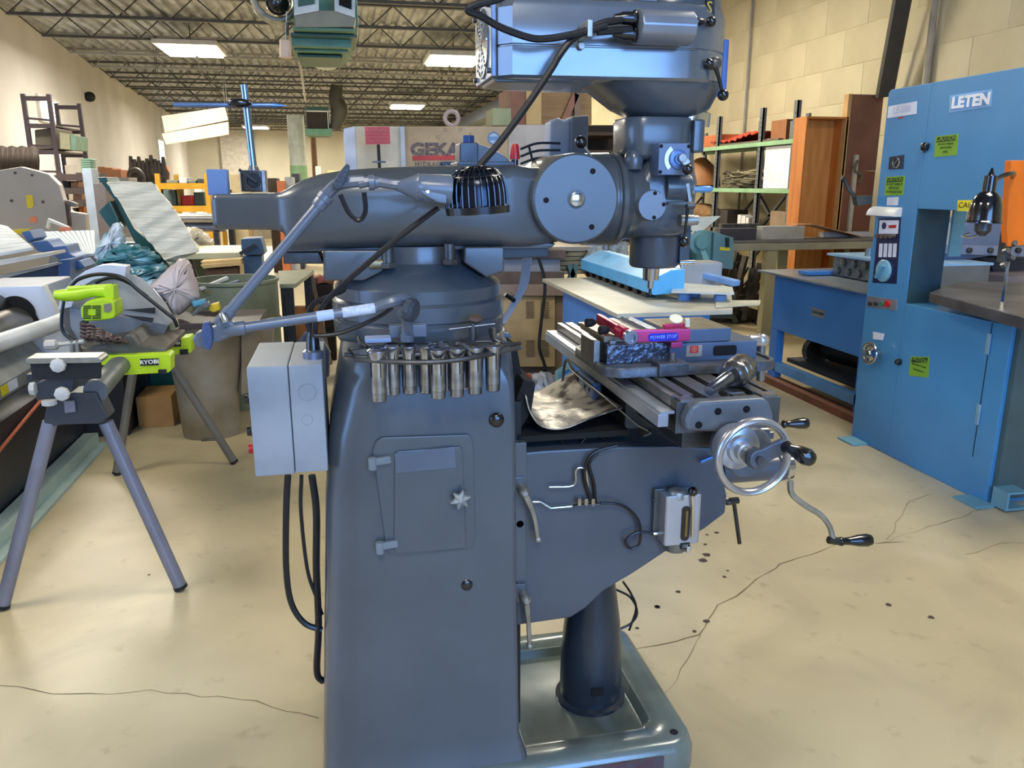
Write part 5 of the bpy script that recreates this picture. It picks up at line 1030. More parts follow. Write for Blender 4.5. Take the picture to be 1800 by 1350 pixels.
def shelfbox(px0, px1, pyt, z, dep, name, m, lab, cat, X=SX+.08, **k):
    a, b = P(px0, 300, X=X).y, P(px1, 300, X=X).y; zt = P((px0+px1)/2, pyt, X=X).z
    return one(MB().box((X, min(a, b), z), (X+dep, max(a, b), max(zt, z+.05))), name, m, lab, cat, bevel=.004, **k)
orw = mat('orange_wood', (196, 108, 56), .6, 0, (170, 84, 40), 5, stretch=(1, .4, 8))
shelfbox(1350, 1376, 212, zs1, .4, 'wooden_tray', mat('brown_wood', (150, 96, 56), .6), 'brown wooden tray lying on the upper green shelf next to the front rack post', 'tray')
for i in range(5): one(MB().box((SX+.05, 10.2+.01*i, zs1+.032*i), (SX+.5, 12.0-.1*i, zs1+.03+.032*i)), 'orange_plank', orw, ('lowest', 'second lowest', 'middle', 'second highest', 'topmost')[i]+' orange brown plank of the stack on the upper green shelf', 'plank', 'orange planks stacked on the upper shelf')
g_ = []
for i in range(22): g_.append([V((SX+.03+.42*j/6, 9.35+1.15*i/21, zs1+.02+.05*sin(pi*j/6)+.035*sin(i*1.3)*sin(j*1.1+i)+.05*(1-i/21)+.03)) for j in range(7)])
one(MB().sheet(g_, .01), 'red_tarp', mat('red_cloth', (200, 78, 56), .7, 0, (160, 50, 36), 6), 'crumpled red orange tarp draped on the upper green shelf', 'tarp')
one(MB().box((SX+.02, 8.7, zs1), (SX+.3, 10.3, zs1+.025)), 'flat_board', mat('grey_board', (104, 94, 74), .7), 'flat grey brown board lying under the red tarp on the upper shelf', 'board')
shelfbox(1382, 1397, 213, zs1, .2, 'grey_box', mat('box_grey_green', (110, 112, 104), .6), 'small grey box beside the pot on the upper green shelf', 'box')
c = V((SX+.2, P(1411, 230, X=SX+.2).y, zs1)); one(MB().lathe(c, (0, 0, 1), [(0, .05), (.08, .06), (.1, .05), (.14, .07), (.22, .075), (.225, .07)], 20), 'metal_pot', mat('pot_metal', (112, 118, 122), .4, .5), 'grey metal pot standing on the upper green shelf', 'pot')
one(MB().ball(V((SX+.1, P(1400, 240, X=SX+.1).y, zs1+.04)), .05, (1, 1.2, .8)), 'paper_scrap', mat('paper_cream', (210, 196, 160), .7), 'crumpled cream paper between the pot and the grey box', 'paper')
a, b = P(1342, 292, X=SX+.02), P(1404, 292, X=SX+.02)
q = one(MB().box((SX+.03, min(a.y, b.y), zs2+.002), (SX+.10, max(a.y, b.y), P(1372, 256, X=SX+.02).z)), 'white_board', mat('board_white', (232, 234, 240), .4), 'white square panel standing on the lower green shelf', 'panel', bevel=.003)
cable = mat('coil_rope', (104, 98, 78), .8); tube_ = MB()
q = thing('cable_coils', (SX+.3, 9.9, zs2), 'tangled brown cable coils lying on the lower green shelf beside the rack post', 'cable'); random.seed(5)
for i in range(16):
    c = V((SX+.3+random.uniform(-.1, .1), 9.85+random.uniform(-.35, .35), zs2+.02+.012*i)); pts = [c+V((.16*cos(t)*random.uniform(.8, 1.2), .42*sin(t)*random.uniform(.8, 1.1), random.uniform(-.015, .03))) for t in [k*pi/5 for k in range(11)]]
    MB().tube(pts, .014, seg=6, n=4).build('loop', cable if i % 3 else mat('coil_light', (150, 140, 108), .8), q)
sad = [(0, .02), (.1, .15), (.2, .21), (.28, .18), (.36, .06)]
one(MB().lathe((SX+.25, 11.2, zs2+.01), (0, .1, 1), [(0, .28), (.12, .27), (.28, .2), (.4, .08), (.42, .01)], 24), 'brown_drum', mat('drum_tan', (160, 106, 60), .6), 'rounded tan brown cover at the left end of the lower green shelf', 'cover')
one(MB().ball((SX+.2, 11.0, 1.08), .3, (.7, 1.6, .5)), 'burlap_sack', mat('sack_brown', (140, 104, 64), .8, 0, (110, 80, 48), 8), 'brown sack lying below the lower green shelf at the left', 'sack')
MB().box((SX, ys[0]-.04, .80), (SX+.6, ys[-1]+.1, .93)).build('bottom_shelf', mat('deck_low', (98, 92, 80), .7), sf)
one(MB().box((SX+.1, 10.0, .93), (SX+.4, 10.5, 1.16)), 'dark_box', mat('box_black_brown', (54, 46, 38), .7), 'dark box on the bottom shelf left of the cross brace', 'box', bevel=.005)
for i, (px0, px1, pt) in enumerate(((1302, 1308, 378), (1309, 1316, 380), (1317, 1322, 383))): shelfbox(px0, px1, pt, .93, .15, 'white_can', mat('can_white', (214, 212, 208), .5), ['leftmost of the three white cans on the bottom shelf', 'middle one of the three white cans on the bottom shelf', 'rightmost of the three white cans on the bottom shelf'][i], 'can', X=SX+.05)
shelfbox(1360, 1391, 372, .93, .3, 'cardboard_box', mat('cardboard', (140, 118, 94), .8), 'brown cardboard box on the bottom shelf beside the orange crate', 'box')
shelfbox(1394, 1402, 378, .93, .2, 'white_box', lw_, 'narrow white box between the cardboard box and the orange crate', 'box')
# ---- open orange crate standing upright, brown panel beside it
ow = mat('crate_orange', (198, 122, 50), .5, 0, (176, 100, 36), 3, stretch=(6, 6, .6)); owi = mat('crate_inner', (214, 150, 76), .5, 0, (196, 128, 58), 3, stretch=(6, 6, .6))
q = thing('wooden_crate', (5.05, 7.9, 0), 'tall open orange wooden crate standing on end behind the work bench', 'crate')
yc = 7.78; TL, TR, BLx, BRx = P(1413, 215, Y=yc), P(1488, 202, Y=yc), P(1400, 440, Y=yc), P(1478, 440, Y=yc)
zt = (TL.z+TR.z)/2
a0, a1 = TL.x+.05, TR.x+.01
MB().box((a0, yc+.22, 0), (a1, yc+.235, zt)).build('back_board', owi, q, bevel=.002)
MB().box((a0-.02, yc, 0), (a0, yc+.235, zt)).build('side_board', ow, q, bevel=.002); MB().box((a1, yc, 0), (a1+.025, yc+.235, zt)).build('side_board', ow, q, bevel=.002)
MB().box((a0-.02, yc, zt), (a1+.025, yc+.235, zt+.02)).build('end_board', ow, q, bevel=.002); MB().box((a0, yc, .3), (a1, yc+.22, .32)).build('end_board', ow, q, bevel=.002)
for z in (1.0, 1.35, 1.6, 1.8): MB().cyl((a0+.0005, yc+.1, z), (a0+.003, yc+.1, z), .016, seg=12).build('wood_knot', mat('knot_dark', (120, 60, 24), .6), q)
q = thing('plywood_stand', (5.45, 7.85, 0), 'tall brown plywood panel with pale edge standing between crate and bandsaw', 'panel')
pa, pb = P(1497, 165, Y=7.78), P(1556, 165, Y=7.78)
MB().box((pa.x, 7.8, P(1525, 300, Y=7.78).z), (min(pb.x, 5.69), 7.83, pa.z)).build('upper_sheet', mat('ply_brown', (136, 88, 62), .6, 0, (112, 70, 50), 2.5), q, bevel=.002)
MB().box((pa.x, 7.805, 0), (min(pb.x, 5.69), 7.835, P(1525, 301, Y=7.78).z)).build('lower_sheet', mat('ply_brown2', (130, 78, 50), .6, 0, (116, 66, 42), 2.5), q, bevel=.002)
MB().box((pa.x-.03, 7.78, 0), (pa.x+.01, 7.86, pa.z)).build('edge_strip', mat('edge_pine', (206, 160, 96), .6), q, bevel=.002)
sx_ = P(1505, 300, Y=7.76).x; MB().box((sx_-.02, 7.765, 0), (sx_+.02, 7.8, P(1505, 272, Y=7.76).z)).build('batten', mat('batten_pale', (190, 178, 150), .6), q)
q = one(MB().tube(PL([(1500, 295), (1508, 282), (1503, 300), (1516, 308), (1510, 322)], Y=7.74), .012), 'string_loop', cable, 'loop of string hanging on the batten of the brown panel', 'string')
# ---- leaning channels at the wall
q = one(MB().bar(P(1592, -40, Y=7.35), P(1553, 170, Y=7.7), .16, .05, (0, 1, 0)), 'steel_channel', mat('lean_dark', (74, 70, 62), .6, .2), 'widest dark punched steel channel leaning high against the block wall', 'channel')
q = one(MB().bar(P(1606, -40, Y=7.5), P(1566, 170, Y=7.75), .035, .035, (0, 1, 0)), 'steel_angle', mat('lean_brown', (88, 72, 58), .6), 'thin rusty angle iron leaning beside the wide channel on the wall', 'angle')
# ---- wrapped boards behind the mill head
q = thing('wrapped_boards', (1.6, 6.2, 0), 'stack of boards wrapped in clear film behind the mill head', 'boards')
wb = mat('wrapped_wood', (168, 156, 120), .35, 0, (130, 120, 92), 3, stretch=(.6, 1, 12)); film = mat('stretch_film', (210, 214, 210), .18, 0, (150, 160, 156), 7, .5, 12, trans=.2)
for k in range(7): a, b = P(968, 428+8*k, Y=6.0).z, P(968, 435+8*k, Y=6.0).z; MB().box((P(968, 450, Y=6).x, 6.0+.01*(k % 2), b), (P(1105, 450, Y=6).x, 6.6, a)).build('board', wb, q, bevel=.003)
g_ = [[P(1030+70*i/9+4*sin(j), 427+60*j/9+4*sin(2*i+j), Y=5.93-.04*sin(i*1.7+j)) for j in range(10)] for i in range(10)]
MB().sheet(g_, .004).build('film', film, q)
one(PX([(958, 434), (1040, 434), (1028, 441), (958, 441)], 5.5, .5), 'steel_plate', mat('plate_bare', (150, 140, 120), .4, .3), 'thin bare steel plate edge beneath the ram knuckle', 'plate')
for x0_, x1_ in ((1000, 1012), (1012, 998)): MB().bar(P(x0_, 465, Y=6), P(x1_, 500, Y=6), .04, .04, (0, 1, 0)).build('trestle_leg', tl, q)
MB().box((1.5, 6.05, 0), (2.5, 6.5, .62)).build('pallet_base', mat('dark_green_box', (30, 48, 38), .7), q)
# cable on floor behind
for pts, lb_ in (([(1225, 560), (1290, 567), (1330, 562), (1345, 555)], 'long curved'), ([(1290, 548), (1315, 560), (1335, 572)], 'short straight')): one(MB().tube(PL(pts, Z=.012), .01), 'floor_cable', rubber, lb_+' black cable lying on the floor before the tan bench leg', 'cable', 'black cables at the bench leg')
# ---- ironworker with lettering
gk = mat('iron_beige', (196, 176, 142), .55, 0, (178, 156, 122), 3, .1, 12); gk2 = mat('iron_tan', (190, 166, 128), .55, 0, (168, 142, 104), 4, .1, 12)
def DN(top, Y, d): a, b = PL(top, Y=Y); return MB().prism([a, b, V((b.x, Y, 0)), V((a.x, Y, 0))], (0, d, 0))
q = thing('ironworker', (.7, 6.0, 0), 'large beige ironworker machine with red and dark lettering behind the ram', 'machine')
YG = 6.0
DN([(604, 226), (624, 222)], YG, .6).build('side_panel', mat('iron_pale', (206, 212, 222), .5), q, bevel=.004)
DN([(624, 222), (706, 222)], YG, .6).build('left_door', mat('iron_cream', (206, 196, 170), .55), q, bevel=.004)
DN([(703, 222), (711, 222)], YG-.03, .03).build('corner_bead', mat('bead_grey', (190, 196, 200), .5), q)
FP = DN([(711, 222), (893, 222)], YG, .6).build('front_panel', gk2, q, bevel=.004)
DN([(893, 219), (965, 219)], YG+.01, .6).build('right_panel', mat('iron_grey', (190, 178, 164), .55), q, bevel=.004)
dk_ = mat('letter_dark', (72, 66, 74), .6, 0, (130, 110, 96), 60); rdl = mat('letter_red', (196, 66, 62), .6)
text('GEKA', .122, P(765, 264, Y=YG-.004), (1, 0, -.0), (0, 0, 1), dk_, FP, 'lettering', sx=1.15, off=.006)
PX([(725, 274), (808, 273), (808, 281), (725, 282)], YG-.006, .004).build('red_stripe', rdl, FP)
text('HYDRACROP', .05, P(762, 289, Y=YG-.004), (1, 0, 0), (0, 0, 1), dk_, FP, 'lettering', sx=.9)
PX([(777, 284), (812, 284), (812, 294), (765, 293)], YG-.005, .003).build('blue_patch', mat('patch_slate', (84, 100, 124), .6), FP)
c = P(868, 243, Y=YG-.004); MB().torus(c, (0, 1, 0), .042, .004, seg=32, rs=6).build('round_badge_rim', mat('badge_rim', (110, 150, 196), .5), FP); MB().cyl(c+V((0, .003, 0)), c, .036).build('round_badge', mat('badge_field', (176, 196, 214), .5), FP); PX([(860, 240), (876, 240), (876, 247), (860, 247)], YG-.006, .003).build('badge_band', mat('badge_rim', (110, 150, 196), .5), FP)
c = P(794, 208, Y=YG+.2); MB().torus(c, (0, 1, 0), .05, .016, seg=28).cyl(c+V((0, 0, -.06)), c+V((0, 0, -.10)), .035).build('lifting_eye', mat('eye_pinkish', (190, 168, 156), .5), q)
for px, py, r in ((783, 228, .012), (809, 228, .012), (770, 241, .011), (826, 235, .006)): c = P(px, py, Y=YG-.001); MB().torus(c, (0, 1, 0), r, .002, seg=16, rs=5).build('plug', mat('plug_tan', (166, 136, 106), .6), q)
sg_ = thing('red_sign', P(662, 250, Y=5.7), 'red warning sign on a thin black post in front of the ironworker', 'sign')
SP = PX([(641, 223), (685, 223), (686, 253), (643, 254)], 5.7, .01).build('sign_plate', mat('sign_red', (196, 72, 78), .5), sg_)
sl_ = mat('sign_letters', (226, 130, 120), .5)
for k, (s_, z_) in enumerate((('WARNING', .035), ('KEEP HANDS CLEAR', .018), ('READ THE MANUAL', .018), ('BEFORE OPERATING', .018))): text(s_, z_, P(663, 229+6.5*k, Y=5.695), (1, 0, 0), (0, 0, 1), sl_, SP, ext=.0005)
MB().cyl(P(665, 254, Y=5.71), V((P(665, 254, Y=5.71).x+.02, 5.71, 0)), .011, seg=10).build('post', blackm, sg_)
PX([(655, 283), (678, 283), (678, 286), (655, 286)], 5.69, .06).build('cross_bracket', steel_d, sg_)
# lower machine body with louvres
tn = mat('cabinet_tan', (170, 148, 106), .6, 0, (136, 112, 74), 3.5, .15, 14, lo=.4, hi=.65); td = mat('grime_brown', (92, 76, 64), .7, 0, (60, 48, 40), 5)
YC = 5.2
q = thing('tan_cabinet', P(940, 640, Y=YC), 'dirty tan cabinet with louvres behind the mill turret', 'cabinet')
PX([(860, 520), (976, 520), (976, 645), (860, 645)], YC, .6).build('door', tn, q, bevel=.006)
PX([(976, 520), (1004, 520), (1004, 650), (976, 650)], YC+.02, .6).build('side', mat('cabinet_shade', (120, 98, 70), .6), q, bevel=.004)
PX([(860, 500), (1000, 500), (1000, 520), (860, 520)], YC-.03, .6).build('ledge', mat('ledge_grey', (136, 116, 100), .5), q, bevel=.004)
PX([(860, 478), (992, 478), (992, 500), (860, 500)], YC-.02, .6).build('greasy_band', td, q, bevel=.004)
PX([(860, 455), (985, 455), (985, 478), (860, 478)], YC, .6).build('front_plate', mat('front_grey', (132, 134, 138), .5), q, bevel=.004)
PX([(860, 440), (995, 440), (995, 455), (860, 455)], YC-.04, .6).build('top_flange', td, q, bevel=.004)
PX([(860, 645), (1004, 645), (1004, 665), (860, 665)], YC+.03, .6).build('plinth', td, q)
lv = mat('louvre_tan', (120, 98, 66), .6)
for bx_, by_ in ((925, 530), (951, 530), (925, 598), (951, 598)):
    for k in range(7): PX([(bx_, by_+4.4*k), (bx_+14, by_+4.4*k), (bx_+14, by_+4.4*k+2), (bx_, by_+4.4*k+2)], YC-.008, .01).build('louvre', lv, q)
one(MB().tube(PL([(946, 450), (958, 500), (952, 560), (948, 610), (957, 640)], Y=5.0)+[V((P(960, 680, Y=5.0).x, 5.0, .25)), V((P(960, 680, Y=5.0).x+.03, 4.98, .012))], .011), 'hanging_cable', blackm, 'dark cable hanging down in front of the tan cabinet', 'cable')
# crates above
wc_ = mat('pine', (208, 176, 112), .6, 0, (190, 154, 92), 4); wd_ = mat('ply_red', (150, 100, 70), .6, 0, (130, 84, 56), 4); wdk = mat('ply_tan', (160, 122, 70), .6, 0, (140, 104, 58), 6, stretch=(.5, 1, 8))
q = thing('wooden_crate', P(950, 220, Y=6.2), 'wooden shipping crate on top of the ironworker under the head', 'crate')
PX([(899, 152), (925, 152), (925, 219), (899, 219)], 6.1, .5).build('side_board', wd_, q, bevel=.003); PX([(925, 158), (952, 158), (952, 219), (925, 219)], 6.08, .05).build('pale_stud', wc_, q, bevel=.003)
PX([(952, 162), (1040, 162), (1040, 219), (952, 219)], 6.2, .3).build('panel', wdk, q, bevel=.003)
MB().bar(P(988, 219, Y=6.17), P(1012, 165, Y=6.17), .05, .04, (0, 1, 0)).build('diagonal_brace', wd_, q); PX([(1010, 158), (1020, 158), (1020, 219), (1010, 219)], 6.15, .05).build('stud', mat('stud_grey', (136, 110, 84), .6), q)
one(PX([(866, 190), (899, 190), (899, 221), (866, 221)], 6.1, .3), 'green_box', mat('box_olive', (164, 166, 120), .6), 'pale olive box beside the wooden crate on top of the ironworker', 'box', bevel=.004)
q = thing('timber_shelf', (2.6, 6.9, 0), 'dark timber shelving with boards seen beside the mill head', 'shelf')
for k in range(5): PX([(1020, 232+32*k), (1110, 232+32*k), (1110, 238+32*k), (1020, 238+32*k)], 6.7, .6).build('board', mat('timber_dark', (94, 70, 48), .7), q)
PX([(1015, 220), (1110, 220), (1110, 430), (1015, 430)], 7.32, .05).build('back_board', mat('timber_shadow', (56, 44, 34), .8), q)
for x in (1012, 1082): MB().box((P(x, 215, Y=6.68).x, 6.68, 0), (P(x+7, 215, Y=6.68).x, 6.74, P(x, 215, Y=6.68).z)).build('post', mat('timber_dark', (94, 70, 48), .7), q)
# ================================================================ LEFT SIDE
def slats(p00, p10, p11, p01, n, th=.01, gap=.15):   # n slats between edge p00-p01 and p10-p11
    out = []
    for i in range(n):
        a, b = i/n, (i+1-gap)/n; m = MB()
        q = [p00.lerp(p10, a), p00.lerp(p10, b), p01.lerp(p11, b), p01.lerp(p11, a)]
        nn = (q[1]-q[0]).cross(q[3]-q[0]).normalized()*th; out.append(m.prism(q, nn))
    return out
def blob(px, Y, d, name, m, parent=None, wob=.01, n=7, seed=1, **k):   # inflated outline with real depth
    random.seed(seed); o = PL(px, Y=Y); o = catmull(o+[o[0]], 5)[:-1]; c = sum(o, V())/len(o); rings = []
    for i in range(n):
        t = -pi/2+pi*i/(n-1); s_ = max(cos(t), .02)**.6
        rings.append([c+(p-c)*s_+V((random.uniform(-wob, wob), d/2*sin(t)+random.uniform(-wob, wob), random.uniform(-wob, wob))) for p in o])
    return MB().loft(rings).build(name, m, parent, sharp=60, **k)
# ---- mitre saw stand
sgm = mat('stand_grey', (134, 136, 150), .38, .35); sdk = mat('stand_dark', (52, 58, 66), .45); limeg = mat('saw_lime', (186, 222, 30), .4); kw = mat('knob_pale', (196, 192, 182), .45)
q = thing('saw_stand', (-.95, 3.6, 0), 'folding saw stand with four round grey legs left of the milling machine', 'stand')
f1, f2 = P(4, 1066, Z=.01), P(318, 1033, Z=.01); bz = .74
r1, r2 = P(205, 832, Z=.01), P(412, 812, Z=.01)
for a, b in ((P(88, 742, Y=2.95), f1), (P(186, 742, Y=2.95), f2)):
    lg_ = MB().cyl(a, b, .0245, seg=24).build('leg', sgm, q); d = (b-a).normalized(); MB().cyl(b-d*.012, b+d*.001, .0255, seg=20).build('foot_cap', blackm, lg_)
for a, b in ((P(236, 640, Y=4.3), r1), (P(292, 625, Y=4.3), r2)):
    lg_ = MB().cyl(a, b, .0215, seg=24).build('leg', mat('stand_grey2', (120, 118, 112), .4, .3), q); d = (b-a).normalized(); MB().cyl(b-d*.012, b+d*.001, .0225, seg=20).build('foot_cap', blackm, lg_)
PX([(84, 700), (128, 690), (168, 690), (190, 735), (180, 745), (110, 747), (80, 752), (76, 742)], 2.93, .1).build('leg_bracket', sdk, q, bevel=.006)
MB().tube([P(168, 688, Y=2.95), P(206, 645, Y=3.45)], .04, smooth=False, seg=20).build('main_tube', mat('tube_grey', (96, 102, 104), .45, .2), q)
tb = P(206, 645, Y=3.45); MB().cyl(tb, V((-.93, 4.3, .70)), .038, seg=20).build('rear_tube', mat('tube_grey', (96, 102, 104), .45, .2), q)
PX([(62, 675), (98, 662), (130, 664), (126, 690), (64, 705)], 2.88, .07).build('height_block', sdk, q, bevel=.004)
PX([(98, 658), (122, 658), (122, 672), (98, 672)], 2.9, .04).build('height_plate', mat('plate_bluegrey', (120, 132, 156), .4), q)
PX([(52, 633), (176, 630), (176, 666), (56, 668)], 2.86, .02).build('support_plate', blackm, q, bevel=.003)
PX([(46, 630), (172, 628), (178, 633), (178, 638), (50, 640), (44, 637)], 2.84, .09).build('support_rail', alu, q, bevel=.003)
for x, y in ((104, 641), (111, 691)): MB().lathe(P(x, y, Y=2.85), (0, -1, 0), [(0, .016), (.006, .025), (.02, .023), (.024, .014)], 8).build('knob', kw, q)
MB().lathe(P(66, 683, Y=2.88), (-1, -.1, 0), [(0, .01), (.006, .024), (.022, .022), (.026, .012)], 8).build('knob', kw, q)
MB().lathe(P(86, 703, Y=2.87), (0, 0, -1), [(0, .024), (.016, .024), (.02, .015)], 12).build('knob', kw, q)
PX([(112, 705), (130, 705), (132, 724), (114, 726)], 2.91, .012).build('stop_tab', sgm, q)
MB().box((-1.28, 3.45, .70), (-.98, 3.5, .755)).build('cross_rail', sdk, q)
# ---- mitre saw on the stand
q = thing('mitre_saw', (-.98, 3.8, .74), 'lime green and grey mitre saw mounted on the folding stand', 'saw')
GB = PX([(177, 627), (296, 622), (300, 626), (300, 652), (296, 655), (212, 660), (206, 650), (196, 644), (178, 642)], 3.5, .09).build('mount_bracket', limeg, q, bevel=.003)
LL = PX([(246, 631), (279, 630), (279, 642), (246, 643)], 3.497, .003).build('brand_label', blackm, GB)
text('RYOBI', .024, P(262.5, 636.6, Y=3.494), (1, 0, .03), (0, 0, 1), mat('letter_white', (236, 236, 230), .4), LL, ext=.0004, sx=1.1, off=.0006)
PX([(278, 650), (292, 650), (292, 657), (278, 657)], 3.49, .05).build('rubber_foot', blackm, GB)
GB2 = PX([(262, 602), (333, 592), (337, 598), (336, 620), (290, 626), (262, 612)], 4.1, .1).build('mount_bracket', limeg, q, bevel=.003)
LL = PX([(291, 598), (318, 597), (318, 609), (291, 610)], 4.095, .004).build('brand_label', blackm, GB2)
text('RYOBI', .022, P(304.5, 603.5, Y=4.09), (1, 0, 0), (0, 0, 1), mat('letter_white', (236, 236, 230), .4), LL, ext=.0004, sx=1.05)
PX([(316, 615), (330, 614), (330, 623), (316, 624)], 4.09, .05).build('rubber_foot', blackm, GB2)
sc_m = mat('saw_casting', (112, 108, 98), .5, .3, (84, 80, 72), 14); scd = mat('saw_dark', (46, 44, 42), .5)
PX([(150, 612), (215, 600), (222, 588), (232, 590), (244, 606), (292, 612), (292, 622), (180, 626), (150, 622)], 3.55, .45).build('base', sc_m, q, bevel=.006)
MB().lathe(P(215, 604, Y=3.8), (0, 0, 1), [(-.03, .16), (.0, .165), (.008, .16), (.01, .03)], 32).build('turntable', mat('turntable', (120, 114, 102), .4, .5), q, sharp=30)
PX([(180, 585), (270, 570), (272, 588), (215, 604), (182, 604)], 3.9, .04).build('fence', mat('fence_alu', (172, 172, 160), .35, .6), q, bevel=.004)
# guard: big rounded housing, clear lower part
gc = P(186, 556, Y=3.84)
grd = mat('guard_white', (206, 212, 222), .3, .1)
PX([(102, 545), (105, 528), (114, 508), (130, 490), (150, 476), (172, 467), (190, 465), (222, 468), (221, 478), (219, 490), (190, 487), (165, 492), (145, 504), (132, 520), (126, 540)], 3.83, .08).build('upper_guard_rim', grd, q, bevel=.004)
PX([(124, 545), (130, 520), (145, 502), (168, 489), (190, 484), (222, 480), (246, 488), (270, 508), (292, 535), (306, 562), (296, 572), (200, 560), (150, 560)], 3.86, .008).build('upper_guard_side', mat('guard_clear', (178, 176, 170), .25, 0, (150, 148, 142), 4), q)
PX([(122, 540), (150, 546), (200, 556), (296, 572), (285, 592), (240, 606), (180, 612), (140, 600), (124, 575)], 3.845, .006).build('lower_guard', mat('guard_smoke', (150, 160, 172), .15, 0, (112, 120, 130), 5, trans=.35), q)
bl = MB(); n = 60
bl.prism([gc+V((cos(2*pi*i/n)*(.20 if i % 2 else .192), .04, sin(2*pi*i/n)*(.20 if i % 2 else .192))) for i in range(n)], (0, .002, 0)).build('blade', mat('blade_steel', (120, 120, 122), .3, .9), q)
for k in range(4): t = radians(-10-14*k); MB().prism([gc+V((.07*cos(t), .012, .09*sin(t)+.04)), gc+V((.21*cos(t+.08), .012, .2*sin(t+.08)+.05)), gc+V((.21*cos(t-.06), .012, .2*sin(t-.06)+.05))], (0, .003, 0)).build('guard_vane', scd, q)
hd_ = [P(x, y, Y=3.70) for x, y in ((96, 518), (112, 519), (135, 518), (160, 513), (185, 512), (200, 512))]
MB().tube(hd_, [.018, .026, .026, .022, .026, .03], seg=14).build('handle', limeg, q)
MB().tube([P(120, 508, Y=3.7), P(150, 507, Y=3.7), P(198, 506, Y=3.7)], [.012, .014, .018], seg=12).build('handle_top', limeg, q)
PX([(182, 504), (199, 502), (201, 525), (190, 528), (182, 520)], 3.66, .08).build('handle_bracket', limeg, q, bevel=.006)
MG = PX([(141, 541), (152, 530), (184, 524), (201, 530), (203, 552), (200, 560), (184, 563), (148, 565), (142, 556)], 3.62, .13).build('motor_housing', limeg, q, bevel=.008)
for k in range(7):
    for s_ in (0, 1):
        if 2 <= k <= 4: xa, xb = ((146, 154), (168, 177))[s_]
        else: xa, xb = ((146, 160), (162, 177))[s_]
        y = 537.5+3.5*k; PX([(xa, y), (xb, y-.5), (xb, y+1.2), (xa, y+1.7)], 3.617, .006).build('vent_slot', hole, MG)
PX([(182, 535), (195, 533), (196, 545), (192, 549), (183, 548)], 3.617, .006).build('rating_label', mat('rating_grey', (130, 124, 110), .5), MG)
PX([(140, 566), (150, 568), (150, 580), (142, 580)], 3.7, .05).build('bevel_lock', sdk, q)
blob([(160, 568), (200, 560), (245, 560), (255, 575), (230, 590), (190, 600), (165, 592)], 3.93, .06, 'dark_body', mat('body_dark', (62, 62, 58), .5), q, .003)
blob([(262, 555), (285, 548), (295, 565), (297, 590), (292, 605), (275, 605), (262, 585)], 3.95, .1, 'pivot_casting', mat('pivot_brown', (84, 74, 62), .6), q, .005)
PX([(245, 570), (270, 563), (275, 575), (262, 585), (240, 588)], 3.86, .05).build('slide_clamp', mat('clamp_pale', (206, 214, 226), .3, .3), q, bevel=.008)
PX([(238, 556), (262, 553), (268, 562), (240, 566)], 3.9, .05).build('dust_port', mat('port_pale', (196, 190, 180), .5), q, bevel=.008)
PX([(295, 566), (308, 562), (312, 580), (298, 584)], 3.95, .06).build('bevel_knob', mat('bevel_cream', (190, 184, 140), .5), q, bevel=.006)
MB().tube([P(90, 606, Y=3.6), P(110, 605, Y=3.6), P(148, 600, Y=3.6)], [.016, .009, .009], smooth=False).build('mitre_rod', kw, q)
MB().lathe(P(90, 606, Y=3.6), (-1, 0, 0), [(-.03, .012), (-.02, .022), (.02, .022), (.026, .014)], 8).build('mitre_knob', kw, q)
for x in (128, 138): MB().cyl(P(x, 625, Y=3.6), P(x-2, 598, Y=3.6), .009).build('clamp_post', alu, q)
MB().tube(PL([(112, 530), (108, 560), (112, 585), (132, 600)], Y=3.66), .007).build('power_cord', rubber, q)
MB().tube(PL([(122, 505), (140, 490), (175, 482), (215, 488), (245, 512), (290, 548), (305, 560), (312, 575)], Y=3.75), .008).build('power_cord', rubber, q)
MB().tube(PL([(168, 498), (185, 490), (205, 489), (230, 500), (260, 522)], Y=3.78), .007).build('power_cord', rubber, q)
# chain lying on the saw
q = thing('steel_chain', P(180, 592, Y=3.62), 'bundle of brown steel chain hanging over the front of the mitre saw', 'chain'); ch = mat('chain_brown', (104, 88, 84), .4, .6); random.seed(11)
for r_ in range(4):
    for k in range(9):
        t = k/8; c = P(150+66*t, 572+7*r_+30*t*(1-.25*r_), Y=3.56-.015*r_); d = V((.03, 0, -.012))
        MB().torus(c, (random.uniform(-.4, .4), 1, .6) if k % 2 else (.3, .4, 1), .017, .006, seg=12, rs=6).build('link', ch, q)
# ---- plate roll at the left edge
wm = mat('roll_white', (206, 212, 222), .4, 0, (190, 196, 206), 2); dkb = mat('body_navy', (40, 42, 50), .4, 0, (30, 32, 40), 3)
q = thing('plate_roll', (-2.1, 4.0, 0), 'white and black plate rolling machine with steel rolls at the left edge', 'machine')
PX([(-60, 506), (74, 502), (90, 530), (112, 572), (128, 600), (135, 640), (-60, 690)], 5.0, .5).build('end_housing', wm, q, bevel=.008)
PX([(75, 503), (84, 503), (132, 596), (124, 600)], 4.98, .02).build('housing_edge', mat('edge_cream', (206, 202, 180), .5), q)
rl = mat('roll_steel', (146, 140, 128), .28, .85, (120, 114, 104), 6)
a = P(26, 572, Y=4.96); MB().cyl(a, V((a.x, 2.4, a.z)), .105, seg=40).build('lower_roll', rl, q)
a = P(22, 548, Y=4.99); MB().cyl(a+V((.02, -.012, -.01)), a+V((.02, 0, -.01)), .1, seg=32).build('roll_recess', hole, q)
a = P(-14, 545, Y=4.96); MB().cyl(a, V((a.x, 2.4, a.z)), .1, seg=40).build('upper_roll', mat('roll_dark', (70, 66, 62), .35, .8), q)
PX([(53, 547), (57, 546), (74, 574), (69, 575)], 4.985, .02).build('slot', hole, q)
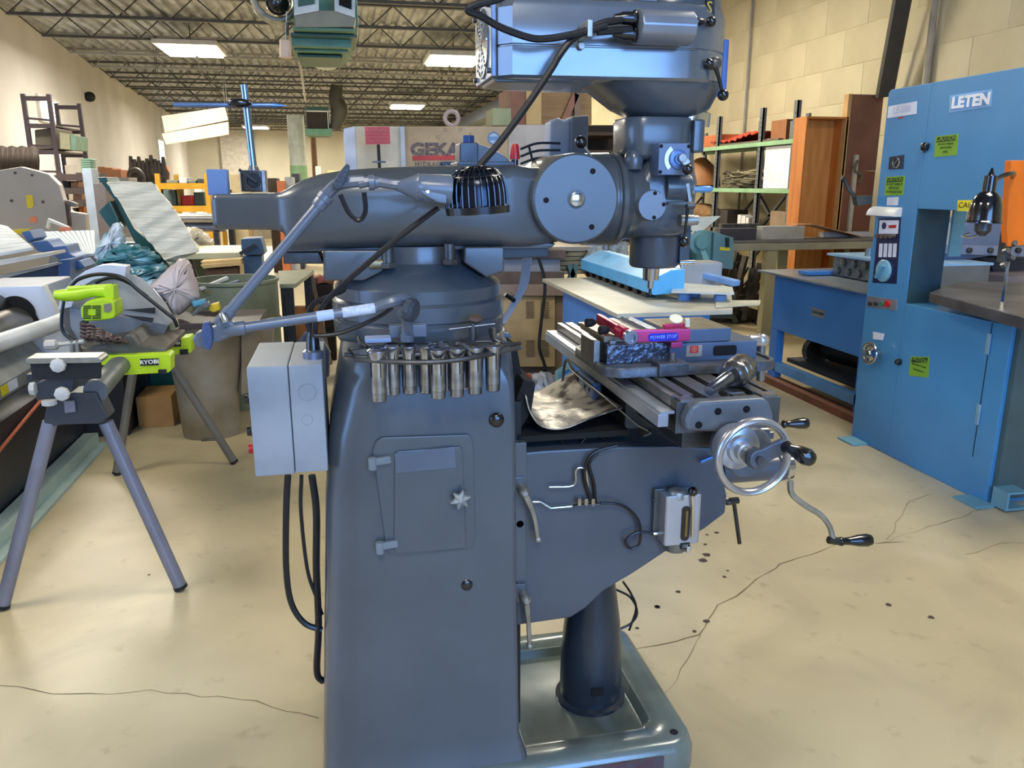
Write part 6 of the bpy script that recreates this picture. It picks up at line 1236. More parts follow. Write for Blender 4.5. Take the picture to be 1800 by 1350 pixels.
MB().tube([P(118, 560, Y=5.0), P(90, 572, Y=4.75), V((-1.78, 3.6, P(90, 572, Y=4.75).z)), V((-1.78, 2.4, P(90, 572, Y=4.75).z))], .045, smooth=False, seg=20).build('guard_bar', mat('bar_white', (210, 216, 220), .35), q)
MB().prism([V((-1.80, 2.4, .64)), V((-1.72, 2.4, .52)), V((-1.72, 2.4, .45)), V((-2.2, 2.4, .45)), V((-2.2, 2.4, .64))], (0, 2.58, 0)).build('tray', mat('tray_grey', (158, 162, 158), .4, .4, (130, 132, 126), 4), q, bevel=.003)
MB().box((-2.7, 2.4, .06), (-1.57, 4.98, .45)).build('body', dkb, q, bevel=.008)
MB().lathe((-2.2, 4.98, .36), (0, 1, 0), [(0, .3), (.4, .3), (.42, .25)], 32).build('end_bearing', dkb, q)
MB().box((-2.0, 5.05, 0), (-1.35, 5.6, .62)).build('rear_cabinet', mat('cabinet_navy', (40, 40, 46), .5), q, bevel=.01)
MB().box((-1.56, 2.3, 0), (-1.48, 4.9, .075)).build('base_beam', mat('beam_pale', (168, 186, 176), .45, 0, (150, 170, 160), 5), q, bevel=.004)
MB().box((-1.48, 2.3, 0), (-1.43, 4.9, .015)).build('base_flange', mat('beam_pale', (168, 186, 176), .45), q)
lb_ = V((-1.716, P(12, 662, X=-1.716).y, .48)); MB().box((-1.7185, lb_.y-.09, .465), (-1.7165, lb_.y, .515)).build('yellow_label', yl, q); MB().box((-1.7185, lb_.y+.005, .465), (-1.7165, lb_.y+.12, .515)).build('white_label', lw_, q)
one(MB().tube([V((-1.56, 2.6, .22)), V((-1.55, 3.3, .28)), V((-1.555, 4.0, .38)), V((-1.55, 4.5, .46))], .008), 'orange_hose', mat('hose_orange', (214, 116, 78), .4), 'thin orange hose running along the dark side of the plate roll', 'hose')
# ---- sheet metal drum and bits on it
q = thing('sheet_bin', (-.86, 4.95, 0), 'tall tapered sheet metal bin behind the right legs of the saw stand', 'bin')
gm = mat('galvanised', (152, 147, 134), .45, .3, (126, 116, 96), 4, .15, 14)
rings = []
for z, rx, ry, dx in ((0, .16, .12, 0), (.03, .165, .125, 0), (.3, .18, .15, .0), (.7, .24, .2, .02)): rings.append([V((-.86+dx+rx*cos(2*pi*i/24)*(1 if cos(2*pi*i/24) < .6 else 1.02), 4.97+ry*sin(2*pi*i/24), z)) for i in range(24)])
MB().loft(rings).build('shell', gm, q, sharp=60)
MB().prism([V((-.66, 4.92, .25)), V((-.50, 4.98, .30)), V((-.44, 4.98, .7)), V((-.62, 4.88, .7))], (0, .1, 0)).build('side_wing', gm, q, bevel=.004)
MB().cyl((-.9, 4.84, .005), (-.82, 4.84, .005), .005).build('rim_wire', steel_d, q)
q = thing('tool_table', (-.85, 4.9, .70), 'dark shelf top on the sheet bin, loaded with tools', 'table')
MB().box((-1.15, 4.72, .702), (-.50, 5.2, .735)).build('top', mat('table_dark', (62, 52, 50), .5), q, bevel=.004)
def item(px, Y, d, nm, m, lab, cat, **k): return one(PX(px, Y, d), nm, m, lab, cat, **k)
item([(352, 537), (366, 530), (370, 536), (340, 556), (336, 553)], 4.8, .03, 'steel_wrench', steel, 'steel wrench lying on the tool shelf before the yellow grip', 'wrench', bevel=.003)
item([(368, 536), (384, 532), (387, 545), (376, 550), (366, 546)], 4.82, .06, 'yellow_grip', mat('grip_yellow', (226, 196, 40), .5), 'yellow tool grip lying at the right end of the tool shelf', 'tool', bevel=.008)
item([(336, 530), (360, 526), (362, 534), (340, 541)], 4.85, .05, 'blue_glove', mat('glove_blue', (90, 160, 190), .6), 'light blue glove on the tool shelf beneath the white bag', 'glove', bevel=.008)
# ---- green drum, table, bench vise
dg = mat('drum_green', (124, 132, 108), .55, 0, (92, 98, 76), 3, .1, 10)
dc_ = P(412, 495, Y=5.75); q = thing('steel_drum', (dc_.x, 5.75, 0), 'faded green steel drum standing between the bin and the black table', 'drum')
MB().lathe((dc_.x, 5.75, 0), (0, 0, 1), [(0, .28), (.02, .29), (.28, .285), (.29, .298), (.31, .298), (.32, .285), (.56, .285), (.57, .298), (.59, .298), (.6, .285), (.84, .285), (.85, .295), (.87, .295), (.87, .278), (.78, .275), (.78, .01)], 48).build('shell', dg, q, sharp=30)
for k, (a_, b_, c_, m_) in enumerate((((352, 508), (400, 488), .02, 'scrap_white'), ((362, 515), (388, 500), .035, 'scrap_brown'), ((380, 505), (420, 495), .02, 'scrap_blue'))):
    MB().bar(P(*a_, Y=5.5), P(*b_, Y=5.6), c_*1.6, c_, (0, 0, 1)).build('scrap_piece', mat(m_, ((206, 204, 196), (130, 120, 92), (90, 100, 130))[k], .6), q, bevel=.003)
bt = mat('table_black', (26, 26, 28), .5); q = thing('steel_table', (-.3, 6.2, 0), 'small black steel table with square legs left of the turret', 'table')
tz = .80; MB().prism([V((-.47, 5.95, tz-.03)), V((-.36, 5.95, tz-.03)), V((-.26, 6.9, tz-.03)), V((-.55, 6.9, tz-.03))], (0, 0, .03)).build('top', mat('table_top_green', (134, 138, 116), .5), q, bevel=.003); MB().box((-.46, 5.96, tz-.09), (-.38, 6.0, tz-.03)).build('apron', bt, q)
for x, y in ((-.41, 5.97), (-.31, 6.75), (-.5, 6.75)): MB().box((x-.03, y, 0), (x+.03, y+.06, tz-.03)).build('leg', bt, q)
vb_ = mat('vise_blue_grey', (74, 104, 136), .5); q = thing('pedestal_vise', P(443, 480, Y=7.2), 'blue bench vise on a wide blue post between the tables', 'vise')
PX([(423, 420), (458, 418), (462, 430), (466, 447), (430, 450), (424, 438)], 7.1, .25).build('vise_body', vb_, q, bevel=.01)
MB().bar(P(422, 446, Y=7.05), P(450, 430, Y=7.05), .03, .03, (0, 1, 0)).build('vise_handle', mat('handle_navy', (36, 44, 60), .5), q)
c0, c1 = P(427, 450, Y=7.15), P(460, 450, Y=7.15); MB().box((c0.x, 7.15, 0), (c1.x, 7.35, c0.z)).build('post', vb_, q, bevel=.006)
one(MB().lathe(P(482, 480, Y=6.9)+V((0, 0, -.35)), (0, 0, 1), [(0, .13), (.3, .16), (.38, .12), (.4, .04)], 20), 'blue_funnel', mat('funnel_navy', (40, 70, 120), .4), 'dark blue round cover on the floor side behind the black table', 'cover') if False else None
ct = mat('table_cream', (206, 204, 170), .5, 0, (190, 188, 150), 3); q = thing('cream_table', (-1.1, 7.3, 0), 'cream topped table with slanting dark legs behind the white bag', 'table')
t4 = PL([(322, 446), (388, 432), (424, 430), (428, 440), (360, 452), (322, 455)], Y=7.3); zt = P(380, 443, Y=7.3).z
MB().box((-1.75, 7.2, zt-.05), (-.87, 8.1, zt)).build('top', ct, q, bevel=.004)
for xa, xb in ((388, 408), (330, 350)): a = P(xa, 448, Y=7.25); MB().bar(V((a.x, 7.3, zt-.05)), V((a.x+.18, 7.3, 0)), .05, .05, (0, 1, 0)).build('leg', mat('leg_dark', (54, 48, 40), .6), q)
for k, (ya, lab) in enumerate(((460, 'upper'), (466, 'lower'))): item([(352, ya), (424, ya-5), (424, ya), (358, ya+6)], 7.0-.05*k, .5, 'pine_plank', mat('pine_board', (222, 190, 130), .6), lab+' pale pine plank below the cream table', 'plank')
item([(360, 474), (418, 470), (418, 486), (362, 488)], 7.0, .15, 'timber_block', mat('timber_shade', (100, 74, 54), .7), 'brown timber block under the pine planks', 'timber')
# ---- white bag
bagm = mat('bag_white', (214, 204, 202), .4, 0, (196, 180, 174), 3, .25, 9)
q = thing('plastic_bag', P(310, 548, Y=5.0), 'full white plastic bag propped above the tool shelf', 'bag')
blob([(308, 462), (318, 454), (332, 460), (340, 480), (350, 515), (346, 530), (318, 552), (306, 548), (292, 525), (275, 510), (272, 495)], 4.95, .22, 'bag_body', bagm, q, .006)
blob([(262, 520), (268, 500), (282, 488), (292, 500), (294, 520), (280, 532), (262, 530)], 5.0, .16, 'tied_end', bagm, q, .006, seed=3)
# ---- film wrapped green machine
gd_ = mat('machine_green', (28, 84, 84), .35, 0, (20, 66, 66), 3); fl_ = mat('film_teal', (120, 168, 178), .16, 0, (28, 92, 96), 8, .5, 10, lo=.4, hi=.62, stretch=(1, 1, 4)); flw = mat('film_white', (226, 234, 238), .15, 0, (120, 170, 186), 7, .5, 12, lo=.45, hi=.7)
q = thing('wrapped_machine', (-1.3, 6.0, 0), 'dark green machine wrapped in clear plastic film with a tilted cream panel', 'machine')
PX([(171, 312), (186, 311), (200, 335), (236, 402), (262, 425), (290, 448), (270, 455), (236, 425), (200, 350)], 5.75, .3).build('tilted_frame', gd_, q, bevel=.004)
PX([(172, 372), (192, 352), (208, 385), (210, 402), (192, 400)], 5.7, .2).build('gear_case', gd_, q, bevel=.01)
MB().prism([V((p.x, 5.8, p.z)) for p in PL([(185, 425), (250, 425), (290, 452), (300, 470), (280, 540), (195, 530), (172, 470)], Y=5.8)], (0, .5, 0)).build('body', gd_, q, bevel=.02)
g_ = [[P(187+(265-187)*u+(8*v), 322-4*u, Y=5.62).lerp(P(290+(349-290)*u, 458-18*u, Y=5.55), v)+V((0, .008*sin(34*v+3*u), .007*sin(44*v+5*u)-.05*sin(pi*v)*(.6-u))) for u in [i/8 for i in range(9)]] for v in [j/24 for j in range(25)]]
MB().sheet(g_, -.05).build('cream_panel', mat('panel_film', (224, 218, 196), .22, 0, (196, 190, 166), 5, .6, 14, stretch=(.5, 1, 9)), q, sharp=60)
blob([(166, 440), (190, 405), (205, 392), (214, 396), (218, 420), (222, 445), (200, 462), (172, 460)], 5.55, .12, 'film_fold', flw, q, .012)
blob([(170, 458), (215, 430), (255, 435), (278, 450), (272, 462), (215, 468), (172, 472)], 5.5, .14, 'film_fold', fl_, q, .012, seed=4)
blob([(172, 478), (230, 466), (285, 462), (290, 480), (262, 500), (250, 530), (215, 500), (180, 500)], 5.52, .16, 'film_fold', fl_, q, .014, seed=6)
blob([(225, 500), (270, 490), (282, 510), (262, 545), (240, 548), (220, 520)], 5.48, .14, 'film_fold', flw, q, .012, seed=8)
MB().box((-1.75, 5.7, 0), (-1.12, 6.4, .66)).build('pedestal', gd_, q, bevel=.02)
# wooden crate under the saw and battery boxes
q = one(MB().box((-1.33, 5.2, 0), (-1.12, 5.5, .2)), 'cardboard_box', mat('carton', (176, 134, 80), .7), 'small tan carton on the floor between the saw stand legs', 'box', bevel=.004)
one(MB().box((P(232, 700, Y=5.6).x, 5.62, 0), (P(262, 700, Y=5.6).x, 5.9, .26)), 'blue_case', mat('case_navy', (28, 44, 72), .5), 'dark blue case on the floor seen between the stand legs', 'case', bevel=.01)
one(MB().box((P(234, 700, Y=5.55).x, 5.62, .262), (P(270, 700, Y=5.55).x, 5.85, .32)), 'yellow_box', mat('box_yellow', (206, 160, 50), .5), 'yellow brown box on top of the dark blue case', 'box', bevel=.004)
for k in range(3): one(MB().box((-1.55, 6.5-.0*k, .14*k), (-.75, 7.0, .10+.14*k)), 'timber_beam', mat('beam_brown', (170, 130, 90), .7, 0, (130, 96, 64), 5), ('bottom', 'middle', 'top')[k]+' timber beam of the pile seen under the mitre saw', 'beam', bevel=.004)
# ---- slatted machines and blue ironwork
bw = mat('ironwork_blue', (66, 104, 160), .45); sw = mat('slat_white', (222, 230, 236), .35); sw2 = mat('slat_bluewhite', (196, 212, 220), .35)
q = thing('slatted_conveyor', (-3.0, 6.6, 0), 'near white slatted feed table at the left edge', 'machine')
pts = [P(-40, 372, Y=7.6), P(56, 436, Y=7.0), P(52, 443, Y=6.4), P(-60, 466, Y=6.2)]
for s_ in slats(P(-60, 384, Y=7.6), P(-60, 462, Y=6.2), P(60, 440, Y=6.4), P(14, 402, Y=7.4), 9, .02): s_.build('slat', sw, q)
MB().prism([P(-60, 466, Y=6.2), P(90, 444, Y=6.3), P(92, 449, Y=6.3), P(-60, 478, Y=6.2)], (0, .3, 0)).build('edge_rail', mat('rail_cream', (206, 204, 196), .4), q)
MB().prism([P(-60, 498, Y=6.2), P(106, 460, Y=6.6), P(110, 463, Y=6.6), P(-60, 506, Y=6.2)], (0, .2, 0)).build('lower_rail', mat('rail_cream', (206, 204, 196), .4), q)
MB().prism([P(-60, 507, Y=6.22), P(102, 466, Y=6.62), V((P(102, 466, Y=6.62).x, 6.62, 0)), V((P(-60, 507, Y=6.22).x, 6.22, 0))], (0, .3, 0)).build('side_panel', mat('panel_slate', (84, 96, 120), .5), q)
MB().prism(PL([(102, 458), (124, 456), (122, 492), (102, 492)], Y=6.6), (0, .3, 0)).build('corner_post', bw, q)
q = thing('slatted_conveyor', (-2.3, 7.6, 0), 'far pale slatted panel with orange mark behind the blue ironwork', 'machine')
A_, B_, C_, D_ = P(42, 408, Y=8.2), P(156, 397, Y=8.2), P(178, 412, Y=7.9), P(168, 446, Y=7.2); E_ = P(122, 446, Y=7.2)
for s_ in slats(A_, B_.lerp(C_, .5), D_, E_, 14, .02, .12): s_.build('slat', sw2, q)
c = P(115, 404, Y=8.12); one_ = MB().obox(c, (.1, .01, .05), (0, 0, .2)).build('orange_mark', mat('mark_orange', (226, 130, 90), .5), q)
MB().prism([V((A_.x, 7.9, 0)), V((D_.x, 7.6, 0)), V((D_.x, 7.6, .9)), V((A_.x+.3, 7.9, .9))], (0, .4, 0)).build('base', mat('base_slate', (120, 132, 146), .5), q)
MB().prism(PL([(80, 400), (84, 384), (120, 399), (118, 402), (86, 390), (85, 402)], Y=8.3), (0, .05, 0)).build('white_bracket', white, q)
q = thing('blue_ironwork', (-2.4, 6.9, 0), 'bright blue cast frame between the two slatted tables', 'machine')
for k, pts in enumerate(([(36, 408), (52, 405), (60, 420), (50, 428)], [(52, 426), (82, 422), (94, 434), (104, 438), (98, 450), (66, 442)], [(92, 434), (116, 431), (122, 446), (134, 452), (138, 464), (118, 470), (98, 452)], [(118, 462), (140, 458), (150, 470), (132, 476), (122, 474)])): PX(pts, 6.9-.05*k, .3).build('casting', bw, q, bevel=.01)
MB().box((P(100, 470, Y=7.0).x, 7.0, 0), (P(130, 470, Y=7.0).x, 7.3, .85)).build('leg', bw, q)
# ---- grey guarded machine
q = thing('press_brake', (-3.0, 9.0, 0), 'large light grey machine guard with yellow label behind the slatted tables', 'machine')
gg_ = mat('guard_grey', (168, 164, 158), .5, 0, (158, 154, 148), 2)
gp_ = PL([(-40, 305), (0, 299), (36, 293), (60, 299), (85, 306), (104, 325), (112, 352), (124, 372), (150, 376), (152, 400)], Y=9.0)
MB().prism(gp_+[V((gp_[-1].x, 9.0, 0)), V((gp_[0].x, 9.0, 0))], (0, .12, 0)).build('guard_panel', gg_, q, bevel=.01)
PX([(45, 343), (57, 343), (59, 362), (55, 366), (48, 366)], 8.99, .01).build('yellow_label', yl, q); PX([(53, 382), (62, 380), (65, 388), (62, 392), (52, 391)], 8.99, .01).build('orange_label', mat('mark_orange', (226, 130, 90), .5), q)
for x, y in ((26, 304), (56, 308), (20, 353), (75, 355)): c = P(x, y, Y=8.99); MB().cyl(c, c+V((0, .01, 0)), .014, seg=10).build('rivet', steel_d, q)
PX([(116, 352), (124, 354), (134, 358), (134, 364), (116, 362)], 8.9, .08).build('grey_knob', mat('knob_grey', (130, 126, 124), .5), q); PX([(113, 352), (121, 362), (124, 400), (119, 400)], 8.85, .05).build('handle_bar', mat('handle_brown', (66, 54, 54), .6), q)
PX([(22, 404), (52, 402), (46, 412), (26, 410)], 8.8, .05).build('yellow_strip', yl, q)
for k in range(7): one(MB().tube([P(4+9*k, 262+3*(k % 2), Y=10.3), P(5+9*k, 280, Y=10.2), P(6+9*k, 312, Y=10.3)], [.05, .06, .05], seg=8), 'brown_roll', mat('roll_brown', (62, 50, 42), .7, 0, (40, 32, 28), 8), ('leftmost', 'second', 'third', 'middle', 'fifth', 'sixth', 'rightmost')[k]+' dark brown roll of the row above the grey guard', 'roll', 'dark rolls above the grey guard')
MB().box((P(0, 312, Y=10.2).x-.3, 10.15, 0), (P(62, 312, Y=10.2).x, 10.5, P(30, 312, Y=10.2).z)).build('roll_shelf', mat('shelf_brown', (80, 70, 60), .7), q)
# ---- tall pallet rack on the left
rk = mat('rack_brown', (92, 80, 88), .5, .2); q = thing('pallet_rack', (-4.2, 13.6, 0), 'tall dark pallet rack frame in front of the bright left window', 'rack')
YA, YB_ = 13.2, 14.6
xL, xR = P(45, 200, Y=YA).x, P(90, 200, Y=YA).x; zt = P(43, 165, Y=YA).z
for x, y in ((xL, YA), (xR, YA), (xL+.0, YB_), (xR, YB_)): MB().box((x-.028, y-.028, 0), (x+.028, y+.028, zt)).build('post', rk, q)
zl = [P(100, yy, Y=YA).z for yy in (170, 218, 264, 308)]
for z in zl:
    for y in (YA, YB_): MB().box((xL, y-.03, z-.06), (xR, y+.03, z)).build('beam', rk, q)
for z0_, z1_ in zip(zl[1:], zl[:-1]):
    for y in (YA, YB_): MB().bar((xL, y, z1_-.3), (xR, y, z0_+.05), .03, .03, (0, 1, 0)).build('brace', rk, q)
for z in zl[1:]: MB().box((xL+.03, YA+.05, z-.02), (xR-.03, YB_-.05, z)).build('shelf', mat('rack_shelf', (104, 92, 84), .7), q)
one(PX([(60, 228), (97, 224), (101, 262), (62, 263)], 13.4, .8), 'machine_casting', mat('head_grey_brown', (136, 128, 112), .6, 0, (110, 100, 84), 3), 'grey brown machine part with two knobs on the tall rack', 'machine', bevel=.02)
one(PX([(104, 232), (122, 236), (124, 263), (105, 262)], 13.3, .5), 'cream_box', mat('box_cream', (206, 202, 166), .6), 'cream box with dark label on the tall rack', 'box', bevel=.01)
one(PX([(123, 236), (133, 238), (134, 264), (125, 264)], 13.32, .6), 'green_case', mat('case_green', (150, 186, 164), .6), 'narrow pale green case at the right end of the tall rack', 'case', bevel=.01)
# ---- far clutter, each thing standing on the floor or on what is below it
def stand(x0, yt, x1, Y, d, nm, col, lab, cat, zb=0, rough=.6, **k):
    a, b = P(x0, yt, Y=Y), P(x1, yt, Y=Y)
    return one(MB().box((a.x, Y, zb), (b.x, Y+d, a.z)), nm, mat('c_%d_%d_%d' % col, col, rough, 0, bump=.1, bscale=8), lab, cat, bevel=.01, **k)
def rackunit(x0, x1, yt, Y, d, levels, col, name, lab):
    a, b = P(x0, yt, Y=Y), P(x1, yt, Y=Y); q = thing(name, ((a.x+b.x)/2, Y+d/2, 0), lab, 'rack'); m_ = mat('rk_%d_%d_%d' % col, col, .5)
    w_ = max(.03, (b.x-a.x)*.035)
    for x in (a.x, b.x):
        for y in (Y, Y+d): MB().box((x-w_, y-w_, 0), (x+w_, y+w_, a.z)).build('post', m_, q)
    zs = [P(x0, l, Y=Y).z for l in levels]
    for z in zs:
        for y in (Y, Y+d): MB().box((a.x, y-w_*.8, z-.08), (b.x, y+w_*.8, z)).build('beam', m_, q)
        MB().box((a.x+w_, Y+w_, z-.03), (b.x-w_, Y+d-w_, z-.005)).build('deck', mat('deck_grey', (150, 150, 140), .7), q)
    return q, zs, a.x, b.x
rackunit(104, 150, 302, 11.5, .8, (306, 330, 352, 378), (84, 72, 70), 'low_rack', 'low dark brown shelving full of parts beside the grey guard')
for k, (x0, x1, yt, yb, col, nm, lab) in enumerate(((108, 122, 318, 330, (60, 56, 60), 'dark_bin', 'dark bin on the top level of the low brown shelving'), (124, 138, 320, 330, (196, 150, 110), 'tan_carton', 'tan carton on the top level of the low brown shelving'), (128, 144, 340, 352, (206, 160, 126), 'peach_carton', 'peach coloured carton on the middle level of the low shelving'), (138, 148, 362, 378, (216, 130, 60), 'orange_carton', 'orange carton on the lowest visible level of the low shelving'), (122, 134, 366, 378, (130, 116, 108), 'grey_carton', 'grey carton on the lowest visible level of the low shelving'))):
    one(PX([(x0, yt), (x1, yt), (x1, yb), (x0, yb)], 11.6, .4), nm, mat('cc%d' % k, col, .7), lab, 'box', bevel=.01)
stand(143, 296, 160, 11.2, .3, 'steel_column', (176, 190, 210), 'pale blue steel column right of the low brown shelving', 'column')
stand(113, 290, 150, 13.0, .15, 'white_topped_cabinet', (226, 214, 196), 'white topped cabinet behind the low shelving', 'cabinet')
q = thing('green_crates', P(150, 300, Y=12.6), 'pale green louvred crate behind the blue steel column', 'crate')
for k in range(6): PX([(141, 279+4*k), (158, 278+4*k), (160, 281+4*k), (143, 282+4*k)], 12.6, .3).build('slat', mat('crate_green', (150, 190, 166), .6), q)
PX([(142, 280), (158, 279), (162, 305), (145, 306)], 12.95, .05).build('back', mat('crate_green2', (120, 160, 140), .6), q); PX([(145, 303), (162, 302), (162, 420), (145, 420)], 12.62, .35).build('stand', mat('crate_green2', (120, 160, 140), .6), q)
for k in range(7): one(MB().box((-3.72+.02*(k % 2), 11.0, .17*k), (-3.2+.02*(k % 3), 11.7, .15+.17*k)), 'grey_coil', mat('coil_grey', (120, 114, 122), .6, 0, (84, 80, 84), 5), ('lowest', 'second', 'third', 'fourth', 'fifth', 'sixth', 'topmost')[k]+' grey bundle of the stack left of the wrapped machine', 'bundle', 'stacked grey bundles', bevel=.02) if False else None
stand(163, 322, 184, 10.5, .6, 'bundle_stack', (112, 106, 108), 'stack of grey bundles left of the wrapped machine', 'stack')
stand(196, 312, 226, 14.9, .6, 'grey_cabinet', (150, 146, 142), 'grey cabinet with dark slot behind the cream film panel', 'cabinet')
o = stand(168, 318, 196, 15.2, .8, 'steel_locker', (134, 132, 128), 'low steel locker below the orange brown cartons', 'cabinet'); zc_ = P(180, 318, Y=15.2).z
for k, (x0, x1, yt, lab) in enumerate(((171, 184, 293, 'left'), (184, 197, 295, 'middle'), (197, 212, 298, 'right'))): stand(x0, yt, x1, 15.3, .6, 'brown_carton', (176, 118, 78), lab+' orange brown carton of the row against the left wall', 'box', zb=zc_ if k < 2 else P(200, 312, Y=15.3).z)
stand(271, 291, 286, 17, .6, 'tall_carton', (186, 116, 76), 'tall brown carton beside the far bright window', 'box')
q = thing('dark_machinery', (-3.2, 16, 0), 'row of dark small machines along the far left wall', 'machinery'); random.seed(21)
dm_ = mat('mach_dark', (92, 84, 76), .6, .2, (58, 54, 50), 4)
for k in range(9):
    x = 222+7.2*k; a = P(x, 303+random.uniform(-6, 6), Y=16); m = MB(); m.box((a.x-.03, 16, 0), (a.x+random.uniform(.1, .3), 16.5, a.z-.2)); m.build('machine_body', dm_, q, bevel=.02)
    MB().lathe((a.x+.05, 16.2, a.z-.2), (0, 0, 1), [(0, .06), (.15, .09), (.25, .05), (.45, .03)], 12).build('machine_head', dm_, q)
MB().tube(PL([(222, 330), (228, 306), (240, 300), (250, 312), (250, 335)], Y=15.8), .06, seg=8).build('curved_arm', dm_, q)
# yellow rack with contents
q, zs, xa, xb = rackunit(276, 362, 305, 12.0, 1.3, (322, 362, 400), (216, 160, 30), 'yellow_rack', 'yellow steel rack behind the cream film panel')
stand(286, 334, 308, 12.4, .5, 'grey_green_bin', (110, 130, 126), 'grey green bin on the yellow rack', 'bin', zb=zs[1]); stand(318, 344, 336, 12.3, .4, 'red_toolbox', (196, 44, 40), 'red toolbox on the yellow rack', 'toolbox', zb=zs[1]); stand(310, 332, 316, 12.35, .3, 'ochre_board', (186, 150, 70), 'narrow ochre board standing on the yellow rack', 'board', zb=zs[1])
stand(340, 338, 358, 12.5, .4, 'dark_green_box', (84, 104, 92), 'dark green box at the right of the red toolbox', 'box', zb=zs[1])
for k, (x0, x1, yt, col, lab) in enumerate(((292, 312, 316, (150, 146, 120), 'flat olive tray on top of the yellow rack'), (314, 328, 312, (226, 230, 232), 'white bundle on top of the yellow rack'), (330, 344, 317, (130, 134, 120), 'flat grey green tray on top of the yellow rack'), (346, 356, 314, (70, 72, 66), 'dark lump at the right of the yellow rack top'))): stand(x0, yt, x1, 12.3, .5, 'rack_top_item', col, lab, 'tray', zb=zs[0])
q = thing('steel_pipe', P(335, 385, Y=9.5), 'thick silver steel pipe on supports left of the ram tail', 'pipe'); a, b = P(296, 384, Y=9.6), P(395, 384, Y=9.6)
MB().cyl(a, b, .055, seg=24).build('upper_pipe', mat('pipe_silver', (176, 172, 168), .3, .7), q); MB().cyl(a+V((0, 0, -.1)), b+V((0, 0, -.1)), .045, seg=20).build('lower_pipe', mat('pipe_blue_grey', (116, 122, 140), .4, .4), q)
for x in (a.x+.1, b.x-.1): MB().box((x-.03, 9.55, 0), (x+.03, 9.65, a.z-.15)).build('support', steel_d, q)
q = thing('film_wrapped_part', P(345, 440, Y=8.3), 'cream machine part wrapped in film behind the tilted panel', 'machine')
blob([(312, 408), (322, 400), (345, 400), (362, 414), (375, 424), (372, 432), (350, 440), (330, 430)], 8.3, .35, 'wrapped_body', mat('wrap_cream', (216, 210, 190), .25, 0, (176, 168, 150), 4, .4, 9), q, .012)
MB().box((P(325, 430, Y=8.3).x, 8.25, 0), (P(372, 430, Y=8.3).x, 8.6, P(350, 436, Y=8.3).z)).build('stand', mat('stand_green', (96, 112, 92), .6), q, bevel=.01)
# things seen above and below the ram tail
for (x0, x1, yt, Y, col, nm, lab, cat) in ((404, 429, 306, 13.5, (226, 206, 160), 'cream_carton', 'cream carton stack between blue box and magnetic base', 'box'), (395, 404, 333, 13.3, (40, 42, 52), 'black_crate', 'black crate behind the blue grey box on the ram', 'crate'),
     (470, 486, 313, 14.5, (70, 60, 48), 'brown_machine', 'dark brown machine right of the magnetic base', 'machine'), (486, 500, 318, 14.0, (206, 120, 76), 'orange_sack', 'orange sack right of the magnetic base', 'sack'), (500, 514, 311, 14.2, (176, 184, 190), 'grey_drum', 'pale grey drum above the ram tail', 'drum'), (512, 526, 305, 15, (74, 80, 92), 'slate_bin', 'slate bin above the curve of the ram', 'bin'),
     (340, 352, 318, 20, (206, 206, 200), 'white_carton', 'white carton row near the far wall', 'box'), (362, 372, 303, 18, (214, 216, 214), 'paper_stack', 'white paper stack right of the yellow rack', 'paper'), (362, 376, 318, 16, (226, 200, 160), 'tan_stack', 'tan stack below the white paper stack', 'box'),
     (554, 564, 292, 22, (214, 218, 210), 'white_cabinet', 'small white cabinet near the far wall right of the green column', 'cabinet'), (575, 602, 300, 20, (196, 186, 140), 'tan_locker', 'tan locker next to the ironworker side', 'cabinet'), (430, 470, 322, 24, (150, 140, 120), 'low_crates', 'row of low crates by the far wall', 'crate'), (230, 262, 322, 26, (130, 120, 110), 'far_bench', 'low bench by the far end of the left wall', 'bench')):
    stand(x0, yt, x1, Y, .7, nm, col, lab, cat)
q = thing('column_drum', (0, 0, 0), 'white and green round column standing near the far wall', 'column'); c = P(525, 300, Y=26); q.location = (c.x, 26, 0)
zt, zm = P(525, 252, Y=26).z, P(525, 291, Y=26).z; MB().cyl((c.x, 26, 0), (c.x, 26, zm), .26, seg=24).build('green_band', mat('band_green', (160, 206, 160), .6), q); MB().cyl((c.x, 26, zm), (c.x, 26, zt+.8), .25, seg=24).build('white_shaft', mat('shaft_white', (216, 226, 226), .6), q)
one(MB().cyl((P(551, 250, Y=27).x, 27, 0), (P(551, 250, Y=27).x, 27, 3.6), .09, seg=8), 'rusty_pipe', mat('pipe_rust', (130, 96, 70), .7), 'rusty brown riser pipe right of the white and green column', 'pipe')
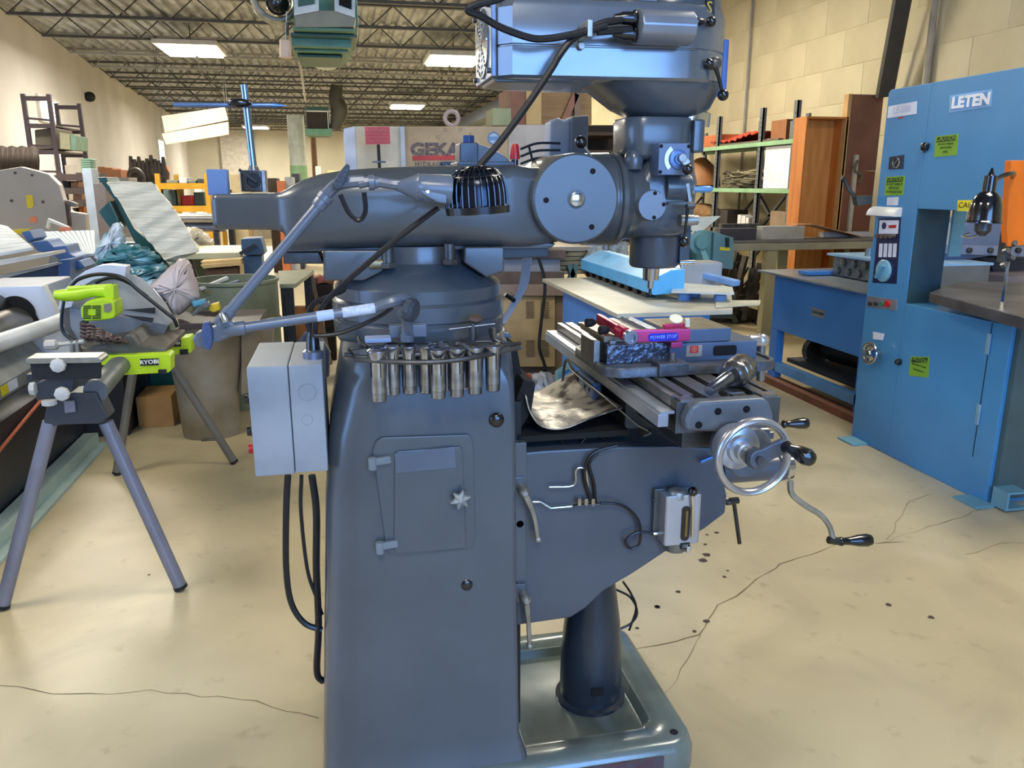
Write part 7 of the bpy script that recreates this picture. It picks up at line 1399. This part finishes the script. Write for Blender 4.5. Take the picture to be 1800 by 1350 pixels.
# under the ram: clutter left of the turret
q = thing('scrap_shelf', (.1, 6.6, 0), 'dark shelf with pink and brown scrap seen under the ram tail', 'shelf')
MB().box((P(500, 505, Y=6.95).x, 7.0, .0), (P(585, 505, Y=6.95).x, 7.5, .30)).build('lower_body', mat('shelf_black', (26, 24, 24), .8), q)
MB().box((P(545, 505, Y=6.95).x, 6.95, .30), (P(585, 505, Y=6.95).x, 7.5, P(560, 500, Y=6.95).z)).build('upper_body', mat('shelf_black', (26, 24, 24), .8), q)
zz_ = P(560, 500, Y=6.95).z; random.seed(9)
for k in range(12): a = V((P(545+3.2*k, 495, Y=7).x, 7.0+random.uniform(0, .25), zz_+.03)); MB().obox(a, (.09, .08, .06), (random.uniform(-.4, .4), random.uniform(-.4, .4), random.uniform(0, 2))).build('scrap_block', mat(('pink_block', 'brown_block', 'cream_block')[k % 3], ((196, 110, 100), (110, 70, 50), (206, 186, 150))[k % 3], .7), q, bevel=.004)
one(MB().bar(P(546, 478, Y=6.85), V((P(566, 560, Y=6.85).x+.05, 6.85, 0)), .03, .03, (0, 1, 0)), 'leaning_bar', mat('bar_brown', (120, 104, 80), .6), 'brown bar leaning against the dark scrap shelf', 'bar')
one(MB().box((-.46, 6.84, 0), (-.2, 6.94, .5)), 'orange_crate', mat('crate_rust', (186, 120, 56), .7), 'orange brown crate under the small black table', 'crate', bevel=.01)
one(MB().lathe((-.3, 6.42, 0), (0, 0, 1), [(0, .13), (.2, .15), (.28, .11), (.36, .05)], 20), 'blue_motor', mat('motor_navy', (52, 76, 116), .45), 'dark blue motor standing beneath the small black table', 'motor')
# ---- bits behind the knee
q = thing('clear_bag', P(950, 700, Y=4.7), 'crumpled clear plastic bag on the floor behind the column cover', 'bag')
blob([(918, 672), (935, 658), (962, 655), (985, 668), (992, 690), (985, 716), (940, 720), (916, 705)], 4.7, .25, 'bag_body', mat('bag_clear', (214, 216, 220), .15, 0, (170, 176, 184), 9, .6, 14), q, .015)
MB().ball(P(922, 664, Y=4.6), .035, (1.4, 1, .8)).build('orange_piece', mat('lump_orange', (226, 96, 50), .5), q)
q = thing('teal_frame', P(990, 700, Y=4.3), 'teal bent frame standing behind the readout scale of the mill table', 'frame')
a = P(980, 655, Y=4.2); MB().box((a.x, 4.2, 0), (a.x+.04, 4.26, a.z)).build('post', mat('frame_teal', (112, 160, 164), .45), q, bevel=.004)
MB().bar(a+V((.02, .03, -.01)), P(1008, 638, Y=4.3), .06, .02).build('arm', mat('frame_teal', (112, 160, 164), .45), q, bevel=.004)
